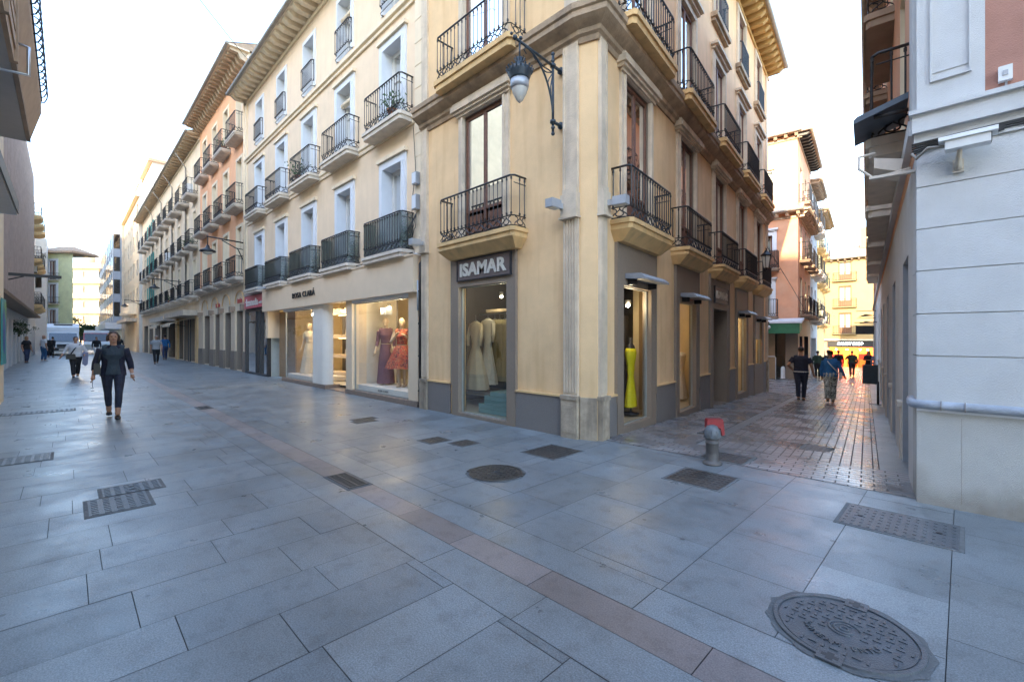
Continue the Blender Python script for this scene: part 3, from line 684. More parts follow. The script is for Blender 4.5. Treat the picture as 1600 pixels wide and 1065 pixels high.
# ---- shop windows and what they show
def room(root, F, u0, u1, z0, z1, depth, m, w0=-.14, parent=None, floor=None):
    b = MB(); b.T = F.T(root); d0 = w0; d1 = w0 - depth
    b.quad((u0, d1, z0), (u1, d1, z0), (u1, d1, z1), (u0, d1, z1)); b.quad((u0, d0, z0), (u0, d1, z0), (u0, d1, z1), (u0, d0, z1)); b.quad((u1, d0, z0), (u1, d1, z0), (u1, d1, z1), (u1, d0, z1)); b.quad((u0, d0, z1), (u1, d0, z1), (u1, d1, z1), (u0, d1, z1))
    b.mi = 1; b.quad((u0, d0, z0), (u1, d0, z0), (u1, d1, z0), (u0, d1, z0)); return b.build('shop_interior', [m, floor or m], parent or root)
def pane(root, F, u0, u1, z0, z1, w, m='shop_glass', frame=None, t=.03, parent=None):
    b = MB(); b.T = F.T(root); b.box(u0, u0 + t, w - .02, w + .02, z0, z1); b.box(u1 - t, u1, w - .02, w + .02, z0, z1); b.box(u0 + t, u1 - t, w - .02, w + .02, z1 - t, z1); b.box(u0 + t, u1 - t, w - .02, w + .02, z0, z0 + t)
    f = b.build('shop_window', frame or 'steel', parent or root)
    b = MB(); b.T = F.T(root); b.quad((u0 + t, w, z0 + t), (u1 - t, w, z0 + t), (u1 - t, w, z1 - t), (u0 + t, w, z1 - t)); b.build('pane', m, f); return f
def lamp_in(F, u, w, z, e=14, col=(1, .78, .48), r=.05):
    l = bpy.data.lights.new('shop_light', 'POINT'); l.energy = e * .45; l.color = col; l.shadow_soft_size = r
    o = bpy.data.objects.new('shop_light', l); C.objects.link(o); o.location = F.P(u, w, z); return o
def spot_thing(root, F, u, w, z, r=.035):
    b = MB(); b.T = F.T(root); b.lathe([(r, 0), (r * 1.15, .02), (r * 1.15, .09)], (u, w, z), 10); b.mi = 1; b.ball((u, w, z - .005), r * .85, seg=8, rings=6); return b.build('ceiling_spot', ['steel', 'spot_glow'], root)
mat('window_trim', (.30, .31, .29), .5, .1, 5); mat('tile_floor', (.50, .44, .34), .35, .05, 3); mat('dark_wall', (.07, .06, .055), .7, .1, 3); mat('aqua_glass', (.22, .36, .36), .25, .05, 3); mat('dress_ivory', (.70, .62, .48), .85, .08, 6); mat('dress_white', (.74, .72, .68), .8, .05, 8)
mat('dress_olive', (.30, .26, .15), .8, .1, 6); mat('dress_yellow', (.72, .62, .01), .7, .06, 8)
room(Y, FA, 1.40, 4.12, .06, 2.9, 2.6, 'dark_wall', floor='tile_floor'); pane(Y, FA, 1.54, 2.88, .06, 2.48, -.06, 'corner_glass', frame='window_trim', t=.015)
for i, (u, z) in enumerate(((2.45, 2.33), (1.9, 2.5))): spot_thing(Y, FA, u, -.7, z)
lamp_in(FA, 2.3, -.6, 2.25, 4); lamp_in(FA, 3.2, -1.2, 2.3, 2.5)
room(Y, FB, .5, 3.1, .05, 2.6, 1.0, 'dark_wall', floor='tile_floor'); pane(Y, FB, .59, 1.76, .07, 2.35, -.06, frame='window_trim', t=.015)
fbox(Y, FB, 'display_panel', 'warm_wall', [(2.5, 2.95, -.62, -.5, .05, 2.6)]); spot_thing(Y, FB, 1.75, -.4, 2.12, .05); lamp_in(FB, 1.6, -.3, 2.1, 5)
room(Y, FB, 3.2, 5.9, -.06, 2.5, 1.2, 'warm_wall', floor='tile_floor'); pane(Y, FB, 3.32, 4.48, -.05, 2.26, -.06, frame='window_trim', t=.015)
spot_thing(Y, FB, 3.5, -.5, 2.12); spot_thing(Y, FB, 4.3, -.6, 2.12); lamp_in(FB, 4.5, -.7, 2.0, 3)
room(Y, FB, 5.95, 7.35, gz(6.6), 2.25, 1.2, 'granite_plinth', w0=-.7); fbox(Y, FB, 'shop_door', 'black_frame', [(5.96, 7.34, -.74, -.70, gz(6.6) + .05, 2.24)])
room(Y, FB, 8.6, 10.0, -.3, 2.4, 1.4, 'warm_wall', floor='tile_floor'); pane(Y, FB, 8.72, 9.92, -.2, 2.14, -.06, frame='window_trim', t=.015)
spot_thing(Y, FB, 8.95, -.5, 1.95); spot_thing(Y, FB, 9.6, -.6, 1.95); lamp_in(FB, 9.3, -.7, 1.9, 4)
room(Y, FB, 11.3, 12.8, .4, 2.3, 1.4, 'warm_wall', floor='tile_floor'); pane(Y, FB, 11.45, 12.7, .55, 2.1, -.06, frame='window_trim', t=.015); lamp_in(FB, 12, -.6, 1.8, 4)
fbox(Y, FB, 'roller_panel', 'stone_pale', [(11.5, 12.65, -.055, -.03, 1.45, 2.08)])
# sign above the left window and above the door
def shop_sign(label, F, u0, u1, z0, z1, body, th):
    p = F.P((u0 + u1) / 2, .045, (z0 + z1) / 2); t = thing('shop_sign', label, 'sign', p, 0)
    b = MB(); b.T = F.T(t); b.box(u0, u1, .0, .03, z0, z1); b.mi = 1; e = .018
    b.box(u0 - e, u1 + e, 0, .045, z1, z1 + e); b.box(u0 - e, u1 + e, 0, .045, z0 - e, z0); b.box(u0 - e, u0, 0, .045, z0, z1); b.box(u1, u1 + e, 0, .045, z0, z1)
    for v in b.v: v += F.n * .045
    b.build('board', ['sign_board', 'black_frame'], t)
    M = Matrix.Translation(-t.location) @ on_face(F, (u0 + u1) / 2, .085, (z0 + z1) / 2)
    text('lettering', body, 'letter_pale', t, M, width=(u1 - u0) * .88, height=th, depth=.02, bold=.035, spacing=1.05)
shop_sign('dark ISAMAR sign with pale letters above the wedding dress window, left of the fluted corner', FA, 1.42, 2.86, 2.60, 2.97, 'ISAMAR', .25)
shop_sign('dark ISAMAR sign above the recessed doorway in the narrow lane', FB, 5.98, 7.32, 2.42, 2.82, 'ISAMAR', .2)
# thin metal awnings over the lane windows
for (a, c, z, lb) in ((.63, 1.72, 2.48, 'thin grey metal hood over the window with the yellow dress'), (3.36, 4.44, 2.38, 'thin grey metal hood over the second window of the lane, left of the doorway'), (8.76, 9.88, 2.27, 'thin grey metal hood over the lane window just past the doorway'), (11.5, 12.66, 2.2, 'thin grey metal hood over the farthest window of the yellow building')):
    t = thing('window_hood', lb, 'awning', FB.P((a + c) / 2, .05, z))
    b = MB(); b.T = FB.T(t); b.prism([(.05, z - .02), (.38, z - .05), (.38, z - .02), (.30, z + .05), (.05, z + .06)], 'x', a, c); b.build('hood', 'hood_grey', t)
    [fbox(t, FB, 'bracket', 'iron', [(q, q + .03, .05, .2, z - .12, z - .03)]) for q in (a + .1, c - .13)]
# box lights on the capital blocks
for F, u, lb in ((FA, .28, 'grey box light on the left fluted pilaster of the corner'), (FB, -.07, 'grey box light on the right pilaster of the corner'), (FA, 4.02, 'small grey box light at the joint between the yellow and cream buildings')):
    t = thing('box_light', lb, 'wall light', F.P(u, .1, 3.5)); b = MB(); b.T = F.T(t)
    b.box(u - .07, u + .07, .19, .40, 3.43, 3.555); b.build('housing', 'grey_metal', t); b = MB(); b.T = F.T(t); b.box(u - .03, u + .03, .1, .19, 3.45, 3.53); b.build('mount', 'grey_metal', t)
    b = MB(); b.T = F.T(t); b.box(u - .05, u + .05, .22, .38, 3.42, 3.43); b.build('lens', 'lamp_glass_pale', t)
# ================================================================ cream building with the bridal shop
K = thing('cream_building', 'long cream building with white framed deep windows above the bridal shop', 'building', (-15, 5.55, 0))
FK = Face(-8.25, 5.52, -1, 0, 0, -1)
kc = [1.33, 3.93, 6.53, 9.13, 11.73]
KZ = 11.85
ops = [(c - .44, c + .44, 3.52, 5.60, .36) for c in kc] + [(c - .44, c + .44, 6.58, 8.50, .36) for c in kc] + [(c - .42, c + .42, 9.40, 11.05, .36) for c in kc]
wall(K, FK, -.06, 13.78, 3.25, KZ, ops, ['stucco_cream', 'trim_white'], .36)
pk0 = FK.P(-.06, 0, 0); pk1 = FK.P(13.78, 0, 0)
shell(K, [(pk0.x, pk0.y), (pk0.x, 17), (pk1.x, 17), (pk1.x, pk1.y)], 0, KZ, 'stucco_cream')
for i, c in enumerate(kc):
    put_window(K, FK, c, 3.52, .88, 2.08, 'wood_white', 'k1', .25, leafs=2, bars=(1.0,), curtain='curtain_bright', curt=1)
    surround(K, FK, c, 3.52, .88, 2.08, .17, .045, 'trim_white', name='window_surround'); fbox(K, FK, 'lintel', 'trim_cream', [(c - .66, c + .66, 0, .10, 5.775, 5.86), (c - .63, c + .63, 0, .07, 5.862, 5.89)])
    put_window(K, FK, c, 6.58, .88, 1.92, 'wood_white', 'k2', .25, leafs=2, bars=(.62, 1.2), curtain='curtain_bright' if i % 2 == 0 else 'curtain_pale')
    surround(K, FK, c, 6.58, .88, 1.92, .17, .045, 'trim_white'); fbox(K, FK, 'lintel', 'trim_cream', [(c - .66, c + .66, 0, .10, 8.675, 8.75)])
    put_window(K, FK, c, 9.40, .84, 1.65, 'wood_white', 'k3', .25, leafs=2, bars=(.6, 1.1), curtain='curtain_pale' if i != 1 else None)
    surround(K, FK, c, 9.40, .84, 1.65, .12, .03, 'trim_white')
    link('guard_rail', rail_mesh('ks', .98, .14, .84, 'curl', .1), K, FK.P(c, 0, 9.36) - K.location, FK.rz)
    put_balcony(K, FK, c - .02, 3.46, 1.80, .36, .84, 'slab_stone', .16, 'k1', screen='screen_mesh', rail_key='k')
    put_balcony(K, FK, c - .02, 6.50, 1.74, .36, .86, 'slab_stone', .17, 'k2', rail_key='k')
for i in (1, 0, 2):   # rolled blinds
    z = (8.15, 10.6)[i % 2]
    b = MB(); b.T = FK.T(K); c = kc[1] if i < 2 else kc[0]
    b.tube([(c - .42, -.12, z if i < 2 else 10.75), (c + .42, -.12, z if i < 2 else 10.75)], .07, 8); b.build('rolled_blind', 'trim_cream', K)
for z, pr in ((6.34, .07), (9.05, .10)):
    molding(K, FK, 'string_course', 'trim_cream', -.06, 13.78, [(0, z - .04), (pr * .5, z - .04), (pr * .6, z + .02), (pr * .4, z + .05), (pr, z + .08), (pr, z + .16), (0, z + .18)])
molding(K, FK, 'string_course', 'trim_white', -.06, 13.78, [(0, 3.30), (.06, 3.30), (.08, 3.36), (0, 3.40)])
bx = [(.02, .30, 0, .05, 3.3, KZ - .1)]
for i in range(16): bx.append((.015, .305, .05, .058, 3.5 + i * .5, 3.96 + i * .5))
fbox(K, FK, 'pilaster', 'trim_cream', bx); fbox(K, FK, 'pilaster', 'trim_cream', [(13.5, 13.74, 0, .05, 3.3, KZ - .1)])
eave(K, FK, -.3, 13.9, KZ, .62, 'trim_cream', 'trim_cream', .42, br=(.2, .17), rise=1.6)
b = MB(); b.T = FK.T(K); b.tube([(4.0, .64, KZ + .02), (4.0, .5, KZ - .2), (4.0, .06, KZ - .62)], .035, 6); b.build('downpipe', 'gutter_metal', K)
b = MB(); b.T = FK.T(K); b.tube([(13.72, .07, KZ), (13.72, .07, 3.3)], .035, 6); b.build('downpipe', 'trim_cream', K)
# ---- bridal shop front (projects a little from the wall)
S0 = .12
fbox(K, FK, 'fascia', 'fascia_stone', [(.08, 10.6, .0, S0 + .12, 2.50, 3.28), (.08, 10.6, 0, S0 + .14, 3.28, 3.31)])
fbox(K, FK, 'shop_pier', 'fascia_stone', [(.08, .47, -.3, S0, .12, 2.5), (3.27, 3.62, -.3, S0, .12, 2.5)])
fbox(K, FK, 'shop_base', 'fascia_base', [(.08, 3.62, -.3, S0 + .03, -.01, .115), (4.95, 8.7, -.3, S0 + .03, -.01, .115)])
b = MB(); b.T = FK.T(K)
pts = [(5.0 + .3 * (1 - math.cos(a)), -.12 + .24 * math.sin(a)) for a in [i * math.pi / 2 / 8 for i in range(9)]]
pts = pts + [(5.95, S0), (5.95, -.12)]
b.prism(pts, 'z', .118, 2.5); b.build('curved_pier', 'white_wall', K)
pane(K, FK, .47, 3.27, .12, 2.42, .02, frame='window_trim', t=.02); pane(K, FK, 5.95, 8.62, .12, 2.42, .02, frame='window_trim', t=.02)
fbox(K, FK, 'window_head', 'trim_white', [(.47, 3.27, -.1, S0, 2.42, 2.5), (5.95, 8.62, -.1, S0, 2.42, 2.5)])
mat('display_floor', (.62, .58, .48), .4, .05, 3)
room(K, FK, .3, 10.4, .10, 2.9, 2.4, 'warm_wall', w0=-.31, floor='display_floor')
fbox(K, FK, 'window_plinth', 'white_wall', [(.47, 3.27, -.95, -.03, .115, .26)]); fbox(K, FK, 'window_plinth', 'white_wall', [(5.95, 8.62, -.95, -.03, .115, .26)])
fbox(K, FK, 'display_column', 'dark_wall', [(4.0, 4.5, -1.7, -1.5, .11, 2.85), (1.75, 2.35, -1.35, -1.2, .11, 2.85)]); fbox(K, FK, 'display_column', 'white_wall', [(2.55, 2.9, -1.6, -1.4, .11, 2.85), (3.4, 3.62, -1.3, -.32, .11, 2.85)])
# entrance shelves with bags
fbox(K, FK, 'entrance_step', 'fascia_base', [(3.62, 4.95, -2.2, S0 - .02, -.008, .02)])
fbox(K, FK, 'shelf_unit', ['dark_wall', 'fascia_stone'], [(5.2, 7.3, -1.5, -1.42, .12, 2.5), (5.2, 7.3, -1.42, -1.0, .15, .36, 1), (5.2, 7.3, -1.42, -1.0, .84, .94, 1), (5.2, 7.3, -1.42, -1.0, 1.50, 1.62, 1), (5.2, 7.3, -1.42, -1.0, 2.3, 2.5, 1), (5.1, 5.2, -1.42, -1.0, .15, 2.5, 1)])
fbox(K, FK, 'shelf_light', 'strip_glow', [(5.22, 7.28, -1.3, -1.27, 1.485, 1.498), (5.22, 7.28, -1.3, -1.27, 2.285, 2.298), (5.22, 7.28, -1.3, -1.27, .825, .838), (5.22, 5.26, -1.41, -1.38, .4, 2.3)])
for u, z in ((6.35, .94), (6.3, 1.62)):
    t = thing('handbag', 'small pale clutch bag on the %s shelf in the bridal shop entrance' % ('upper' if z > 1.5 else 'middle'), 'bag', FK.P(u, -1.2, z))
    b = MB(); b.T = FK.T(t); b.prism([(u - .16, z), (u + .16, z), (u + .13, z + .17), (u + .05, z + .21), (u - .1, z + .2), (u - .15, z + .12)], 'y', -1.25, -1.15); b.build('bag_body', 'dress_ivory', t)
    b = MB(); b.T = FK.T(t); b.tube([(u - .1, -1.2, z + .17), (u, -1.2, z + .26), (u + .1, -1.2, z + .17)], .008, 5); b.build('bag_handle', 'dress_ivory', t)
for u, w_, z in ((1.0, -.45, 2.3), (2.4, -.5, 2.32), (1.4, -1.4, 2.5), (6.6, -.5, 2.32), (7.6, -.5, 2.32), (5.9, -.8, 2.4)): spot_thing(K, FK, u, w_, z, .045)
for u, w_, z, e in ((1.6, -.4, 2.25, 9), (2.6, -.4, 2.25, 9), (3.6, -1.6, 2.2, 7), (6.0, -.8, 2.2, 5), (7.4, -.45, 2.25, 16), (8.6, -1.4, 2.2, 6)): lamp_in(FK, u, w_, z, e, (1, .80, .50))
b = MB(); b.T = FK.T(K)   # projector heads under the ceiling
for u in (.85, 2.55): b.box(u - .13, u + .13, -.6, -.4, 2.12, 2.3)
b.build('spot_housing', 'grey_metal', K)
# wood panel left of display, dark doorway
fbox(K, FK, 'shop_pier', 'fascia_stone', [(10.35, 10.6, -.3, S0, 1.5, 2.5)]); mat('wood_panel', (.38, .26, .15), .5, .12, 2.5)
fbox(K, FK, 'side_panel', 'wood_panel', [(8.66, 10.35, -.34, -.30, .02, 2.5), *[(8.66, 10.35, -.30, -.298 + .004, .3 + i * .42, .31 + i * .42) for i in range(5)]])
# lettering
t = thing('shop_sign', 'black raised letters ROSA CLARÁ on the cream fascia', 'sign', FK.P(6.35, S0 + .13, 2.9))
text('lettering', 'ROSA CLARÁ', 'letter_black', t, Matrix.Translation(-t.location) @ on_face(FK, 6.35, S0 + .15, 2.90), width=1.85, height=.22, depth=.03, bold=-.004, spacing=1.2)
text('lettering', 'ROSA CLARÁ', 'letter_black', K, Matrix.Translation(-K.location) @ on_face(FK, 1.85, -.02, .19), width=.5, height=.06, depth=.004)
# floodlight on bracket under the left balcony
t = thing('floodlight', 'small grey floodlight leaning out over the left end of the bridal shop fascia', 'wall light', FK.P(10.0, .2, 3.3)); b = MB(); b.T = FK.T(t)
b.prism([(.24, 3.36), (.62, 3.26), (.64, 3.30), (.26, 3.42)], 'x', 9.7, 10.05); b.build('housing', 'grey_metal', t); b = MB(); b.T = FK.T(t); b.tube([(9.9, .15, 3.3), (9.9, .3, 3.36)], .02, 6); b.build('bracket', 'iron', t)
# ---- red sign shop
fbox(K, FK, 'door_frame', 'black_frame', [(13.62, 13.76, -.1, .03, 0, 2.72), (10.68, 10.8, -.1, .03, 0, 2.72), (10.8, 13.62, -.1, .03, 2.6, 2.72), (12.1, 12.2, -.1, .04, .06, 2.6), (11.55, 11.65, -.1, .04, .06, 2.6), (10.8, 13.62, -.1, .05, -.01, .08)])
for a, c in ((12.2, 13.62), (11.65, 12.1), (10.8, 11.55)):
    b = MB(); b.T = FK.T(K); b.quad((a, -.03, .08), (c, -.03, .08), (c, -.03, 2.6), (a, -.03, 2.6)); b.build('pane', 'window_glass', K)
room(K, FK, 10.66, 13.76, 0, 3.0, 2.5, 'curtain_pale', w0=-.11, floor='tile_floor'); lamp_in(FK, 12.6, -1.2, 2.3, 12, (.9, .95, 1))
t = thing('shop_sign', 'pinkish red sign with white letters over the glass shop beside the bridal shop', 'sign', FK.P(12.2, .05, 2.7)); b = MB(); b.T = FK.T(t); b.box(10.7, 13.5, .05, .12, 2.74, 3.24); b.build('board', 'red_sign', t)
text('lettering', 'comedia', 'white_paint', t, Matrix.Translation(-t.location) @ on_face(FK, 12.3, .13, 2.98), width=1.55, height=.30, depth=.01, bold=.03)
text('lettering', 'outlet', 'white_paint', t, Matrix.Translation(-t.location) @ on_face(FK, 11.2, .13, 2.93), width=.5, height=.12, depth=.01)
b = MB(); b.T = FK.T(t); b.box(13.1, 13.2, .12, .13, 2.83, 3.14); b.box(13.2, 13.36, .12, .13, 3.0, 3.04); b.build('emblem', 'white_paint', t)
fbox(K, FK, 'spandrel', 'stone_dark', [(10.62, 13.76, 0, .04, 3.24, 3.42), (10.62, 13.76, -.1, 0, 2.72, 3.3)])
# pipe, meter boxes and cables at the joint
t = thing('drainpipe', 'black drainpipe with cables running down between the cream and yellow buildings', 'pipe', (-8.2, 5.42, 0))
b = MB(); b.T = FK.T(t); b.tube([(-.0, .05, 9.2), (-.0, .05, 3.2), (.0, .12, 3.1), (.0, .12, .02)], .028, 8)
for z in (.35, 1.1, 1.8, 2.5): b.box(-.04, .04, .06, .15, z, z + .03)
b.build('pipe', 'cable', t); b = MB(); b.T = FK.T(t); b.tube([(.06, .14, 2.75), (.06, .14, 2.1)], .022, 6); b.build('grey_conduit', 'grey_metal', t)
for z, h_, lb in ((4.30, .32, 'lower and larger grey meter box high on the joint of the two buildings'), (4.85, .26, 'upper and smaller grey meter box high on the joint of the two buildings')):
    t = thing('meter_box', lb, 'meter box', FK.P(.17, .06, z)); b = MB(); b.T = FK.T(t); b.box(.09, .25, .062, .17, z, z + h_); b.build('box', 'grey_metal', t); b = MB(); b.T = FK.T(t); b.box(.1, .24, .17, .18, z + .02, z + h_ - .02); b.build('lid', 'trim_white', t)
t = thing('cable_bundle', 'loose black cables looping from the meter boxes along the bridal shop roofline', 'cable', FK.P(.3, .1, 3.9)); b = MB(); b.T = FK.T(t)
for k in range(5):
    pts = [(.17, .1, 4.25)]; 
    for i in range(9): pts.append((.15 + .05 * k + i * .05 * (1 + .3 * k), .14 + .02 * k, 3.9 - .055 * i + .05 * math.sin(i * 1.9 + k)))
    b.tube(pts, .008, 5)
b.tube([(.3, .12, 3.38), (2.6, .12, 3.40), (5.2, .14, 3.36), (7.8, .13, 3.4), (10.4, .13, 3.37), (13.6, .12, 3.4)], .013, 5); b.tube([(.3, .10, 6.2), (.22, .09, 5.2), (.32, .12, 4.5), (.3, .12, 3.6)], .008, 5)
b.build('cables', 'cable', t)

# ================================================================ more street facades, one builder
def simple_window(root, F, u, z, w, h, frame='wood_white', depth=.18, key='s', curtain='curtain_pale', **kw): return put_window(root, F, u, z, w, h, frame, key, depth, leafs=2, curtain=curtain, **kw)
O = thing('orange_building', 'orange building with brown carved eaves, between the cream building and the long balconied row', 'building', (-27, 5.7, 0))
FO = Face(-22.03, 5.60, -1, 0, 0, -1); oc = [1.25, 3.7, 6.1, 8.5]; OZ = 14.0
gop = [(.5, 1.75, .05, 2.75, .25), (2.55, 3.9, .05, 2.75, .5), (4.75, 6.0, .05, 2.75, .5), (7.0, 8.6, .05, 2.75, .5)]
wall(O, FO, 0, 9.9, -.05, 3.95, gop, ['trim_cream', 'stone_dark']); wall(O, FO, 0, 9.9, 3.95, OZ, [(c - .45, c + .45, z, z + h, .2) for c in oc for z, h in ((4.25, 2.3), (7.45, 2.2), (10.6, 2.15))], ['stucco_orange', 'trim_cream'])
q0 = FO.P(0, 0, 0); q1 = FO.P(9.9, 0, 0); shell(O, [(q0.x, q0.y), (q0.x, 17), (q1.x, 17), (q1.x, q1.y)], 0, OZ, 'stucco_pale')
for c in oc:
    for z, h in ((4.25, 2.3), (7.45, 2.2), (10.6, 2.15)):
        simple_window(O, FO, c, z, .9, h, key='o', curtain='curtain_bright'); surround(O, FO, c, z, .9, h, .13, .03, 'trim_cream', sill=False)
        put_balcony(O, FO, c - .02, z - .05, 1.7, .42, .92, 'slab_stone', .12, 'o', step=.08, rail_key='o', gap=.13)
eave(O, FO, -.1, 10.1, OZ - .05, .75, 'trim_cream', 'soffit_light', .42, br=(.16, .22), curl=True, rise=2.2)
molding(O, FO, 'string_course', 'stone_pale', 0, 9.9, [(0, 3.9), (.14, 3.95), (.14, 4.02), (0, 4.08)])
for a, c in ((0, .5), (1.75, 2.55), (3.9, 4.75), (6.0, 7.0), (8.6, 9.9)): fbox(O, FO, 'shop_pier', ['fascia_stone', 'stone_dark', 'soffit_brown'], [(a + .04, c - .04, 0, .08, .9, 2.75, 0), (a + .02, c - .02, 0, .1, -.02, .9, 1), ((a + c) / 2 - .12, (a + c) / 2 + .12, 0, .22, 2.72, 2.98, 2)])
for a, c, p, q, dd in gop:
    b = MB(); b.T = FO.T(O); b.quad((a, -.2, p), (c, -.2, p), (c, -.2, q), (a, -.2, q)); b.build('shop_pane', 'dark_glass', O)
room(O, FO, .4, 8.7, .02, 2.9, 2, 'stone_dark', w0=-.52)
for u, s in ((1.2, .8), (5.4, .9)): 
    t = thing('shop_sign', 'small orange lettering over the %s shop bay of the orange building' % ('right' if u < 3 else 'left'), 'sign', FO.P(u, .02, 3.2)); text('lettering', 'tamino', 'letter_red', t, Matrix.Translation(-t.location) @ on_face(FO, u, .02, 3.22), width=s, height=.26, depth=.02, bold=.02)
b = MB(); b.T = FO.T(O)
for c in oc:
    pts = [(c - .75 * math.cos(math.pi * i / 12) * 1.0, .02, 3.1 + .55 * math.sin(math.pi * i / 12)) for i in range(13)]; b.tube(pts, .03, 4)
b.build('arch_relief', 'trim_yellow', O)

# long cream row with green shutters
G = thing('balconied_row', 'long pale building with four rows of iron balconies and teal shutters at its far end', 'building', (-46, 5.6, 0))
FG = Face(-32.0, 5.60, -1, 0, 0, -1); gc = [1.3 + 2.72 * i for i in range(10)]; GZ = 13.55
lv = ((4.1, 2.2), (7.15, 2.15), (10.2, 2.0))
wall(G, FG, 0, 28.6, -.05, 3.9, [(1, 2.7, .05, 2.7, .6), (3.4, 4.4, .05, 2.7, .6), (5.4, 6.8, .05, 2.7, .6), (8, 11.5, .05, 2.7, .7), (12.5, 15, .05, 2.7, .5), (16, 19, .05, 2.7, .5), (20.4, 23, .05, 2.7, .5), (24, 27, .05, 2.7, .5)], ['stucco_pale', 'stone_dark'])
wall(G, FG, 0, 28.6, 3.9, GZ, [(c - .42, c + .42, z, z + h, .2) for c in gc for z, h in lv], ['stucco_pale', 'trim_cream'])
q1 = FG.P(28.6, 0, 0); shell(G, [(-32.0, 5.6), (-32.0, 17), (q1.x, 17), (q1.x, q1.y)], 0, GZ, 'white_wall')
b = MB(); b.T = FG.T(G); b.quad((.6, -.3, 0), (27.5, -.3, 0), (27.5, -.3, 2.9), (.6, -.3, 2.9)); b.build('shop_panes', 'dark_glass', G); room(G, FG, .5, 27.6, .0, 3.0, 1.5, 'stone_dark', w0=-.72)
for i, c in enumerate(gc):
    for k, (z, h) in enumerate(lv):
        simple_window(G, FG, c, z, .84, h, key='g', curtain='curtain_bright' if (i + k) % 3 else 'curtain_pale'); surround(G, FG, c, z, .84, h, .12, .04, 'trim_cream')
        put_balcony(G, FG, c, z - .04, 1.62, .45 + (.12 if k == 2 else 0), .92, 'slab_stone', .12, 'g%d' % k, step=.08, rail_key='g', gap=.15)
        if i in (7, 8):
            for s in (-1, 1): fbox(G, FG, 'shutter', 'shutter_teal', [(c + s * .66 - .2, c + s * .66 + .2, .05, .09, z, z + h)] + [(c + s * .66 - .18, c + s * .66 + .18, .09, .10, z + .1 + .1 * j, z + .15 + .1 * j) for j in range(int(h / .1) - 1)])
eave(G, FG, -.1, 28.7, GZ, .65, 'trim_cream', 'soffit_light', .6, br=(.14, .16), rise=2.0)
for u in (4.0, 9.4, 14.8, 20.3): b = MB(); b.T = FG.T(G); b.tube([(u, .66, GZ), (u, .3, GZ - .5), (u, .08, GZ - .9), (u, .07, 4.0)], .045, 6); b.build('downpipe', 'gutter_metal', G)
molding(G, FG, 'string_course', 'stone_pale', 0, 28.6, [(0, 3.7), (.1, 3.72), (.1, 3.85), (0, 3.9)])
for a, c, z, m in ((.2, 7.5, 2.85, 'stone_pale'), (8.0, 15.2, 2.75, 'slab_stone')):
    fbox(G, FG, 'canopy', m, [(a, c, .02, .8, z, z + .3)])
fbox(G, FG, 'shop_pier', 'trim_yellow', [(7.0, 7.9, 0, .1, 0, 2.85), (.1, .9, 0, .1, 0, 2.85)]); fbox(G, FG, 'door_post', 'black_frame', [(2.7, 2.8, 0, .05, 0, 2.7), (3.2, 3.3, 0, .05, 0, 2.7), (4.5, 4.6, 0, .05, 0, 2.7)])
for i, (a, c, lb) in enumerate(((4.2, 7.3, 'cream striped awning over the second shop of the balconied row'), (10.2, 14.6, 'pale awning lowered over the far shop of the balconied row'))):
    t = thing('shop_awning', lb, 'awning', FG.P((a + c) / 2, .5, 2.6)); b = MB(); b.T = FG.T(t); b.prism([(.05, 2.74), (.9, 2.42), (.9, 2.24), (.88, 2.24), (.88, 2.40), (.05, 2.71)], 'x', a, c); b.build('canvas', 'trim_cream', t)
    b = MB(); b.T = FG.T(t); b.tube([(a + .05, .05, 2.3), (a + .05, .86, 2.38)], .02, 5); b.tube([(c - .05, .05, 2.3), (c - .05, .86, 2.38)], .02, 5); b.build('arm', 'iron', t)

# tall beige tower block beyond
T_ = thing('beige_tower', 'tall beige stone clad block rising above the balconied row', 'building', (-68, 5.6, 0)); FT = Face(-60.7, 5.35, -1, 0, 0, -1)
mat('clad_beige', (.62, .50, .33), .8, .05, 1.5)
tw = [(2 + 3.3 * i - .55, 2 + 3.3 * i + .55, z, z + 1.7, .15) for i in range(5) for z in (5.2, 8.2, 11.2, 14.2)]
wall(T_, FT, 0, 17, -.5, 17.6, tw, ['clad_beige', 'stone_pale'])
for a, c, p, q, dd in tw: b = MB(); b.T = FT.T(T_); b.quad((a, -.13, p), (c, -.13, p), (c, -.13, q), (a, -.13, q)); b.build('window', 'dark_glass', T_)
q0 = FT.P(0, 0, 0); q1 = FT.P(17, 0, 0); shell(T_, [(q0.x, q0.y), (q0.x, 20), (q1.x, 20), (q1.x, q1.y)], -.5, 17.6, 'white_wall')
fbox(T_, FT, 'parapet', 'trim_cream', [(-.1, 17.1, -.3, .35, 16.3, 16.7), (0, 17, -.2, .1, 17.6, 18.1)]); fbox(T_, FT, 'penthouse', 'white_wall', [(1, 15, -7, -1.2, 17.6, 20.5)]); fbox(T_, FT, 'penthouse_roof', 'roof_tile', [(.6, 15.4, -7.4, -.8, 20.5, 20.8)])
for z in (3.3,): fbox(T_, FT, 'canopy', 'stone_pale', [(2, 15, .02, .9, z, z + .35)])
for k in range(11): fbox(T_, FT, 'clad_joint', 'stone_pale', [(0, 17, .0, .012, 4.2 + k * 1.1, 4.23 + k * 1.1)])
for u in (4, 9): b = MB(); b.T = FT.T(T_); b.prism([(u - 1.6, 0), (u - 1.2, .7), (u, 1.0), (u + 1.2, .7), (u + 1.6, 0)], 'z', 4.1, 4.4); b.prism([(u - 1.5, 0), (u - 1.1, .6), (u, .9), (u + 1.1, .6), (u + 1.5, 0)], 'z', 4.4, 5.3); b.build('curved_balcony', 'trim_cream', T_)
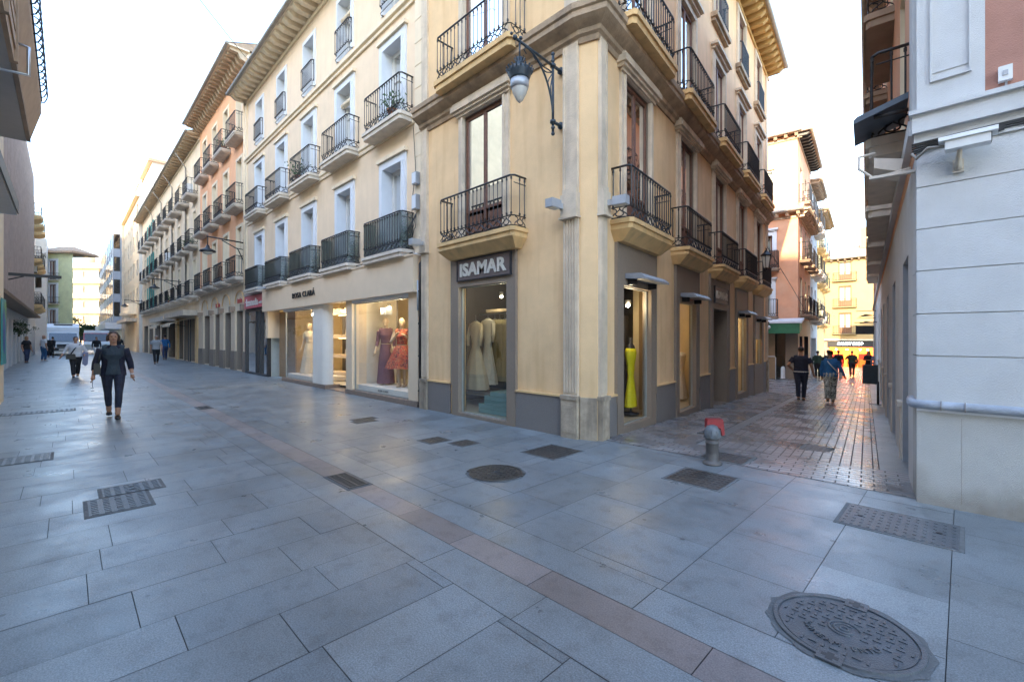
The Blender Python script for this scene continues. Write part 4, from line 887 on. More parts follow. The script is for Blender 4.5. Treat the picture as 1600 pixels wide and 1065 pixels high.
# grey block with bay windows
Gb = thing('grey_bay_building', 'grey block with dark bay windows at the far end of the street', 'building', (-95, 5.3, 0)); FGB = Face(-78, 5.1, -1, 0, 0, -1)
wall(Gb, FGB, 0, 36, -.6, 17.4, [], ['grey_metal', 'stone_pale']); q1 = FGB.P(36, 0, 0); shell(Gb, [(-78, 5.1), (-78, 20), (q1.x, 20), (q1.x, q1.y)], -.6, 17.4, 'stone_pale')
mat('grey_bay', (.36, .38, .42), .6, .1, 2)
for i in range(9):
    u = 2.5 + 4 * i; fbox(Gb, FGB, 'bay', 'grey_bay', [(u - 1.1, u + 1.1, .02, .8, 3.6, 17.0)])
    for z in (4.4, 7.4, 10.4, 13.4): fbox(Gb, FGB, 'bay_window', 'dark_glass', [(u - .9, u + .9, .8, .83, z, z + 1.9), (u - 1.13, u - 1.1, .1, .7, z, z + 1.9), (u + 1.1, u + 1.13, .1, .7, z, z + 1.9)])
fbox(Gb, FGB, 'canopy', 'trim_white', [(0, 30, .02, 1.6, 2.7, 3.5)])

# ================================================================ end of the street
def block(name, label, F, W, H, cols, levels, m, win='dark_glass', depth=12, ww=1.1, roof=None, low=-1, rev='trim_cream', cat='building', frame=None, dv=None, rd=None):
    t = thing(name, label, cat, F.P(W / 2, 0, low)); ops = [(c - ww / 2, c + ww / 2, z, z + h, .18) for c in cols for z, h in levels]
    wall(t, F, 0, W, low, H, ops, [m, rev])
    for a, c, p, q, dd in ops:
        if frame: put_window(t, F, (a + c) / 2, p, c - a, q - p, frame, 'blk', .12, leafs=2, bars=(.7,))
        else: b = MB(); b.T = F.T(t); b.quad((a, -.15, p), (c, -.15, p), (c, -.15, q), (a, -.15, q)); b.build('window', win, t)
    A, B = F.P(0, 0, 0), F.P(W, 0, 0); a2, b2 = (A + Vector(dv) * depth, B + Vector(dv) * depth) if dv else (F.P(0, -depth, 0), F.P(W, -depth, 0))
    shell(t, [(A.x, A.y), (a2.x, a2.y), (b2.x, b2.y), (B.x, B.y)], low, H, m)
    if roof:
        depth = rd or depth
        r = MB(); r.T = F.T(t); e = roof
        v = [(-e, e, H), (W + e, e, H), (W + e, -depth - e, H), (-e, -depth - e, H), (-e, e, H + .25), (W + e, e, H + .25), (W + e, -depth - e, H + .25), (-e, -depth - e, H + .25), (W * .25, -depth * .5, H + 1.2), (W * .75, -depth * .5, H + 1.2)]
        r.add(v, [(0, 1, 2, 3), (0, 1, 5, 4), (1, 2, 6, 5), (2, 3, 7, 6), (3, 0, 4, 7), (4, 5, 9, 8), (5, 6, 9), (6, 7, 8, 9), (7, 4, 8)], False); r.build('roof', 'roof_tile', t)
    return t
def cam2w(px, Z): X = (px - 800) / 700 * Z; return (.705 * X - .710 * Z, .710 * X + .705 * Z)
def cam_face(px0, px1, Z0, Z1):
    a = Vector((*cam2w(px0, Z0), 0)); c = Vector((*cam2w(px1, Z1), 0)); d = (c - a); n = Vector((d.y, -d.x, 0))
    if n.dot(-a) < 0: n = -n
    return Face(a.x, a.y, d.x, d.y, n.x, n.y), d.length
F1, W1 = cam_face(68, 114, 62, 62)
gr = block('green_building', 'pale green building with dark windows in white frames at the end of the street', F1, W1, 13.2, [1.3], [(2.8, 2.6), (6.3, 2.6), (9.6, 2.6)], 'stucco_green', roof=.7, ww=.95, frame='wood_brown', rev='trim_white', depth=9, dv=(-1, 0, 0), rd=2.5)
for z in (2.8, 6.3, 9.6): surround(gr, F1, 1.3, z, .95, 2.6, .28, .06, 'trim_white'); put_balcony(gr, F1, 1.3, z - .02, 1.9, .4, .9, 'slab_stone', .15, 'gr', rail_key='gr', gap=.16)
fbox(gr, F1, 'cafe_awning', 'trim_cream', [(-2.0, 2.2, .1, 1.4, 2.0, 2.35)])
F2, W2 = cam_face(96, 200, 96, 96)
bl = block('white_apartment_block', 'bright white apartment block with long balconies closing the far end of the street', F2, W2, 17.5, [2.2, 5.5, 8.8, 12.0], [(1.5, 1.6), (4.6, 1.6), (7.8, 1.6), (11, 1.6), (14.2, 1.6)], 'clad_beige', ww=1.8, rev='white_wall', dv=(-1, 0, 0))
for z in (3.6, 6.8, 10.0, 13.2, 16.4): fbox(bl, F2, 'long_balcony', 'white_wall', [(-.2, W2, .02, 1.2, z, z + 1.0)])
fbox(bl, F2, 'rooftop_hut', 'clad_beige', [(3.6, 4.8, -3, -1, 17.5, 20.0)]); fbox(bl, F2, 'penthouse', 'white_wall', [(5.5, W2, -6, -2, 17.5, 19.2)])
# ================================================================ left side of the street
FL = Face(-50, -2.1, 1, 0, 0, 1)
L2 = thing('slatted_building', 'pinkish building clad in tall vertical fins with a long dark canopy, left side', 'building', (-35, -2.2, 0))
wall(L2, FL, 0, 32.5, 3.0, 13.6, [], ['wood_fin', 'wood_fin']); wall(L2, FL, 0, 33, -.05, 3.0, [(1 + 2.6 * i, 3.0 + 2.6 * i, 0, 2.5, .1) for i in range(12)], ['stucco_white', 'stucco_white'])
for i in range(12): fbox(L2, FL, 'roller_shutter', 'shutter_white', [(1 + 2.6 * i, 3.0 + 2.6 * i, -.1, -.07, 0, 2.5)] + [(1.02 + 2.6 * i + .33 * k, 1.06 + 2.6 * i + .33 * k, -.07, -.04, .02, 2.48) for k in range(6)])
for i in range(46): fbox(L2, FL, 'fin', 'wood_fin', [(.3 + .7 * i, .42 + .7 * i, 0, .32, 3.25, 13.8 - .0 * i)])
for i in (8, 22, 30): fbox(L2, FL, 'pale_strip', 'trim_cream', [(.62 + .7 * i, .8 + .7 * i, 0, .1, 3.25, 13.7)])
b = MB(); b.T = FL.T(L2); b.prism([(0, 3.02), (.62, 3.02), (.66, 3.12), (0, 3.2)], 'x', 0, 32); b.build('canopy', 'soffit_brown', L2)
shell(L2, [(-50, -2.1), (-50, -14), (-17, -14), (-17, -2.1)], 0, 13.6, 'stucco_pale')
FW = Face(-62, -2.15, 1, 0, 0, 1)
L3 = thing('white_balcony_building', 'white building with small carved balconies beyond the slatted one', 'building', (-56, -2.2, 0))
l3 = [(c - .5, c + .5, z, z + 2.3, .2) for c in (2, 5.8, 9.6) for z in (4.2, 7.8, 11.2)]
wall(L3, FW, 0, 11.9, -.05, 14.6, l3, ['stucco_white', 'trim_cream'])
for a, c, p, q, dd in l3: simple_window(L3, FW, (a + c) / 2, p, 1.0, 2.3, 'wood_white', key='l3'); put_balcony(L3, FW, (a + c) / 2, p - .04, 2.2, .7, .95, 'slab_yellow', .22, 'l3', step=True, rail_key='l3', gap=.15)
shell(L3, [(-62, -2.15), (-62, -14), (-50.05, -14), (-50.05, -2.15)], 0, 14.6, 'stucco_white')
fbox(L3, FW, 'shutter', 'grey_metal', [(6.9, 7.6, .02, .08, 4.3, 6.3)])
F3, W3 = cam_face(50, 73, 58, 58)
L4 = block('plain_white_building', 'narrow plain white building with a dish, next to the green building', F3, W3, 14.4, [.7], [(4.6, 1.5), (8.0, 1.4)], 'stucco_white', depth=10, low=-.2, dv=(-1, 0, 0))
t = thing('satellite_dish', 'round white dish on the edge of the plain white building', 'satellite dish', F3.P(1.7, .1, 12.2)); b = MB(); b.T = Matrix.Rotation(R(50), 4, 'X'); b.lathe([(.02, 0), (.35, .05), (.55, .16), (.56, .17), (.35, .07), (.02, .02)], (0, 0, 0), 20); b.build('dish', 'white_paint', t); MB().tube([(0, 0, 0), (0, .2, -.4)], .03, 6).build('mast', 'iron', t)
# near left building whose overhanging brown balcony fills the top left
N = thing('overhang_building', 'building behind the camera on the left with a long overhanging brown panelled balcony', 'building', (-6, -1.1, 0))
FN = Face(-16.2, -1.08, 1, 0, 0, 1); NZ = 7.6
nb = [(3 + 3.4 * i - .6, 3 + 3.4 * i + .6, z, z + 1.2, .2) for i in range(6) for z in (3.9,)] + [(8 + 3.4 * i, 10.4 + 3.4 * i, .3, 2.6, .25) for i in range(4)]
wall(N, FN, 0, 22, -.05, NZ, nb, ['trim_cream', 'stone_dark'])
for a, c, p, q, dd in nb:
    b = MB(); b.T = FN.T(N); b.quad((a, -.18, p), (c, -.18, p), (c, -.18, q), (a, -.18, q)); b.build('window', 'dark_glass', N)
shell(N, [(-16.2, -1.08), (-16.2, -13), (5.8, -13), (5.8, -1.08)], 0, NZ, 'stucco_pale')
# overhang: grey soffit, brown edge strip, tilted tan panels, end cap
b = MB(); b.T = Matrix.Translation(-N.location)
x0, x1 = -12.75, 4.0
pr = [(-1.08, 5.29), (-.56, 5.29), (-.56, 5.55), (-1.08, 5.55)]
b.prism(pr, 'x', x0, x1); b.build('balcony_soffit', 'balcony_soffit', N)
b = MB(); b.T = Matrix.Translation(-N.location); b.prism([(-.555, 5.29), (-.50, 5.29), (-.50, 5.36), (-.555, 5.36)], 'x', x0, x1); b.build('balcony_edge', 'soffit_brown', N)
b = MB(); b.T = Matrix.Translation(-N.location); b.prism([(-.50, 5.365), (-.36, 5.9), (-.36, 6.35), (-.45, 6.35), (-.6, 5.365)], 'x', x0, x1); b.build('balcony_front', 'balcony_brown', N)
b = MB(); b.T = Matrix.Translation(-N.location); b.tube([(-12.7, -.35, 6.12), (4, -.35, 6.12)], .010, 5)
for i in range(34):
    x = -12.6 + i * .28; pts = [(x, -.36 + .09 * math.sin(a) , 6.05 + .2 - .2 * math.cos(a) * 1.0) for a in [k * math.pi / 6 for k in range(7)]]; b.tube(pts, .010, 4)
b.build('curled_railing', 'iron_blue', N)
for x in (-7.7, -6.6, -5.5):
    b = MB(); b.T = Matrix.Translation(-N.location); b.box(x, x + 1.06, -.47, -.43, 4.66, 8.4); [b.box(x + .08, x + .98, -.43, -.415, 4.8 + .2 * k, 4.92 + .2 * k) for k in range(17)]; b.box(x, x + .07, -.43, -.40, 4.66, 8.4); b.build('louvre_panel', 'balcony_brown', N)
b = MB(); b.T = Matrix.Translation(-N.location); b.tube([(-8.7, -1.0, 4.93), (-8.7, -.61, 4.95), (-8.7, -.36, 4.97), (-8.7, -.36, 5.33), (-8.7, -.5, 5.35)], .022, 8); b.build('handrail_hoop', 'steel', N)
b = MB(); b.T = Matrix.Translation(-N.location); b.prism([(-1.08, 3.65), (-.62, 3.65), (-.62, 3.9), (-1.08, 4.05)], 'x', -11.7, -5.5); b.build('sign_canopy', 'grey_metal', N)
b = MB(); b.T = Matrix.Translation(-N.location); b.box(-11.65, -5.5, -.615, -.60, 3.67, 3.88); b.build('canopy_face', 'black_plastic', N)
# poster strip on the end pillar
t = thing('poster_board', 'tall narrow poster with teal and blue shapes on the left pillar', 'poster', (-15.6, -1.05, .9))
b = MB(); b.box(-.45, .45, 0, .02, 0, 1.5); b.build('board', 'poster_teal', t); b = MB(); b.add([(-.1, .025, .2), (.3, .025, .35), (.35, .025, 1.1), (.1, .025, 1.3), (-.2, .025, .8)], [(0, 1, 2, 3, 4)], False); b.build('blue_shape', 'poster_blue', t)
b = MB(); b.add([(-.4, .025, 1.0), (.05, .025, 1.35), (-.1, .025, 1.48), (-.44, .025, 1.4)], [(0, 1, 2, 3)], False); b.build('green_shape', 'poster_leaf', t)
t = thing('blade_sign', 'thin dark blade sign sticking out from the left pillar over the street', 'sign', (-16.1, -1.0, 3.0)); b = MB(); b.box(-.02, .02, 0, .9, 0, .07); b.build('blade', 'black_plastic', t); MB().tube([(0, 0, -.1), (0, .25, 0)], .015, 5).build('stay', 'iron', t)

# ================================================================ white corner building on the right
Wb = thing('white_corner_building', 'white rendered corner building with grooved blocks and a terracotta upper wall, on the right', 'building', (1, 5.6, 0))
FR = Face(-.30, 5.52, 1, 0, 0, -1)               # faces the main street
FS = Face(-.30, 5.52, -.119, .993, -.993, -.119)  # faces the lane
WZ = 9.7
# blocks with shadow grooves
def block_wall(F, u0, u1, zs, m, name, g=.008, d=.012, openings=()):
    b = MB(); b.T = F.T(Wb)
    for z0, z1 in zip(zs, zs[1:]):
        segs = [(u0, u1)]
        for o in openings:
            if o[2] < z1 - .01 and o[3] > z0 + .01:
                ns = []
                for s in segs:
                    if o[0] > s[0]: ns.append((s[0], min(s[1], o[0])))
                    if o[1] < s[1]: ns.append((max(s[0], o[1]), s[1]))
                segs = [s for s in ns if s[1] - s[0] > .01]
        for a, c in segs: b.box(a, c, -.05, 0, z0 + g / 2, z1 - g / 2)
    return b.build(name, m, Wb)
zs = [.90, 1.34, 1.72, 2.11, 2.49, 2.87, 3.20]
mat('moulding_paint', (.40, .43, .48), .6, .2, 6, .3, 60, streak=.5, stain_col=(.2, .2, .2))
block_wall(FR, 0.0, 14, zs, 'render_white', 'rendered_blocks')
fbox(Wb, FR, 'groove_backing', 'render_lower', [(.02, 14, -.30, -.018, -.05, 3.3)])
fbox(Wb, FR, 'lower_wall', 'render_lower', [(0, .92, -.05, 0, -.03, .86), (.924, 14, -.05, 0, -.03, .86)])
sops = [(1.05, 2.0, -.3, 2.42, .25), (3.9, 4.9, -.4, 2.42, .25), (6.7, 7.7, -.5, 2.42, .25), (9.6, 10.6, -.6, 2.42, .25), (12.4, 13.4, -.7, 2.42, .25), (15.4, 16.4, -.8, 2.4, .25)]
block_wall(FS, 0.052, .42, zs, 'render_white', 'rendered_blocks')
wall(Wb, FS, .42, 34, -1.4, 3.2, sops, ['render_white', 'grey_metal']); fbox(Wb, FS, 'lower_wall', 'render_lower', [(.052, .42, -.05, 0, -.1, .86)])
for a, c, p, q, dd in sops: fbox(Wb, FS, 'door', 'stone_dark', [(a, c, -.24, -.2, p, q)]); fbox(Wb, FS, 'lane_ledge', 'slab_stone', [(c + .1, c + .35, 0, .05, .62, .68), (c + .12, c + .33, 0, .02, -1.0, .62)])
# rounded rail moulding at waist height
b = MB(); b.T = Matrix.Translation(-Wb.location)
pts = [Vector((14, 5.50, .90)), Vector((-.20, 5.50, .90)), Vector((-.29, 5.515, .90)), Vector((-.335, 5.58, .90)), Vector((-.36, 5.93, .90))]
b.tube(pts, .040, 10); b.build('rounded_moulding', 'moulding_paint', Wb)
fbox(Wb, FR, 'moulding_joint', 'stone_dark', [(x, x + .004, .02, .0625, .86, .945) for x in (.16, .31)])
fbox(Wb, FR, 'render_crack', 'stone_dark', [(.29, .292, .0, .001, .05, .80)])
fbox(Wb, FR, 'moulding_band', 'trim_white', [(0.0, 14, -.05, .012, .84, .862)])
# band and cornice over the ground floor
fbox(Wb, FR, 'cornice', 'render_white', [(-.03, .80, -.05, .05, 3.36, 3.52), (-.05, .80, -.05, .085, 3.52, 3.56), (.80, 14, -.05, .03, 3.32, 3.49), (.8, 14, -.05, .06, 3.49, 3.53), (-.02, 14, -.05, .02, 3.2, 3.23), (-.02, .8, -.05, .0, 3.28, 3.36)])
fbox(Wb, FR, 'corner_pilaster', 'render_white', [(-.0, .43, -.05, .025, 3.56, WZ), (.10, .34, .025, .032, 3.86, 3.87), (.09, .105, .025, .045, 3.80, 8.0), (.335, .35, .025, .045, 3.80, 8.0), (.09, .35, .025, .045, 3.785, 3.80)])
wall(Wb, FR, .43, 14, 3.5, WZ, [(2.2, 3.3, 4.0, 6.2, .2), (5.2, 6.3, 4.0, 6.2, .2)], ['stucco_terracotta', 'trim_cream'])
wall(Wb, FS, .05, 34, 3.2, WZ, [(c - .5, c + .5, z, z + 2.2, .2) for c in (2.1, 5.3, 8.4, 11.5, 14.6) for z in (3.8, 7.0)], ['stucco_salmon', 'trim_cream'])
fbox(Wb, FS, 'corner_pilaster', 'render_white', [(.052, .36, -.05, .03, 3.56, WZ)]); fbox(Wb, FS, 'cornice', 'render_white', [(.0, 34, -.05, .06, 3.36, 3.5)])
for c in (2.1, 5.3, 8.4, 11.5, 14.6):
    for z in (3.8, 7.0): simple_window(Wb, FS, c, z, 1.0, 2.2, 'wood_brown', key='w')
    put_balcony(Wb, FS, c, 3.72, 2.4, .34, .95, 'slab_stone', .2, 'w1', rail_key='w', gap=.12); put_balcony(Wb, FS, c, 6.95, 2.3, .37, .95, 'soffit_brown', .22, 'w2', rail_key='w2', gap=.12)
shell(Wb, [(13.7, 5.55), (13.7, 20), (-4.3, 39.2)], 0, WZ, 'stucco_pale')
b = MB(); b.T = Matrix.Translation(-Wb.location); b.poly([(-.3, 5.55, WZ), (13.7, 5.55, WZ), (13.7, 20, WZ), (-4.3, 39.2, WZ)]); b.build('flat_top', 'roof_tile', Wb)
eave(Wb, FS, -.2, 34, WZ, .35, 'soffit_brown', 'soffit_brown', .5, rise=1.0)
eave(Wb, FR, -.2, 14, WZ, .5, 'soffit_brown', 'soffit_brown', .5, rise=1.0)
# CCTV camera, switch box, floodlight, cables, canopy
t = thing('security_camera', 'white bullet security camera on the face of the white corner wall', 'security camera', FR.P(.27, .02, 3.05))
b = MB(); b.T = FR.T(t); b.prism([(.10, 3.10), (.22, 3.10), (.225, 3.18), (.095, 3.18)], 'x', .19, .46); b.prism([(.08, 3.175), (.24, 3.175), (.235, 3.21), (.085, 3.21)], 'x', .15, .50); b.build('housing', 'white_paint', t)
b = MB(); b.T = FR.T(t); b.tube([(.27, .02, 2.97), (.27, .06, 3.02), (.28, .15, 3.10)], [.03, .022, .016], 8); b.box(.235, .305, .001, .03, 2.94, 3.05); b.build('bracket', 'slab_stone', t); b = MB(); b.T = FR.T(t); b.tube([(.19, .15, 3.15), (.08, .12, 3.18), (.0, .06, 3.12), (-.03, .05, 3.18)], .012, 6); b.build('cable', 'gutter_metal', t)
b = MB(); b.T = FR.T(t); b.box(.461, .466, .115, .21, 3.11, 3.17); b.build('lens', 'black_plastic', t)
t = thing('switch_box', 'small white switch box on the terracotta wall', 'switch box', FR.P(.54, .0, 3.66)); b = MB(); b.T = FR.T(t); b.box(.505, .585, .001, .05, 3.62, 3.74); b.build('box', 'white_paint', t); b = MB(); b.T = FR.T(t); b.box(.53, .56, .05, .056, 3.66, 3.70); b.tube([(.55, .02, 3.62), (.55, .02, 3.56)], .008, 5); b.build('button', 'grey_metal', t)
t = thing('floodlight', 'large pale floodlight with a tubular bracket at the corner above the lane', 'wall light', FS.P(.4, .1, 3.3))
b = MB(); b.T = FS.T(t); b.prism([(.10, 3.12), (.30, 3.2), (.30, 3.3), (.08, 3.24)], 'x', .25, .62); b.build('housing', 'slab_stone', t); b = MB(); b.T = FS.T(t); b.tube([(.2, .03, 3.12), (.2, .3, 3.08), (.2, .42, 3.2), (.2, .42, 3.32), (.3, .3, 3.36), (.6, .3, 3.36), (.66, .1, 3.3)], .014, 6); b.box(.12, .18, 0, .34, 3.06, 3.085); b.build('bracket', 'slab_stone', t)
t = thing('cable_bundle', 'black cables strung under the cornice of the white corner building', 'cable', FR.P(.5, .03, 3.27)); b = MB(); b.T = FR.T(t)
for k in range(5): b.tube([(-.03, .03 + .01 * k, 3.18 + .018 * k), (.25, .02 + .008 * k, 3.235 + .008 * k), (.6, .025, 3.24 + .012 * k + .01 * math.sin(k)), (1.6, .03, 3.24 + .01 * k), (6, .03, 3.24 + .01 * k)], .009, 5)
b.box(.42, .54, .0, .035, 3.22, 3.27); b.build('cables', 'cable', t)
t = thing('metal_hood', 'dark blue grey metal hood jutting from the corner above the cables', 'awning', FS.P(.7, .1, 3.9)); b = MB(); b.T = FS.T(t)
b.prism([(.03, 3.90), (.47, 3.76), (.47, 3.80), (.44, 3.83), (.03, 3.96)], 'x', .45, 1.15); b.build('hood', 'hood_blue', t); b = MB(); b.T = FS.T(t); b.tube([(.5, .03, 3.8), (.5, .3, 3.8)], .02, 6); b.build('bracket', 'iron', t)
# small signs further down the lane
for u, z, lb, m in ((20, 1.95, 'black square sign projecting over the lane far down on the right', 'black_plastic'), (24, 2.65, 'thin dark parasol like blade far down the right side of the lane', 'iron'), (26, 2.35, 'lower thin dark blade far down the right side of the lane', 'iron')):
    t = thing('projecting_sign', lb, 'sign', FS.P(u, .3, z)); b = MB(); b.T = FS.T(t)
    if m == 'black_plastic': b.box(u - .04, u + .04, .1, .75, z - .28, z + .1)
    else: b.prism([(.05, z), (.7, z - .05), (.4, z + .08)], 'x', u - .3, u + .3)
    b.build('panel', m, t); b = MB(); b.T = FS.T(t); b.tube([(u, 0, z + .25), (u, .8, z + .25)], .02, 5); b.build('arm', 'iron', t)
t = thing('menu_board', 'dark sign board on a post standing against the lane wall', 'sign board', FS.P(11.3, .3, gz(11.3))); b = MB(); b.T = FS.T(t); zz = gz(11.3)
b.prism([(.10, zz + .62), (.46, zz + .62), (.46, zz + 1.18), (.10, zz + 1.18)], 'x', 11.28, 11.33); b.build('board', 'iron_blue', t); b = MB(); b.T = FS.T(t); b.tube([(11.3, .1, zz), (11.3, .1, zz + .7)], .03, 6); b.box(11.15, 11.45, .0, .3, zz, zz + .04); b.build('post', 'iron', t)

# ================================================================ lane: orange corner, blue facade, golden end
F5 = Face(-6.5, 28.96, -.993, -.119, .119, -.993)     # faces back down the lane (towards us)
R1 = thing('orange_corner_building', 'orange corner building with an upper tiled ledge and green cafe canopy down the lane', 'building', (-8, 30, -1))
def r1(u): return u
w1 = [(.9, 2.1, 3.7, 6.0, .2), (.55, 1.75, 6.6, 8.0, .2), (1.2, 3.2, 9.2, 11.2, .2)]
o1 = [(1.0, 2.0, 4.3, 5.6, .15), (.9, 2.0, 6.0, 7.9, .2), (1.0, 3.0, 9.7, 11.4, .2)]
wall(R1, F5, 0, 12, -1.2, 2.6, [(.6, 5.0, -1.0, 1.9, .3)], ['stone_dark', 'black_frame']); wall(R1, F5, 0, 12, 2.6, 12.9, [(1.3, 2.3, 2.75, 4.6, .2), (1.25, 2.25, 5.5, 7.4, .2), (1.15, 2.6, 9.7, 11.2, .2)], ['stucco_salmon', 'trim_cream'])
simple_window(R1, F5, 1.8, 2.75, 1.0, 1.85, 'wood_white', key='r'); simple_window(R1, F5, 1.75, 5.5, 1.0, 1.9, 'wood_brown', key='r2'); put_window(R1, F5, 1.87, 9.7, 1.45, 1.5, 'wood_white', 'r3', .15, leafs=2, curtain='curtain_bright')
surround(R1, F5, 1.8, 2.75, 1, 1.85, .22, .06, 'trim_white', lintel=.08); surround(R1, F5, 1.75, 5.5, 1, 1.9, .22, .06, 'trim_white', lintel=.1)
put_balcony(R1, F5, 1.8, 2.7, 1.7, .5, 1.0, 'soffit_brown', .12, 'r1', rail_key='r1', gap=.12); put_balcony(R1, F5, 1.75, 5.45, 1.7, .5, 1.0, 'soffit_brown', .12, 'r1', rail_key='r1', gap=.12, screen='wood_brown')
eave(R1, F5, -.3, 6, 8.55, .45, 'stone_pale', 'stone_pale', .5, rise=.4, run=.05)
F6 = Face(-6.5, 28.96, -.119, .993, .993, .119)
wall(R1, F6, 0, 7, -1.4, 2.6, [(.8, 2.2, -1.1, 1.6, .3), (3.2, 5.6, -1.1, 1.6, .3)], ['stone_dark', 'black_frame'])
r6 = [(c - .45, c + .45, z, z + 2.1, .2) for c in (1.5, 4.0, 6.0) for z in (2.9, 6.0, 9.3)]
wall(R1, F6, 0, 7, 2.6, 12.9, r6, ['stucco_salmon', 'trim_cream'])
for a, c, p, q, dd in r6: simple_window(R1, F6, (a + c) / 2, p, .9, 2.1, 'wood_brown', key='r6'); put_balcony(R1, F6, (a + c) / 2, p - .04, 1.6, .5, 1.0, 'soffit_brown', .15, 'r6', rail_key='r6', gap=.14)
shell(R1, [(-6.5 + -.119 * 7, 28.96 + .993 * 7), (-20, 34), (-18, 27.6)], -1.4, 12.9, 'stucco_salmon')
b = MB(); b.T = Matrix.Translation(-R1.location); b.poly([(-6.5, 28.96, 12.9), (-7.33, 35.9, 12.9), (-20, 34, 12.9), (-18, 27.6, 12.9)]); b.build('flat_top', 'roof_tile', R1)
eave(R1, F6, -.3, 7, 12.9, .6, 'soffit_brown', 'iron', .5, rise=.6); eave(R1, F6, -.2, 7, 8.6, .5, 'stone_pale', 'stone_pale', .5, rise=.3, run=.05); eave(R1, F5, -.2, 12, 12.95, .3, 'soffit_brown', 'soffit_brown', .5, rise=.6)
for o in ((.6, 5.0, -1.0, 1.9),): pane(R1, F5, *o, -.2, 'dark_glass', 'black_frame'); room(R1, F5, .5, 5.1, -1.05, 2.0, 2, 'stone_dark', w0=-.3)
fbox(R1, F5, 'door_pillar', 'wood_panel', [(1.1, 1.5, .02, .1, -1, 1.9)])
t = thing('cafe_canopy', 'green canopy with a white top edge wrapped round the orange corner building', 'awning', F5.P(2, .4, 2.0)); b = MB(); b.T = F5.T(t); b.prism([(.02, 2.0), (1.2, 1.75), (1.2, 2.3), (.02, 2.5)], 'x', -.2, 5.5); b.build('canopy_cloth', 'green_paint', t)
b = MB(); b.T = F5.T(t); b.prism([(.02, 2.505), (1.25, 2.305), (1.25, 2.42), (.02, 2.62)], 'x', -.3, 5.5); b.build('canopy_top', 'trim_white', t)
text('lettering', 'Selen', 'letter_black', t, Matrix.Translation(-t.location) @ on_face(F5, 1.6, 1.22, 2.02), width=.6, height=.2, depth=.01)
t = thing('globe_lamp', 'small white globe lamp fixed over the green canopy', 'wall light', F5.P(1.25, 1.3, 2.1)); MB().ball((0, 0, 0), .11).build('globe', 'lamp_glass_pale', t); MB().box(-.03, .03, -.02, .04, .1, .3).build('stem', 'iron', t)
Bf = thing('blue_grey_facade', 'narrow pale blue grey facade with carved consoles beyond the orange corner', 'building', (-8, 40, -1)); F7 = Face(*F6.P(7.02, -.02, 0)[:2], -.119, .993, .993, .119)
r7 = [(c - .5, c + .5, z, z + 2.2, .2) for c in (1.3, 3.9) for z in (2.9, 6.2, 9.4)]; mat('stucco_blue', (.45, .50, .56), .85, .08, 1.5)
wall(Bf, F7, 0, 5.4, -1.4, 12.2, r7 + [(.8, 4.6, -1.2, 1.5, .3)], ['stucco_blue', 'trim_white'])
for a, c, p, q, dd in r7: simple_window(Bf, F7, (a + c) / 2, p, 1.0, 2.2, 'wood_brown', key='r7'); put_balcony(Bf, F7, (a + c) / 2, p - .04, 1.9, .6, 1.0, 'slab_stone', .25, 'r7', step=True, rail_key='r7', gap=.14)
q = F7.P(5.4, 0, 0); shell(Bf, [(F7.o.x, F7.o.y), (F7.o.x - 9, F7.o.y), (q.x - 9, q.y), (q.x, q.y)], -1.4, 12.2, 'stucco_pale'); eave(Bf, F7, 0, 5.4, 12.2, .6, 'soffit_brown', 'soffit_brown', .4, rise=.6)
Gf = thing('ochre_facade', 'warm ochre facade with plants on its balconies near the end of the lane', 'building', (-9, 46, -1)); F8 = Face(*F7.P(5.42, -.02, 0)[:2], -.119, .993, .993, .119)
r8 = [(c - .45, c + .45, z, z + 2.0, .2) for c in (1.3, 3.8, 6.3) for z in (2.7, 5.8, 8.6)]
wall(Gf, F8, 0, 7.6, -1.6, 11.4, r8, ['stucco_gold', 'trim_cream'])
for a, c, p, q, dd in r8: simple_window(Gf, F8, (a + c) / 2, p, .9, 2.0, 'wood_brown', key='r8'); put_balcony(Gf, F8, (a + c) / 2, p - .04, 1.5, .5, 1.0, 'slab_yellow', .15, 'r8', step=True, rail_key='r8', gap=.14)
q = F8.P(7.6, 0, 0); shell(Gf, [(F8.o.x, F8.o.y), (F8.o.x - 9, F8.o.y), (q.x - 9, q.y), (q.x, q.y)], -1.6, 11.4, 'stucco_gold'); eave(Gf, F8, 0, 7.6, 11.4, .7, 'soffit_gold', 'soffit_brown', .4, rise=.5)
# golden building closing the lane
F9 = Face(-9.9, 56.6, .96, -.0, 0, -1); W9 = 12
E9 = thing('golden_end_building', 'sunlit golden building with brown balcony doors above the candy shop closing the lane', 'building', (-4, 57, -1.6))
e9 = [(c - .55, c + .55, z, z + 2.1, .2) for c in (1.35, 5.6, 9.8) for z in (2.0, 4.75, 7.45)]
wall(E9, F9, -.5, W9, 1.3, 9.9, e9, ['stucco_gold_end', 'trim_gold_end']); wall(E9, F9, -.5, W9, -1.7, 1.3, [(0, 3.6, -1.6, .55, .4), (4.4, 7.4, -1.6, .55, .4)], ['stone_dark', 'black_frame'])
for a, c, p, q, dd in e9:
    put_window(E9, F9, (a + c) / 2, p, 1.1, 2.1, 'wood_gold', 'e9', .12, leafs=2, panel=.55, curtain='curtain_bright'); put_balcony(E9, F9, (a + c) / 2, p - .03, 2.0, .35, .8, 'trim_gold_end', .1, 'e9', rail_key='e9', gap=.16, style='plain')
shell(E9, [(-10.4, 56.6), (-10.4, 66), (1.6, 66), (1.6, 56.6)], -1.7, 9.9, 'stucco_gold'); eave(E9, F9, -.6, W9, 9.6, .45, 'trim_gold_end', 'soffit_brown', .55, rise=2.0)
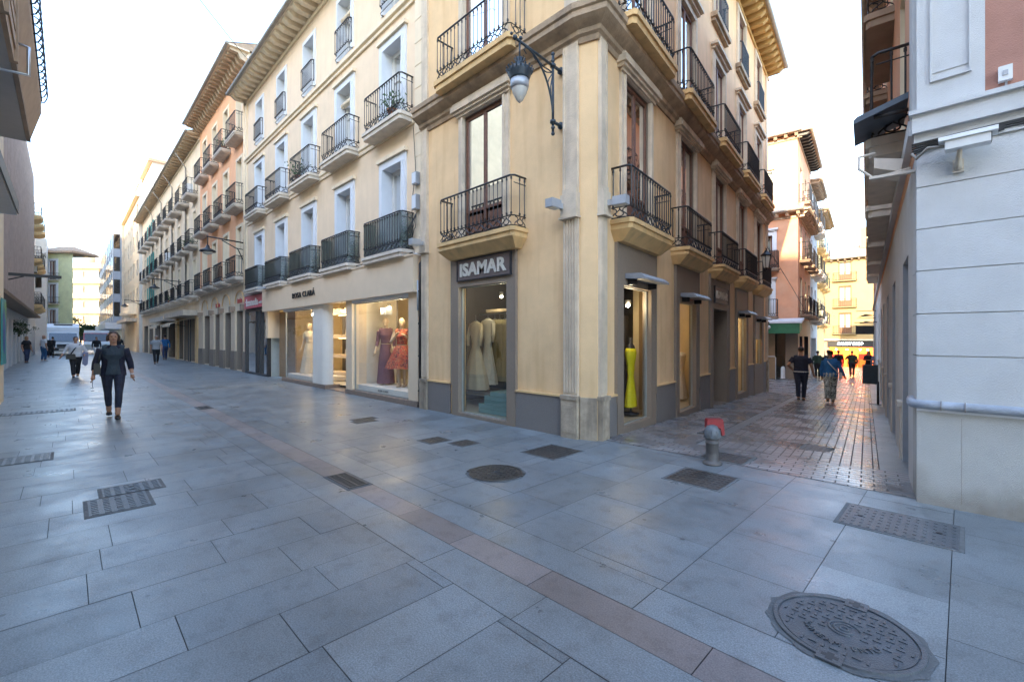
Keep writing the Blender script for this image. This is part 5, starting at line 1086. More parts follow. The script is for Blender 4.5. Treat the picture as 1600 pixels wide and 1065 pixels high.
fbox(E9, F9, 'penthouse', 'stucco_gold_end', [(2.2, 6, -6, -3, 11, 13.2), (4.6, 6.4, -6, -4, 13.2, 14.8)]); fbox(E9, F9, 'ledge', 'stone_pale', [(-.5, W9, 0, .25, 1.25, 1.4)])
fbox(E9, F9, 'shop_fascia', 'black_plastic', [(-.1, 3.8, .02, .15, .6, 1.2), (4.3, 7.6, .02, .15, .6, 1.2)])
text('lettering', 'CANDY SHOP', 'neon_white', E9, Matrix.Translation(-E9.location) @ on_face(F9, 1.8, .17, .92), width=2.1, height=.27, depth=.02, bold=.03)
room(E9, F9, -.1, 3.7, -1.62, .6, 2.5, 'glowing_wall', w0=-.4, floor='wood_panel'); room(E9, F9, 4.3, 7.5, -1.62, .6, 2.5, 'wood_panel', w0=-.4)  # candy shop walls emit an orange glow in place of lamplight on them
mat('candy_red', (.5, .05, .03), .5, .3, 9); mat('candy_orange', (.7, .25, .03), .5, .3, 9)
fbox(E9, F9, 'shelf', ['candy_red', 'candy_orange'], [(.1, 1.0, -1.6, -1.2, -1.6, -.2, 0), (1.3, 2.1, -1.9, -1.5, -1.6, -.5, 1), (2.3, 3.3, -1.5, -1.1, -1.6, -.1, 0), (2.4, 3.2, -1.3, -1.0, -1.6, -.7, 1)])
for u in (.5, 1.4, 2.5, 3.1): spot_thing(E9, F9, u, -.8, .35, .09)
lamp_in(F9, 1.8, -1.0, .2, 60, (1, .5, .12)); lamp_in(F9, 5.8, -1.0, .2, 40, (1, .7, .3)); fbox(E9, F9, 'lit_door_frame', 'strip_glow', [(4.5, 4.6, -.05, .02, -1.5, .5), (4.6, 5.6, -.05, .02, .4, .5)])

# added unseen block, keeps sun off the green building and the street end
FQ = Face(-114, -5.0, 1, 0, 0, 1); sb = block('shade_block', 'tall unseen block added behind the slatted building to shade the street end', FQ, 50, 19, [3 + 4.7 * i for i in range(10)], [(3, 2), (6.5, 2), (10, 2), (13.5, 2)], 'stucco_pale', depth=11)

FZ = Face(-54, -36, 1, 0, 0, 1); zb = block('shade_block', 'tall unseen block added far behind the camera to keep sun off the facades', FZ, 98, 33, [3 + 4.7 * i for i in range(20)], [(8.5, 2), (12, 2), (16, 2), (20, 2)], 'stucco_pale', depth=14)  # added out of view, sized to hold low sun off the upper floors
# ================================================================ people: lofted limbs fused by a voxel remesh into one continuous surface
def loft(b, secs, seg=12):
    """secs: (x, y, z, rx, ry) rings, roughly stacked; ring planes follow the path"""
    vs = []; fs = []; n = len(secs)
    P = [Vector(s[:3]) for s in secs]
    for i, s in enumerate(secs):
        t = (P[min(i + 1, n - 1)] - P[max(i - 1, 0)])
        t = t.normalized() if t.length > 1e-6 else Vector((0, 0, 1))
        x = Vector((1, 0, 0)); x = (x - t * x.dot(t)); x = x.normalized() if x.length > .2 else Vector((0, 1, 0)).cross(t).normalized()
        y = t.cross(x)
        for k in range(seg):
            a = 2 * math.pi * k / seg; vs.append(P[i] + x * math.cos(a) * s[3] + y * math.sin(a) * s[4])
    for i in range(n - 1):
        for k in range(seg): l = (k + 1) % seg; fs.append((i * seg + k, i * seg + l, (i + 1) * seg + l, (i + 1) * seg + k))
    fs += [tuple(range(seg))[::-1], tuple(range((n - 1) * seg, n * seg))]
    b.add(vs, fs, True)
def fuse(name, b, m, vox, parent, smooth=3):
    me = b.mesh(name, m); o = bpy.data.objects.new(name, me); C.objects.link(o)
    md = o.modifiers.new('r', 'REMESH'); md.mode = 'VOXEL'; md.voxel_size = vox; md.use_smooth_shade = True
    s = o.modifiers.new('s', 'SMOOTH'); s.factor = .5; s.iterations = smooth
    dg = bpy.context.evaluated_depsgraph_get(); nm = bpy.data.meshes.new_from_object(o.evaluated_get(dg)); nm.name = name
    bpy.data.objects.remove(o); nm.materials.clear(); nm.materials.append(MATS[m]); nm.polygons.foreach_set('use_smooth', [True] * len(nm.polygons))
    return link(name, nm, parent)
mat('skin', (.42, .23, .15), .55, .08, 12); mat('skin_tan', (.34, .18, .11), .55, .08, 12); mat('skin_brown', (.16, .075, .045), .55, .08, 12); mat('mannequin_skin', (.62, .48, .33), .4, .04, 6)
mat('hair_brown', (.055, .028, .018), .5, .3, 40, .4, 120); mat('hair_black', (.015, .012, .011), .5, .3, 40, .4, 120); mat('hair_grey', (.32, .31, .30), .6, .25, 40, .4, 120); mat('hair_blond', (.36, .22, .09), .6, .25, 40, .4, 120)
mat('cloth_black', (.018, .018, .022), .85, .3, 14, .4, 25); mat('cloth_navy', (.014, .015, .032), .85, .3, 12, .4, 25); mat('denim', (.03, .045, .10), .85, .35, 12, .4, 30); mat('denim_dark', (.02, .024, .045), .85, .35, 12, .4, 30)
mat('cloth_blue', (.02, .12, .30), .85, .2, 10, .5, 22); mat('cloth_white', (.62, .62, .64), .85, .08, 10, .4, 22); mat('cloth_grey', (.35, .36, .37), .85, .1, 10, .4, 22); mat('cloth_greyblue', (.03, .045, .06), .8, .15, 10, .5, 30); mat('cloth_green', (.035, .07, .05), .85, .2, 10); mat('cloth_jeans_blue', (.03, .10, .22), .85, .2, 12, .4, 30)
mat('cloth_lilac', (.24, .25, .36), .85, .1, 10); mat('shoe_dark', (.03, .025, .02), .5, .2, 10); mat('shoe_white', (.6, .6, .6), .6, .1, 10); mat('leather_black', (.015, .015, .017), .4, .2, 10); mat('bag_pale', (.55, .52, .47), .6, .1, 8); mat('lip', (.35, .09, .07), .5, .05, 10); mat('eye_dark', (.02, .015, .012), .2, .1, 10)
def pattern(name, c1, c2, c3, scale):
    m = bpy.data.materials.new(name); m.use_nodes = True; n = m.node_tree; b = n.nodes['Principled BSDF']; b.inputs['Roughness'].default_value = .85
    tc = n.nodes.new('ShaderNodeTexCoord'); v = n.nodes.new('ShaderNodeTexNoise'); v.inputs['Scale'].default_value = scale; v.inputs['Detail'].default_value = 1.5; v.inputs['Distortion'].default_value = 1.6
    n.links.new(tc.outputs['Object'], v.inputs['Vector']); r = n.nodes.new('ShaderNodeValToRGB'); r.color_ramp.interpolation = 'CONSTANT'
    e = r.color_ramp.elements; e[0].position = 0; e[0].color = (*c1, 1); e[1].position = .47; e[1].color = (*c2, 1); k = e.new(.56); k.color = (*c3, 1)
    n.links.new(v.outputs[0], r.inputs[0]); n.links.new(r.outputs[0], b.inputs['Base Color']); MATS[name] = m
pattern('palm_print', (.10, .11, .10), (.55, .54, .48), (.28, .29, .25), 9); pattern('red_floral', (.50, .07, .05), (.62, .26, .12), (.16, .03, .05), 15)

def hand(b, W, dirv, side, fwd, s=1.0, curl=.5):
    """palm, four unequal bent fingers and a thumb off the side; W wrist, dirv pointing down the hand"""
    d = dirv.normalized(); f = Vector(fwd); f = (f - d * f.dot(d)).normalized(); lat = d.cross(f) * side
    c = W + d * .045 * s
    loft(b, [(*(W - d * .01), .024 * s, .020 * s), (*(W + d * .03 * s), .032 * s, .02 * s), (*(W + d * .085 * s), .036 * s, .018 * s)], 8)
    for i, (off, ln) in enumerate(((-.026, .062), (-.009, .074), (.009, .068), (.026, .052))):
        p0 = W + d * .08 * s + f * (-off * s); k = curl
        b.tube([p0, p0 + d * ln * .5 * s + lat * k * .012 * s, p0 + d * ln * .85 * s + lat * k * .035 * s, p0 + d * ln * (1.05 - .2 * k) * s + lat * k * .055 * s], [.0100 * s, .0095 * s, .0085 * s, .0070 * s], 6)
    p0 = W + d * .035 * s + f * .028 * s
    b.tube([p0, p0 + d * .03 * s + f * .022 * s, p0 + d * .06 * s + f * .022 * s + lat * .012 * s], [.012 * s, .0105 * s, .008 * s], 6)
def person(label, x, y, z, heading, h=1.68, group=None, skin='skin', hair='hair_brown', hairstyle='short', top='cloth_black', bottom='denim', shoes='shoe_dark', female=False,
           stride=.3, phase=1, arms=None, girth=1.0, jacket=None, sleeve='long', skirt=None, lean=0.0, vox=.014, name='person', cat='person', head_turn=0.0, crop_leg=False, wide_leg=False, belt=None, faceless=False):
    """local frame: +y forward, x to the person's left hand side is -x ... arms: ((x,y,z) elbow, (x,y,z) wrist) per side, normalised to height"""
    t = thing(name, label, cat, (x, y, z), heading - math.pi / 2, group); H = h; g = girth
    V = lambda a, b_, c: Vector((a * H, b_ * H, c * H))
    L = lean
    hipw = .052 * (1.05 if female else 1) ; shw = (.098 if female else .112)
    def spine(zz): return L * max(0, zz - .53)
    feet = {}
    for s in (-1, 1):
        fw = s * phase * stride / 2 / H * 1.0
        up = .02 if fw < 0 and stride > .2 else 0
        feet[s] = ((s * .035, fw, .045 + up), (s * .047, fw * .42 + .018 + (.012 if fw > 0 else 0), .285 + up * .3), (s * hipw, 0, .50))
    def legs(b, e=0.0, to=0.0, flare=0.0):
        for s in (-1, 1):
            A, Kn, Hp = feet[s]; A = V(*A); Kn = V(*Kn); Hp = V(*Hp)
            A2 = A + (Kn - A) * to
            loft(b, [(*A2, .024 * H * g + e + flare, .026 * H * g + e + flare), (*(A2 + (Kn - A2) * .55), .030 * H * g + e + flare * .8, .033 * H * g + e + flare * .8), (*Kn, .031 * H * g + e + flare * .5, .033 * H * g + e + flare * .5), (*(Kn + (Hp - Kn) * .55), .043 * H * g + e, .046 * H * g + e), (*Hp, .052 * H * g + e, .056 * H * g + e), (*(Hp + V(-s * .01, 0, .05)), .045 * H * g + e, .05 * H * g + e)], 10)
        loft(b, [(0, 0, .475 * H, .05 * H * g + e, .05 * H * g + e), (0, -.006 * H, .51 * H, .095 * H * g + e, .066 * H * g + e), (0, -.004 * H, .55 * H, .094 * H * g + e, .064 * H * g + e), (0, 0, .60 * H, .080 * H * g + e, .055 * H * g + e)], 12)
    def torso(b, e=0.0, z0=.53, neck=True, z1=.83, drop=0.0):
        q = lambda zz, rx, ry, yy=0: (0, (yy + spine(zz)) * H, zz * H, rx * H * g + e, ry * H * g + e)
        bust = .012 if female else .004
        s_ = [q(.50, .098, .068), q(.55, .094, .064), q(.61, .080 if female else .086, .056), q(.67, .083 if female else .09, .060), q(.73, .092 if female else .1, .064 + bust, .006), q(.78, .098 if female else .108, .060), q(.815, .078, .046), q(.835, .04, .036)]
        s_ = [x_ for x_ in s_ if x_[2] >= (z0 - .001) * H]
        loft(b, s_, 14)
        for s in (-1, 1): loft(b, [(s * shw * .45 * H, spine(.8) * H, .805 * H, .042 * H + e, .034 * H + e), (s * shw * H * .93, spine(.8) * H, .790 * H, .038 * H * (.5 + g / 2) + e, .036 * H * (.5 + g / 2) + e)], 10)
    A = arms or {}
    def armpts(s):
        sh = V(s * shw * 1.04, spine(.79), .792)
        if s in A: el, wr = A[s]; return sh, V(*el), V(*wr)
        sw = -s * phase * stride * .22 / H
        return sh, V(s * (shw + .038 * g), spine(.6) + sw * .35 - .012, .625), V(s * (shw + .034 * g), spine(.5) + sw + .03, .485)
    def armsm(b, e=0.0, frac=1.0, hands=False):
        for s in (-1, 1):
            sh, el, wr = armpts(s)
            if frac <= .5: k = frac * 2; pts = [(sh, .033), (sh + (el - sh) * .5 * k, .030), (sh + (el - sh) * k, .030 if e > 0 else .026)]
            else:
                k = (frac - .5) * 2; pts = [(sh, .033), (sh + (el - sh) * .5, .028), (el, .0245), (el + (wr - el) * .4 * k, .023), (el + (wr - el) * k, .0165 if e == 0 else .019)]
            loft(b, [(*p, r * H * (.55 + g * .45) + e, r * H * (.55 + g * .45) + e) for p, r in pts], 9)
            if hands: hand(b, wr, wr - el, s, (0, 1, .15), H / 1.7 * 1.06, .5)
    # --- body, one continuous surface
    b = MB(); legs(b); torso(b); armsm(b, hands=True)
    hy = spine(.88); hd = .066
    loft(b, [(0, spine(.80) * H, .80 * H, .034 * H, .034 * H), (0, (spine(.85)) * H, .855 * H, .030 * H, .032 * H), (0, (hy + .006) * H, .89 * H, .032 * H, .036 * H)], 10)
    hc = Vector((0, (hy + .012) * H, .933 * H))
    ct, st = math.cos(head_turn), math.sin(head_turn)
    def HD(a, b_, c): return hc + Vector((a * ct - b_ * st, a * st + b_ * ct, c)) * H
    def ell(c, rx, ry, rz): b.ball(c, rx * H, ry * H, rz * H, 14, 10)
    ell(HD(0, -.004, .010), .0445, .055, .054); ell(HD(0, .012, -.022), .036, .040, .044); ell(HD(0, .036, -.050), .018, .016, .014)
    if not faceless:
        b.tube([HD(0, .050, .012), HD(0, .060, -.012), HD(0, .052, -.018)], [.0045 * H, .0085 * H, .007 * H], 6)
        b.tube([HD(-.022, .046, .016), HD(0, .052, .017), HD(.022, .046, .016)], .006 * H, 6)
    for s in (-1, 1): ell(HD(s * .044, -.004, -.006), .006, .012, .018)
    for s in (-1, 1):
        a = V(*feet[s][0]); loft(b, [(a.x, a.y - .03 * H, a.z - .022 * H, .021 * H, .016 * H), (a.x, a.y + .02 * H, a.z - .024 * H, .024 * H, .016 * H), (a.x, a.y + .085 * H, a.z - .034 * H, .022 * H, .009 * H)], 8)
    body = fuse('body', b, skin, vox, t, 2)
    if not faceless:
        b = MB()
        for s in (-1, 1): c = HD(s * .017, .046, .003); b.ball(c, .0055 * H, .0035 * H, .0035 * H, 8, 6)
        b.build('eyes', 'eye_dark', t); b = MB(); b.tube([HD(-.013, .047, -.033), HD(0, .053, -.033), HD(.013, .047, -.033)], .0032 * H, 5); b.build('lips', 'lip', t)
    # --- hair
    if hairstyle != 'none':
        b = MB(); ell(HD(0, -.012, .022), .0495, .056, .050)
        if hairstyle == 'bob':
            ell(HD(0, -.022, -.004), .052, .048, .056)
            for s in (-1, 1): b.tube([HD(s * .040, .018, .030), HD(s * .050, .004, -.005), HD(s * .050, .0, -.050)], [.012 * H, .017 * H, .012 * H], 8)
        if hairstyle == 'long': ell(HD(0, -.03, -.02), .048, .034, .075); [b.tube([HD(s * .042, .004, .02), HD(s * .048, -.01, -.03), HD(s * .045, -.012, -.085)], [.012 * H, .016 * H, .012 * H], 8) for s in (-1, 1)]
        if hairstyle == 'up': ell(HD(0, -.055, .035), .028, .028, .028)
        fuse('hair', b, hair, vox, t, 1)
    # --- clothes
    if not skirt:
        b = MB(); legs(b, .006, .30 if crop_leg else .06, .018 if wide_leg else .002); fuse('trousers', b, bottom, vox, t, 2)
    else:
        # flared skirt with folds
        z0, r0, z1, kk = skirt; b = MB(); seg = 40; rings = []
        for i in range(9):
            q = i / 8; zz = z1 + (z0 - z1) * q; rr_ = .068 + (r0 - .068) * (q ** .8); rings.append((zz, rr_))
        vs = []
        for zz, rr_ in rings:
            for k in range(seg):
                a = 2 * math.pi * k / seg; f_ = 1 + kk * math.sin(k * 9 * 2 * math.pi / seg) * min(1, (z1 - zz) * 4)
                vs.append((math.cos(a) * rr_ * f_ * H * 1.12, math.sin(a) * rr_ * f_ * H, zz * H))
        b.add(vs, [(i * seg + k, i * seg + (k + 1) % seg, (i + 1) * seg + (k + 1) % seg, (i + 1) * seg + k) for i in range(8) for k in range(seg)], True); b.build('skirt', bottom, t)
    b = MB(); torso(b, .010, .50 if not skirt else .58)
    if sleeve == 'long': armsm(b, .007, .97)
    elif sleeve == 'half': armsm(b, .008, .78)
    elif sleeve == 'short': armsm(b, .010, .32)
    fuse('top', b, top, vox, t, 2)
    if jacket:
        b = MB(); e = .022; q = lambda zz, rx, ry: (0, (spine(zz) - .008) * H, zz * H, rx * H * g + e, ry * H * g + e)
        # open front: shell with a gap at the front
        secs = [q(.485, .104, .070), q(.55, .098, .066), q(.62, .086, .058), q(.70, .090, .064), q(.77, .099, .060), q(.815, .078, .048), q(.838, .046, .040)]; seg = 22; vs = []; n = len(secs)
        for i, sx in enumerate(secs):
            gap = R(38 - 3 * i)
            for k in range(seg): a = math.pi / 2 + gap + (2 * math.pi - 2 * gap) * k / (seg - 1); vs.append((math.cos(a) * sx[3], sx[1] + math.sin(a) * sx[4], sx[2]))
        fr = len(vs); vs2 = [(v[0] * .93, (v[1] - 0) * .93, v[2]) for v in vs]
        fs = [(i * seg + k, i * seg + k + 1, (i + 1) * seg + k + 1, (i + 1) * seg + k) for i in range(n - 1) for k in range(seg - 1)]
        fs += [tuple(fr + j for j in f) for f in fs]
        for k in range(seg - 1): fs.append((k, k + 1, fr + k + 1, fr + k)); q_ = (n - 1) * seg; fs.append((q_ + k, q_ + k + 1, fr + q_ + k + 1, fr + q_ + k))
        for i in range(n - 1):
            for k in (0, seg - 1): fs.append((i * seg + k, (i + 1) * seg + k, fr + (i + 1) * seg + k, fr + i * seg + k))
        b.add(vs + vs2, fs, True); armsm(b, .014, .80); b.build('jacket', jacket, t)
    if belt: MB().lathe([(.097 * H * g, .535 * H), (.099 * H * g, .535 * H), (.099 * H * g, .55 * H), (.097 * H * g, .55 * H)], (0, 0, 0), 20, sy=.72).build('belt', belt, t)
    for s in (-1, 1):
        a = V(*feet[s][0]); b = MB(); loft(b, [(a.x, a.y - .035 * H, a.z - .024 * H, .026 * H, .020 * H), (a.x, a.y + .02 * H, a.z - .026 * H, .028 * H, .020 * H), (a.x, a.y + .08 * H, a.z - .034 * H, .027 * H, .0125 * H), (a.x, a.y + .10 * H, a.z - .036 * H, .015 * H, .007 * H)], 10); b.build('shoe', shoes, t)
    return t, H
def strap(t, pts, m, r=.012, name='strap'): b = MB(); b.tube(pts, r, 6); return b.build(name, m, t)
def bag_on(t, c, sx, sy, sz, m, name='shoulder_bag'):
    b = MB(); x, y, z = c; b.prism([(x - sx, z - sz), (x + sx, z - sz), (x + sx * .9, z + sz * .8), (x + sx * .6, z + sz), (x - sx * .6, z + sz), (x - sx * .9, z + sz * .8)], 'y', y - sy, y + sy); return b.build(name, m, t)
TO = lambda x, y: math.atan2(-y, -x)     # heading towards the camera
# the woman in black walking towards us
wx, wy = -11.34, .62
t, H = person('woman with brown bobbed hair in black blazer and cropped dark jeans walking towards the camera', wx, wy, 0, TO(wx, wy) + .02, 1.63, hair='hair_brown', hairstyle='bob', top='cloth_greyblue', bottom='denim_dark', shoes='leather_black', female=True, stride=.42, phase=-1, girth=1.02, jacket='cloth_navy', sleeve='half', vox=.0085, crop_leg=True,
    arms={1: ((.150, -.02, .635), (.168, .05, .50)), -1: ((-.150, -.03, .635), (-.165, .03, .50))})
strap(t, [(.155, .02, 1.31), (.19, .09, 1.15), (.20, .06, .98)], 'leather_black'); bag_on(t, (.225, -.01, .93), .05, .13, .10, 'leather_black')
b = MB(); b.tube([(.285, .13, .70), (.29, .15, .64), (.285, .14, .60)], .004, 5); b.lathe([(.024, 0), (.026, .003), (.024, .006)], (.29, .14, .585), 12); b.lathe([(.024, 0), (.026, .003), (.024, .006)], (.285, .16, .535), 12); b.build('held_sunglasses', 'black_plastic', t)
b = MB(); b.lathe([(.030, 0), (.032, .01), (.030, .02)], (-.268, .05, .805), 12); b.build('bracelet', 'cloth_white', t)
# left street
p = (-24.0, .23); t, H = person('stout person in white shirt with dark cross body bag and a jacket over one arm', *p, 0, TO(*p), 1.56, hair='hair_black', top='cloth_white', bottom='cloth_black', shoes='shoe_dark', girth=1.35, stride=.35, sleeve='half', arms={1: ((.19, -.01, .64), (.25, .08, .52)), -1: ((-.19, 0, .62), (-.16, .10, .56))})
strap(t, [(-.14, .08, 1.28), (.02, .16, 1.1), (.14, .17, .88)], 'cloth_navy', .018); bag_on(t, (.13, .19, .80), .14, .05, .10, 'leather_black'); b = MB(); b.prism([(-.36, .95), (-.2, .98), (-.18, .5), (-.27, .42), (-.34, .5)], 'y', .10, .17); b.build('draped_jacket', 'cloth_lilac', t)
p = (-33.3, 3.7); person('grey haired person in grey t-shirt and black trousers walking beside the balconied row', *p, 0, TO(*p), 1.66, hair='hair_grey', top='cloth_grey', bottom='cloth_black', sleeve='short', stride=.5, girth=1.15)
p = (-38.5, 4.75); person('person in a blue top just behind the grey haired walker', *p, 0, TO(*p) + math.pi, 1.7, hair='hair_black', top='cloth_blue', bottom='denim', stride=.5, girth=1.05, arms={-1: ((-.17, .02, .66), (-.20, .08, .56))})
p = (-40, -1.75); person('blond woman in a black top and jeans standing by the shutters at the far left', *p, 0, R(40), 1.62, hair='hair_blond', hairstyle='long', top='cloth_black', bottom='denim', sleeve='short', female=True, stride=.08, girth=1.2, vox=.018)
p = (-42.6, -1.1); person('bald man in a white t-shirt and blue jeans facing the shutters', *p, 0, R(120), 1.70, hair='hair_grey', hairstyle='none', top='cloth_white', bottom='cloth_jeans_blue', sleeve='short', stride=.10, girth=1.15, shoes='shoe_white', vox=.018)
p = (-50.0, -.9); t, H = person('stooping figure in dark clothes with a black backpack behind the bald man', *p, 0, R(150), 1.6, hair='hair_black', top='cloth_black', bottom='cloth_black', lean=.35, stride=.3, vox=.02); bag_on(t, (0, -.17, 1.15), .16, .1, .2, 'leather_black', 'backpack')
p = (-44, 2.7); person('dark figure far down the street to the right of the woman in black', *p, 0, TO(*p), 1.7, hair='hair_black', top='cloth_black', bottom='denim_dark', stride=.3, vox=.02)
p = (-47, 1.6); person('distant dark haired person in a white top beside the parked red and white van', *p, 0, TO(*p), 1.6, hair='hair_black', top='cloth_black', bottom='cloth_white', stride=.2, vox=.02)
# lane
D2a = math.atan2(.993, -.119)
def lane(px, off, u): q = FB.P(u, off, gz(u)); return q.x, q.y, q.z
t, H = person('man from behind in navy polo shirt and dark jeans, left hand on hip', -3.5, 15.95, gz(10.3), D2a + .05, 1.66, hair='hair_black', skin='skin_tan', top='cloth_navy', bottom='denim_dark', sleeve='short', stride=.22, girth=1.22, belt='bag_pale', vox=.012, arms={-1: ((-.20, -.06, .655), (-.13, .02, .57)), 1: ((.165, -.01, .64), (.19, .03, .51))})
t, H = person('woman seen from behind in a denim blue blouse and wide palm print trousers', -2.80, 16.2, gz(10.3), D2a, 1.56, hair='hair_black', hairstyle='up', skin='skin_tan', top='cloth_blue', bottom='palm_print', female=True, stride=.30, girth=1.25, vox=.012, wide_leg=True, shoes='shoe_dark', arms={1: ((.17, -.02, .63), (.21, .04, .52))})
strap(t, [(-.10, .0, 1.32), (-.04, -.14, 1.2), (.1, -.18, 1.02), (.22, -.12, .88)], 'bag_pale', .014); bag_on(t, (.25, .0, .82), .04, .1, .09, 'bag_pale')
for lb, px_, kw in (
    ('man in dark green shirt at the left of the lane under the blue grey facade', (-6.2, 32.2, 29, 0), dict(top='cloth_green', bottom='cloth_black', girth=1.2, stride=.3)),
    ('dark haired person in black close behind the woman in the blue blouse', (-4.75, 27.0, 22, 0), dict(top='cloth_black', bottom='cloth_black', stride=.3)),
    ('man in black, left one of the pair walking before the candy shop', (-5.62, 35.0, 29.4, 0), dict(top='cloth_black', bottom='denim', stride=.4, girth=1.1)),
    ('grey haired man in green sweater, right one of the pair before the candy shop', (-4.98, 35.4, 29.8, 0), dict(top='cloth_green', bottom='denim_dark', hair='hair_grey', stride=.4, girth=1.25, arms={-1: ((-.19, .0, .68), (-.2, .08, .66))})),
    ('woman in black facing us with folded arms in front of the candy shop', (-4.17, 35.6, 30, math.pi), dict(top='cloth_black', bottom='cloth_black', female=True, hairstyle='long', stride=.1, sleeve='half', arms={1: ((.14, .06, .66), (-.02, .13, .66)), -1: ((-.14, .06, .66), (.04, .12, .66))})),
    ('person in a pale lilac top and blue trousers by the right hand lane wall', (-3.72, 35.2, 29.6, 0), dict(top='cloth_lilac', bottom='cloth_navy', stride=.1, girth=1.2, hair='hair_brown'))):
    X, Y_, u, tr = px_; person(lb, X, Y_, gz(u), D2a + tr, 1.68, vox=.018, **kw)

# ================================================================ mannequins and clothes in the windows
for lb, u, w_, zb, hh, m, sk, armz in (
    ('mannequin in a long dusty purple sleeved gown in the bridal shop window', 2.63, -.53, .26, 1.80, 'dress_plum', (.02, .118, .60, .02), None),
    ('mannequin in a full red patterned knee length dress in the bridal shop window', 1.82, -.53, .26, 1.76, 'red_floral', (.27, .20, .60, .10), {1: ((.15, .04, .64), (.06, .10, .74)), -1: ((-.15, .0, .66), (-.09, .12, .73))}),
    ('mannequin in a white wedding gown in the farther bridal shop window', 8.0, -.55, .26, 1.78, 'dress_ivory', (.01, .16, .60, .05), None)):
    mat('dress_plum', (.20, .10, .12), .8, .12, 10, .4, 30); q = FK.P(u, w_, zb)
    person(lb, q.x, q.y, q.z, R(-90) + (.75 if u < 3 else .6), hh, name='mannequin', cat='mannequin', skin='mannequin_skin', hairstyle='none', top=m, bottom=m, shoes='mannequin_skin', female=True, stride=.05, skirt=sk, sleeve='half' if 'purple' in lb else ('none' if 'red' in lb else 'short'), arms=armz or {1: ((.125, -.01, .64), (.14, .06, .50)), -1: ((-.125, -.01, .64), (-.14, .05, .50))}, vox=.012, faceless=True, girth=.88)
# half hidden white gown at the window's right edge
def gown(label, F, u, w_, z0, h, r0, m, hang=True, fold=.08, group=None, name='hanging_gown', shoulders=.19, seg=36, arm=False):
    t = thing(name, label, 'dress', F.P(u, w_, z0), F.rz, group); b = MB(); vs = []; rings = [(0, r0), (.15, r0 * .9), (.35, r0 * .66), (.52, r0 * .48), (.62, .11), (.68, .105), (.8, .15), (.9, .17), (.96, shoulders), (1.0, .06)]
    for q, rr_ in rings:
        for k in range(seg): a = 2 * math.pi * k / seg; f_ = 1 + fold * math.sin(k * 2 * math.pi / seg * 9 + q * 3) * (1 - q); vs.append((math.cos(a) * rr_ * f_, math.sin(a) * rr_ * f_ * .55, q * h))
    b.add(vs, [(i * seg + k, i * seg + (k + 1) % seg, (i + 1) * seg + (k + 1) % seg, (i + 1) * seg + k) for i in range(len(rings) - 1) for k in range(seg)], True); b.build('gown_body', m, t)
    if hang: b = MB(); b.tube([(-.16, 0, h * .96), (0, 0, h + .03), (.16, 0, h * .96)], .008, 5); b.tube([(0, 0, h + .03), (0, 0, h + .14)], .004, 5); b.build('hanger', 'steel', t)
    if arm:
        b = MB(); [b.tube([(s * .17, 0, h * .93), (s * .22, .04, h * .78), (s * .2, .05, h * .64)], [.045, .04, .03], 8) for s in (-1, 1)]; b.build('sleeves', m, t)
    return t
gown('edge of a plain white gown at the right end of the bridal shop window', FK, 1.22, -.50, .27, 1.5, .20, 'dress_ivory', hang=False)
gown('ivory wedding gown with lace sleeves, nearest on the rail in the corner shop window', FA, 3.45, -.88, .40, 1.46, .36, 'dress_ivory', group=None, arm=True)
gown('dull cream gown hanging behind the lace sleeved one in the corner shop', FA, 3.3, -1.1, .5, 1.42, .26, 'dress_white', arm=True)
for i in range(6): gown('olive beige gown packed with others on the rail in the corner shop', FA, 3.35 - i * .13, -1.35 - .03 * i, .55, 1.36, .16, 'dress_olive', group='gowns packed on the rail')
fbox(Y, FA, 'clothes_rail', 'steel', [(2.3, 3.9, -1.4, -1.37, 2.03, 2.06)]); fbox(Y, FA, 'platform', 'granite_plinth', [(2.6, 4.0, -1.6, -.7, .3, .36)]); fbox(Y, FA, 'rail_shelf', 'stone_pale', [(2.2, 3.6, -1.6, -1.3, 2.08, 2.14)]); fbox(Y, FA, 'display_post', 'trim_yellow', [(3.30, 3.35, -.48, -.44, .08, 2.85)])
t = thing('glass_steps', 'pale turquoise stepped block on the floor of the corner shop window', 'steps', FA.P(2.2, -.4, .07)); b = MB(); b.T = FA.T(t)
for i in range(5): b.box(1.75, 2.62 - .13 * (i // 2 * 1.3), -.9, -.25, .07 + i * .085, .15 + i * .085)
b.build('steps', 'aqua_glass', t)
# yellow dress on a dark dress form
t = gown('bright yellow sleeveless dress on a black dress form in the first lane window', FB, 1.83, -.38, .22, 1.12, .18, 'dress_yellow', hang=False, name='yellow_dress', shoulders=.15, fold=.04)
b = MB(); b.lathe([(.02, 1.0), (.13, 1.07), (.10, 1.14), (.045, 1.18), (.045, 1.27), (.02, 1.29)], (0, -.0, 0), 14, sy=.6); b.lathe([(.16, -.14), (.16, -.12), (.02, -.1), (.02, .1)], (0, 0, 0), 14); b.build('dress_form', 'black_plastic', t)
gown('pale blush dress standing in the second lane window', FB, 5.3, -.55, .0, 1.15, .24, 'dress_white', hang=False)
fbox(Y, FB, 'dark_curtain', 'black_plastic', [(1.5, 2.45, -.75, -.7, .1, 1.95)])
t = thing('flower_display', 'yellow flowers in a dark vase in the farthest window of the yellow building', 'flowers', FB.P(12.0, -.4, .57)); MB().lathe([(.09, 0), (.12, .15), (.06, .3), (.07, .34)], (0, 0, 0), 12).build('vase', 'black_plastic', t); b = MB()
for i in range(24): b.ball((rnd.uniform(-.2, .2), rnd.uniform(-.1, .1), .4 + rnd.uniform(0, .5)), .05, seg=7, rings=5)
b.build('blooms', 'dress_yellow', t)
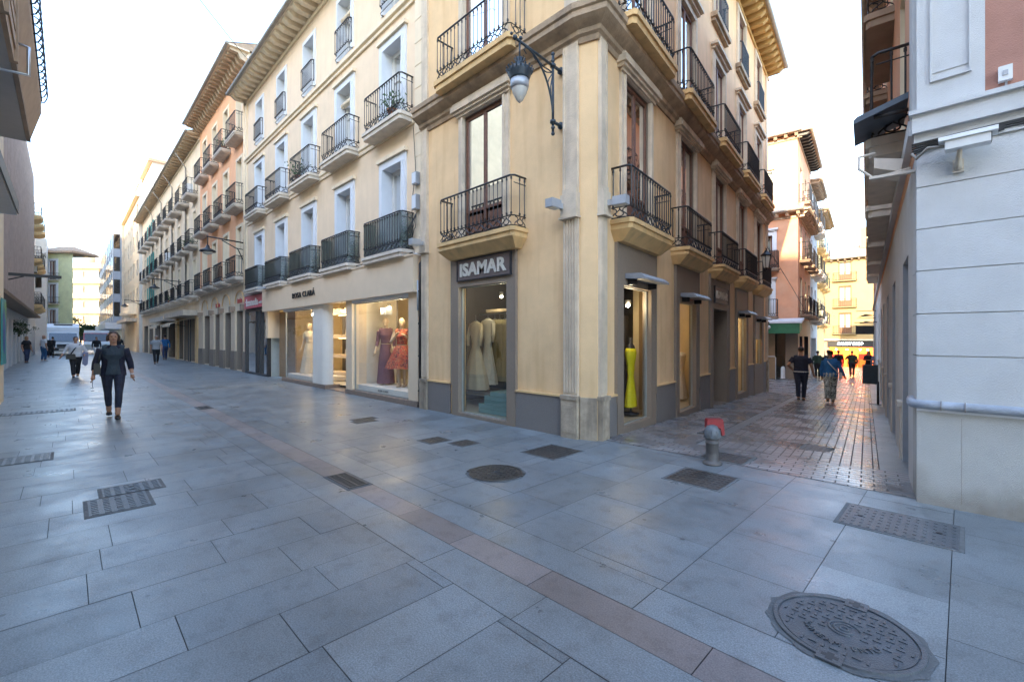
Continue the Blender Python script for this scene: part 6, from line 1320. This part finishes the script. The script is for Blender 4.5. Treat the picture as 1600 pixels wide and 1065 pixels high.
# ================================================================ wall lamps, hydrant, bollard, vehicles, trees
def bracket_lamp(label, F, u, z, reach, detailed=True):
    t = thing('wall_lamp', label, 'street lamp', F.P(u, 0, z), F.rz)
    b = MB(); yv = .20
    b.tube([(0, yv, -1.02), (0, yv, .14)], .020, 8)
    for zz in (-1.04, .16): b.ball((0, yv, zz), .030, seg=10, rings=6)
    for zz in (-.86, -.02): b.lathe([(.045, -.02), (.045, .02)], (0, yv, zz), 10); b.tube([(0, 0, zz), (0, yv, zz)], .024, 6); b.tube([(0, .005, zz), (0, .03, zz)], .055, 10)
    for zz in (.06, -.95): b.lathe([(.018, -.03), (.034, 0), (.018, .03)], (0, yv, zz), 10)
    b.tube([(0, yv, -.02), (0, reach, .02)], .020, 6)
    arc = [(0, yv + (reach * .62) * (1 - math.cos(a)) , -.84 + .84 * math.sin(a)) for a in [i * math.pi / 2 / 12 for i in range(13)]]; b.tube(arc, .015, 6)
    for i in (3, 5, 7, 9): p = arc[i]; b.tube([(0, yv, -.12 - .0 * i), (0, (yv + p[1]) / 2 + .03, (p[2] - .12) / 2 - .03), p], .009, 5)
    for q in (.5, .75): b.tube([(0, yv + (reach - yv) * q, -.0), (0, yv + (reach - yv) * q + .05, -.06), (0, yv + (reach - yv) * q, -.1)], .009, 5)
    b.ball((0, reach + .03, .03), .035, seg=8, rings=6); b.ball((0, reach - .08, .07), .028, seg=8, rings=6); b.ball((0, reach + .10, .05), .022, seg=8, rings=6)
    b.build('bracket', 'iron_blue', t)
    y0 = reach - .06; b = MB(); b.tube([(0, y0, 0), (0, y0, -.2)], .012, 6)
    b.lathe([(.015, -.20), (.05, -.22), (.045, -.28), (.06, -.30), (.07, -.33), (.15, -.37), (.175, -.40), (.165, -.44), (.14, -.50), (.135, -.53), (.12, -.53)], (0, y0, 0), 18)
    for i in range(18): a = 2 * math.pi * i / 18; b.tube([(.17 * math.cos(a), y0 + .17 * math.sin(a), -.42), (.185 * math.cos(a), y0 + .185 * math.sin(a), -.38)], .010, 5); b.ball((.187 * math.cos(a), y0 + .187 * math.sin(a), -.378), .014, seg=6, rings=4)
    for i in range(8): a = 2 * math.pi * i / 8; b.tube([(.05 * math.cos(a), y0 + .05 * math.sin(a), -.27), (.075 * math.cos(a), y0 + .075 * math.sin(a), -.215)], .009, 5)
    b.build('lamp_hood', 'iron_blue', t)
    MB().lathe([(.128, -.53), (.125, -.60), (.10, -.70), (.05, -.80), (.012, -.84)], (0, y0, 0), 18).build('glass_bowl', 'lamp_glass_pale', t)
    MB().lathe([(.131, -.53), (.130, -.60), (.118, -.65)], (0, y0, 0), 18).build('reflector', 'grey_metal', t)
    return t
LA = Face(-4.30, 5.40, -1, 0, 0, -1)
bracket_lamp('ornate dark iron street lamp on the yellow building, beside the fluted corner pilaster', LA, .06, 5.62, .98)
def far_lamp(label, F, u, z, s=1.0):
    t = thing('wall_lamp', label, 'street lamp', F.P(u, 0, z), F.rz); b = MB()
    b.tube([(0, .12, -.9), (0, .12, .15)], .03, 6); b.tube([(0, .12, .0), (0, 1.5, .08)], .03, 6); b.tube([(0, .12, -.8), (0, .35, -.3), (0, .95, .0)], .022, 6); b.tube([(0, 0, -.7), (0, .12, -.7)], .03, 6); b.tube([(0, 0, 0), (0, .12, 0)], .03, 6); b.tube([(0, .12, -.3), (0, .5, -.25)], .018, 5); b.build('bracket', 'iron', t)
    b = MB(); b.tube([(0, 1.45, .08), (0, 1.45, -.3)], .02, 6); b.lathe([(.05, -.28), (.08, -.4), (.28, -.5), (.30, -.56), (.05, -.56)], (0, 1.45, 0), 14); b.build('lamp_hood', 'iron', t); MB().lathe([(.2, -.562), (.15, -.64), (.03, -.68)], (0, 1.45, 0), 12).build('glass_bowl', 'lamp_glass_pale', t); return t
far_lamp('dark iron arm lamp at the joint of the orange and cream buildings', FO, .12, 5.65); far_lamp('dark iron arm lamp on the middle of the balconied row', FG, 6.2, 5.4); far_lamp('smallest and farthest dark iron arm lamp on the main street', FG, 27.9, 5.3)
def lantern(label, F, u, z, reach):
    t = thing('lantern', label, 'street lamp', F.P(u, 0, z), F.rz); b = MB(); b.tube([(0, 0, -.35), (0, reach * .5, -.33), (0, reach, -.28)], .018, 6); b.tube([(0, 0, -.75), (0, reach * .3, -.6), (0, reach * .6, -.35)], .014, 6)
    for i in range(5): b.tube([(0, .06 + i * .09, -.35), (0, .09 + i * .09, -.45 + .02 * i), (0, .05 + i * .09, -.5 + .03 * i)], .009, 5)
    b.box(-.04, .04, 0, .02, -.8, -.25); b.tube([(0, reach, -.28), (0, reach, -.18)], .03, 6); b.build('bracket', 'iron', t)
    b = MB(); b.lathe([(.11, .20), (.17, .20), (.18, .225), (.07, .32), (.05, .36), (.02, .40), (.03, .43), (.005, .46)], (0, reach, 0), 6, smooth=False)
    for i in range(6): a = 2 * math.pi * i / 6; b.tube([(.085 * math.cos(a), reach + .085 * math.sin(a), -.18), (.145 * math.cos(a), reach + .145 * math.sin(a), .20)], .009, 4)
    b.build('lantern_cap', 'iron', t); MB().lathe([(.08, -.18), (.14, .2)], (0, reach, 0), 6, smooth=False).build('lantern_glass', 'lamp_glass_pale', t); return t
lantern('black lantern with pale glass on the lane side of the yellow building', FB, 10.3, 3.95, .55)
lantern('small black lantern halfway down the lane on the blue grey facade', F7, .6, 3.2, .6); lantern('smallest black lantern near the golden building', F8, .9, 3.0, .5)
# hydrant / stub with red cap
t = thing('hydrant', 'short grubby iron hydrant with white splashed dome and a red box on its back', 'hydrant', (-2.11, 5.46, 0), 0)
mat('red_dark', (.26, .008, .015), .5, .25, 12); mat('hydrant_iron', (.11, .10, .095), .45, .3, 9, .4, 60, stain=.5, stain_col=(.20, .13, .09)); mat('hydrant_dome', (.13, .14, .15), .5, .35, 14, .3, 50, stain=.6, stain_col=(.10, .09, .08))
b = MB(); b.lathe([(.105, 0), (.11, .015), (.10, .03), (.078, .04), (.072, .05), (.072, .245), (.078, .25), (.078, .262), (.072, .268), (.074, .30)], (0, 0, 0), 20); b.build('column', 'hydrant_iron', t)
b = MB(); b.lathe([(.076, .30), (.09, .315), (.092, .36), (.084, .41), (.06, .45), (.03, .465), (.002, .468)], (0, 0, 0), 20)
for i in range(10): a = 2 * math.pi * i / 10; b.tube([(.09 * math.cos(a), .09 * math.sin(a), .32), (.084 * math.cos(a), .084 * math.sin(a), .41)], .008, 5)
b.build('dome', 'hydrant_dome', t); b = MB(); b.tube([(-.08, -.03, .37), (-.16, -.06, .355)], [.025, .012], 6); b.build('spout', 'hydrant_iron', t)
b = MB(); b.T = Matrix.Translation((.03, .03, 0)) @ Matrix.Rotation(R(42), 4, 'Z'); b.prism([(-.09, .50), (-.08, .53), (.09, .53), (.10, .50), (.115, .345), (.085, .33), (.065, .42), (-.09, .42)], 'y', .02, .11); b.build('red_cap', 'red_dark', t)
t = thing('bollard', 'white painted stub bollard outside the green canopied cafe', 'bollard', (-7.1, 28.4, gz(23))); MB().lathe([(.13, 0), (.12, .05), (.11, .1), (.11, .55), (.09, .68), (.03, .72)], (0, 0, 0), 14).build('post', 'white_paint', t); MB().lathe([(.15, -.02), (.15, .04), (.12, .05)], (0, 0, 0), 14).build('foot', 'hydrant_iron', t)
t = thing('hoop_barrier', 'white tubular hoop barrier in front of the cafe windows', 'barrier', (-7.75, 27.6, gz(22))); b = MB(); b.tube([(0, 0, 0), (0, 0, 1.2), (.05, 0, 1.26), (.42, .1, 1.26), (.47, .1, 1.2), (.47, .1, 0)], .022, 8); b.build('hoop', 'white_paint', t); MB().box(-.05, .05, -.05, .05, 0, .02).build('foot_plate', 'steel', t)
# overhead cables
t = thing('overhead_cable', 'thin cable crossing the lane from the yellow building', 'cable', (-5.3, 17, 4)); A_ = FB.P(13.3, .1, 5.0); B_ = F7.P(1, .1, 2.0); b = MB(); b.T = Matrix.Translation(-t.location); b.tube([A_.lerp(B_, i / 10) + Vector((.25 * math.sin(math.pi * i / 10), 0, -.25 * math.sin(math.pi * i / 10))) for i in range(11)], .012, 4); b.build('wire', 'cable', t)
t = thing('overhead_cable', 'thin cable crossing the sky above the main street', 'cable', (-22, 3, 14)); b = MB(); b.T = Matrix.Translation(-t.location); A_ = Vector((-20, 5.0, 12.6)); B_ = Vector((-14, -2.0, 15.5)); b.tube([A_.lerp(B_, i / 10) + Vector((0, 0, -.3 * math.sin(math.pi * i / 10))) for i in range(11)], .012, 4); b.build('wire', 'cable', t)
# box truck
vx, vy = -58.0, -.25
mat('van_white', (.66, .67, .68), .35, .04, 3, coat=.4); mat('van_dark', (.03, .032, .036), .5, .1, 5); mat('tyre', (.02, .02, .02), .8, .2, 10)
t = thing('box_truck', 'white refrigerated box truck parked nose towards us at the end of the street', 'truck', (vx, vy, 0), R(-90))   # local +y forward
b = MB(); W = 1.0
b.prism([(2.55, .42), (2.62, .62), (2.55, .98), (2.35, 1.16), (1.75, 1.98), (1.55, 2.06), (.35, 2.06), (.35, .42)], 'x', -W, W); b.build('cab', 'van_white', t)
b = MB(); b.prism([(2.365, 1.19), (1.80, 1.93), (1.83, 1.95), (2.395, 1.21)], 'x', -.86, .86); b.build('windscreen', 'dark_glass', t)
for s in (-1, 1):
    b = MB(); b.quad((s * 1.005, 2.15, 1.22), (s * 1.005, 1.70, 1.88), (s * 1.005, .9, 1.88), (s * 1.005, .9, 1.22)); b.build('side_window', 'dark_glass', t)
    b = MB(); b.box(s * .62 - .2, s * .62 + .2, 2.50, 2.60, .84, 1.02); b.build('headlight', 'lamp_glass_pale', t)
    b = MB(); b.box(s * 1.18 - .1, s * 1.18 + .1, 1.95, 2.03, 1.25, 1.65); b.build('mirror', 'van_dark', t)
    for yy in (1.75, -2.3):
        w_ = MB(); w_.T = Matrix.Translation((s * .88, yy, .36)) @ Matrix.Rotation(R(90), 4, 'Y'); w_.lathe([(.2, -.12), (.36, -.11), (.37, 0), (.36, .11), (.2, .12)], (0, 0, 0), 20); wh = w_.build('wheel', 'tyre', t); w_ = MB(); w_.T = Matrix.Translation((s * .88, yy, .36)) @ Matrix.Rotation(R(90), 4, 'Y'); w_.lathe([(.02, -.125), (.2, -.122), (.2, .122), (.02, .125)], (0, 0, 0), 14); w_.build('rim', 'grey_metal', wh)
b = MB(); b.box(-.95, .95, 2.56, 2.66, .38, .66); b.build('bumper', 'van_dark', t); b = MB(); b.box(-.38, .38, 2.60, 2.64, .70, .98); b.build('grille', 'van_dark', t)
b = MB(); b.box(-1.02, 1.02, -3.6, .30, .62, 2.80); b.build('cargo_box', 'van_white', t); b = MB(); b.prism([(.3, 2.1), (1.25, 2.1), (1.1, 2.45), (.3, 2.79)], 'x', -1.02, 1.02); b.build('wind_deflector', 'van_white', t)
b = MB(); b.box(-.6, .6, .31, .62, 2.55, 2.76); b.build('cooling_unit', 'van_dark', t); b = MB(); b.box(-1.0, 1.0, -3.5, .3, .42, .6); b.build('chassis', 'van_dark', t); b = MB(); b.box(-.26, .26, 2.665, 2.675, .46, .57); b.build('number_plate', 'white_paint', t)
# red and white van further back
t = thing('parked_van', 'red and white van with a wide blue windscreen behind the walking woman', 'van', (-61, 2.1, 0), R(-90) + TO(-61, 2.1)); mat('van_red', (.45, .05, .06), .35, .1, 4, coat=.4)
MB().prism([(2.2, .35), (2.3, .9), (2.1, 1.15), (1.75, 1.2), (1.75, .35)], 'x', -.95, .95).build('front', 'van_white', t); b = MB(); b.prism([(1.74, .35), (1.74, 1.2), (1.35, 2.0), (-2.2, 2.1), (-2.2, .35)], 'x', -.95, .95); b.build('body', 'van_red', t); b = MB(); b.prism([(1.78, 1.22), (1.42, 1.92), (1.45, 1.93), (1.81, 1.23)], 'x', -.85, .85); b.build('windscreen', 'dark_glass', t); b = MB(); b.prism([(1.36, 2.0), (1.30, 2.25), (-2.2, 2.3), (-2.2, 2.1)], 'x', -.9, .9); b.build('roof', 'van_white', t)
for s in (-1, 1):
    b = MB(); b.box(s * .65 - .17, s * .65 + .17, 2.24, 2.32, .7, .88); b.build('headlight', 'lamp_glass_pale', t)
    for yy in (1.5, -1.5): w_ = MB(); w_.T = Matrix.Translation((s * .82, yy, .33)) @ Matrix.Rotation(R(90), 4, 'Y'); w_.lathe([(.02, -.1), (.33, -.1), (.34, 0), (.33, .1), (.02, .1)], (0, 0, 0), 16); w_.build('wheel', 'tyre', t)
# trees at the end of the street and a climber by the shutters
def tree(label, x, y, z, trunk_h, rad, n, m='leaf', name='street_tree', cat='tree'):
    t = thing(name, label, cat, (x, y, z)); b = MB(); b.tube([(0, 0, 0), (.05, 0, trunk_h * .5), (0, .05, trunk_h)], [rad * .09, rad * .07, rad * .05], 8)
    for i in range(6): a = i * 1.05; b.tube([(0, 0, trunk_h * .85), (rad * .4 * math.cos(a), rad * .4 * math.sin(a), trunk_h + rad * .4)], [rad * .04, rad * .015], 5)
    b.build('trunk', 'bark', t); b = MB(); rr = random.Random(int(x * 7)); clumps = [(rr.gauss(0, .45) * rad, rr.gauss(0, .45) * rad, trunk_h + rad * (.55 + rr.gauss(0, .3))) for _ in range(26)]; s = rad * .07
    for i in range(n):
        c = clumps[i % len(clumps)]; p = Vector(c) + Vector((rr.gauss(0, 1), rr.gauss(0, 1), rr.gauss(0, .8))) * rad * .16; u_ = Vector((rr.gauss(0, 1), rr.gauss(0, 1), rr.gauss(0, 1))).normalized(); v_ = u_.orthogonal().normalized(); k = s * rr.uniform(.6, 1.3)
        b.mi = rr.random() < .4; b.add([p - u_ * k, p - v_ * k * .5, p + u_ * k, p + v_ * k * .5], [(0, 1, 2, 3)], False)
    b.build('crown', [m, 'leaf_dark'], t); return t
for i, (px_, Z_) in enumerate(((112, 78), (126, 80), (147, 82), (160, 80))): X_, Y_ = cam2w(px_, Z_); tree(('left', 'second', 'third', 'right')[i] + ' of the four small green trees before the white apartment block', X_, Y_, 0, 1.6, 2.1, 2200)
tree('small leafy climber hanging by the roller shutters at the far left', -37, -1.9, 1.6, .2, .55, 900, name='climbing_plant', cat='plant')
for u, z in ((1.3, 2.7), (3.8, 5.8)):
    t = thing('balcony_plant', 'green potted plant on the %s ochre balcony near the end of the lane' % ('lower' if z < 4 else 'upper'), 'potted plant', F8.P(u, .35, z)); MB().lathe([(.12, 0), (.16, .22)], (0, 0, 0), 12).build('pot', 'terra_pot', t); b = MB(); rr = random.Random(3)
    for i in range(260): p = Vector((rr.gauss(0, .25), rr.gauss(0, .2), .4 + rr.gauss(0, .16))); k = .05; a = rr.uniform(0, 6); b.add([p, p + Vector((k * math.cos(a), k * math.sin(a), .03)), p + Vector((0, k, .06))], [(0, 1, 2)], False)
    b.build('leaves', 'leaf', t)

# lived-in clutter on the long facades
def ac_unit(label, F, u, w_, z):
    t = thing('air_conditioner', label, 'air conditioner', F.P(u, w_, z), F.rz); b = MB(); b.box(-.38, .38, 0, .3, 0, .55); b.build('casing', 'white_paint', t); b = MB(); b.tube([(.1 + .2 * math.cos(a), .305, .28 + .2 * math.sin(a)) for a in [i * math.pi / 8 for i in range(16)]], .012, 4, closed=True)
    for i in range(7): b.box(-.08, .28, .302, .308, .12 + i * .05, .135 + i * .05)
    b.build('fan_grille', 'black_frame', t); b = MB(); b.box(-.3, -.26, 0, .3, -.05, 0); b.box(.26, .3, 0, .3, -.05, 0); b.build('foot', 'iron', t)
ac_unit('white air conditioner on the top balcony nearest the orange building', FG, 1.2, .2, 10.25); ac_unit('white air conditioner on the middle row of the balconied building', FG, 9.4, .15, 7.2); ac_unit('white air conditioner on a ledge of the white balcony building on the left', FW, 8.4, .1, 6.9)
def pot_plant(label, F, u, w_, z, n=170, s=.2, seed=1):
    t = thing('potted_plant', label, 'potted plant', F.P(u, w_, z), F.rz); MB().lathe([(.09, 0), (.13, .2), (.14, .22)], (0, 0, 0), 12).build('pot', 'terra_pot', t); b = MB(); rr = random.Random(seed)
    for i in range(n):
        p = Vector((rr.gauss(0, s), rr.gauss(0, s * .6), .36 + rr.gauss(0, s * .8))); k = rr.uniform(.035, .07); a = rr.uniform(0, 6); c = rr.uniform(-.6, .6)
        b.mi = rr.random() < .4; b.add([p, p + Vector((k * math.cos(a), k * math.sin(a), k * c)), p + Vector((k * .4 * math.cos(a + 1), k * .4 * math.sin(a + 1), k))], [(0, 1, 2)], False)
    b.build('leaves', ['leaf', 'leaf_dark'], t)
for i, (F, u, z, lb) in enumerate(((FG, 1.6, 7.13, 'bushy plant on the middle row balcony next to the orange building'), (FG, 3.6, 7.13, 'plant on the second middle row balcony of the balconied building'), (FG, 9.9, 4.08, 'plant on the lowest balcony row above the awning shops'), (FO, 3.3, 10.57, 'plant on a top balcony of the orange building'), (FK, 6.9, 6.52, 'plant on the middle upper balcony of the cream building'), (FK, 1.0, 6.52, 'dark round plant on the upper balcony nearest the yellow building'))):
    pot_plant(lb, F, u, .2, z, seed=i)
rr = random.Random(11)
for F, root, cc, lv_ in ((FG, G, gc, ((4.1, 2.2), (7.15, 2.15), (10.2, 2.0))), (FO, O, oc, ((4.25, 2.3), (7.45, 2.2), (10.6, 2.15)))):
    for c in cc:
        for z, h in lv_:
            r_ = rr.random()
            if r_ < .35:
                d_ = rr.uniform(.25, .8) * h; b = MB(); b.T = F.T(root)
                for k in range(int(d_ / .09)): b.box(c - .40, c + .40, -.10, -.085, z + h - .02 - .09 * (k + 1), z + h - .035 - .09 * k)
                b.tube([(c - .41, -.09, z + h - .05), (c + .41, -.09, z + h - .05)], .05, 6); b.build('slatted_blind', rr.choice(['trim_cream', 'soffit_brown', 'shutter_white']), root)
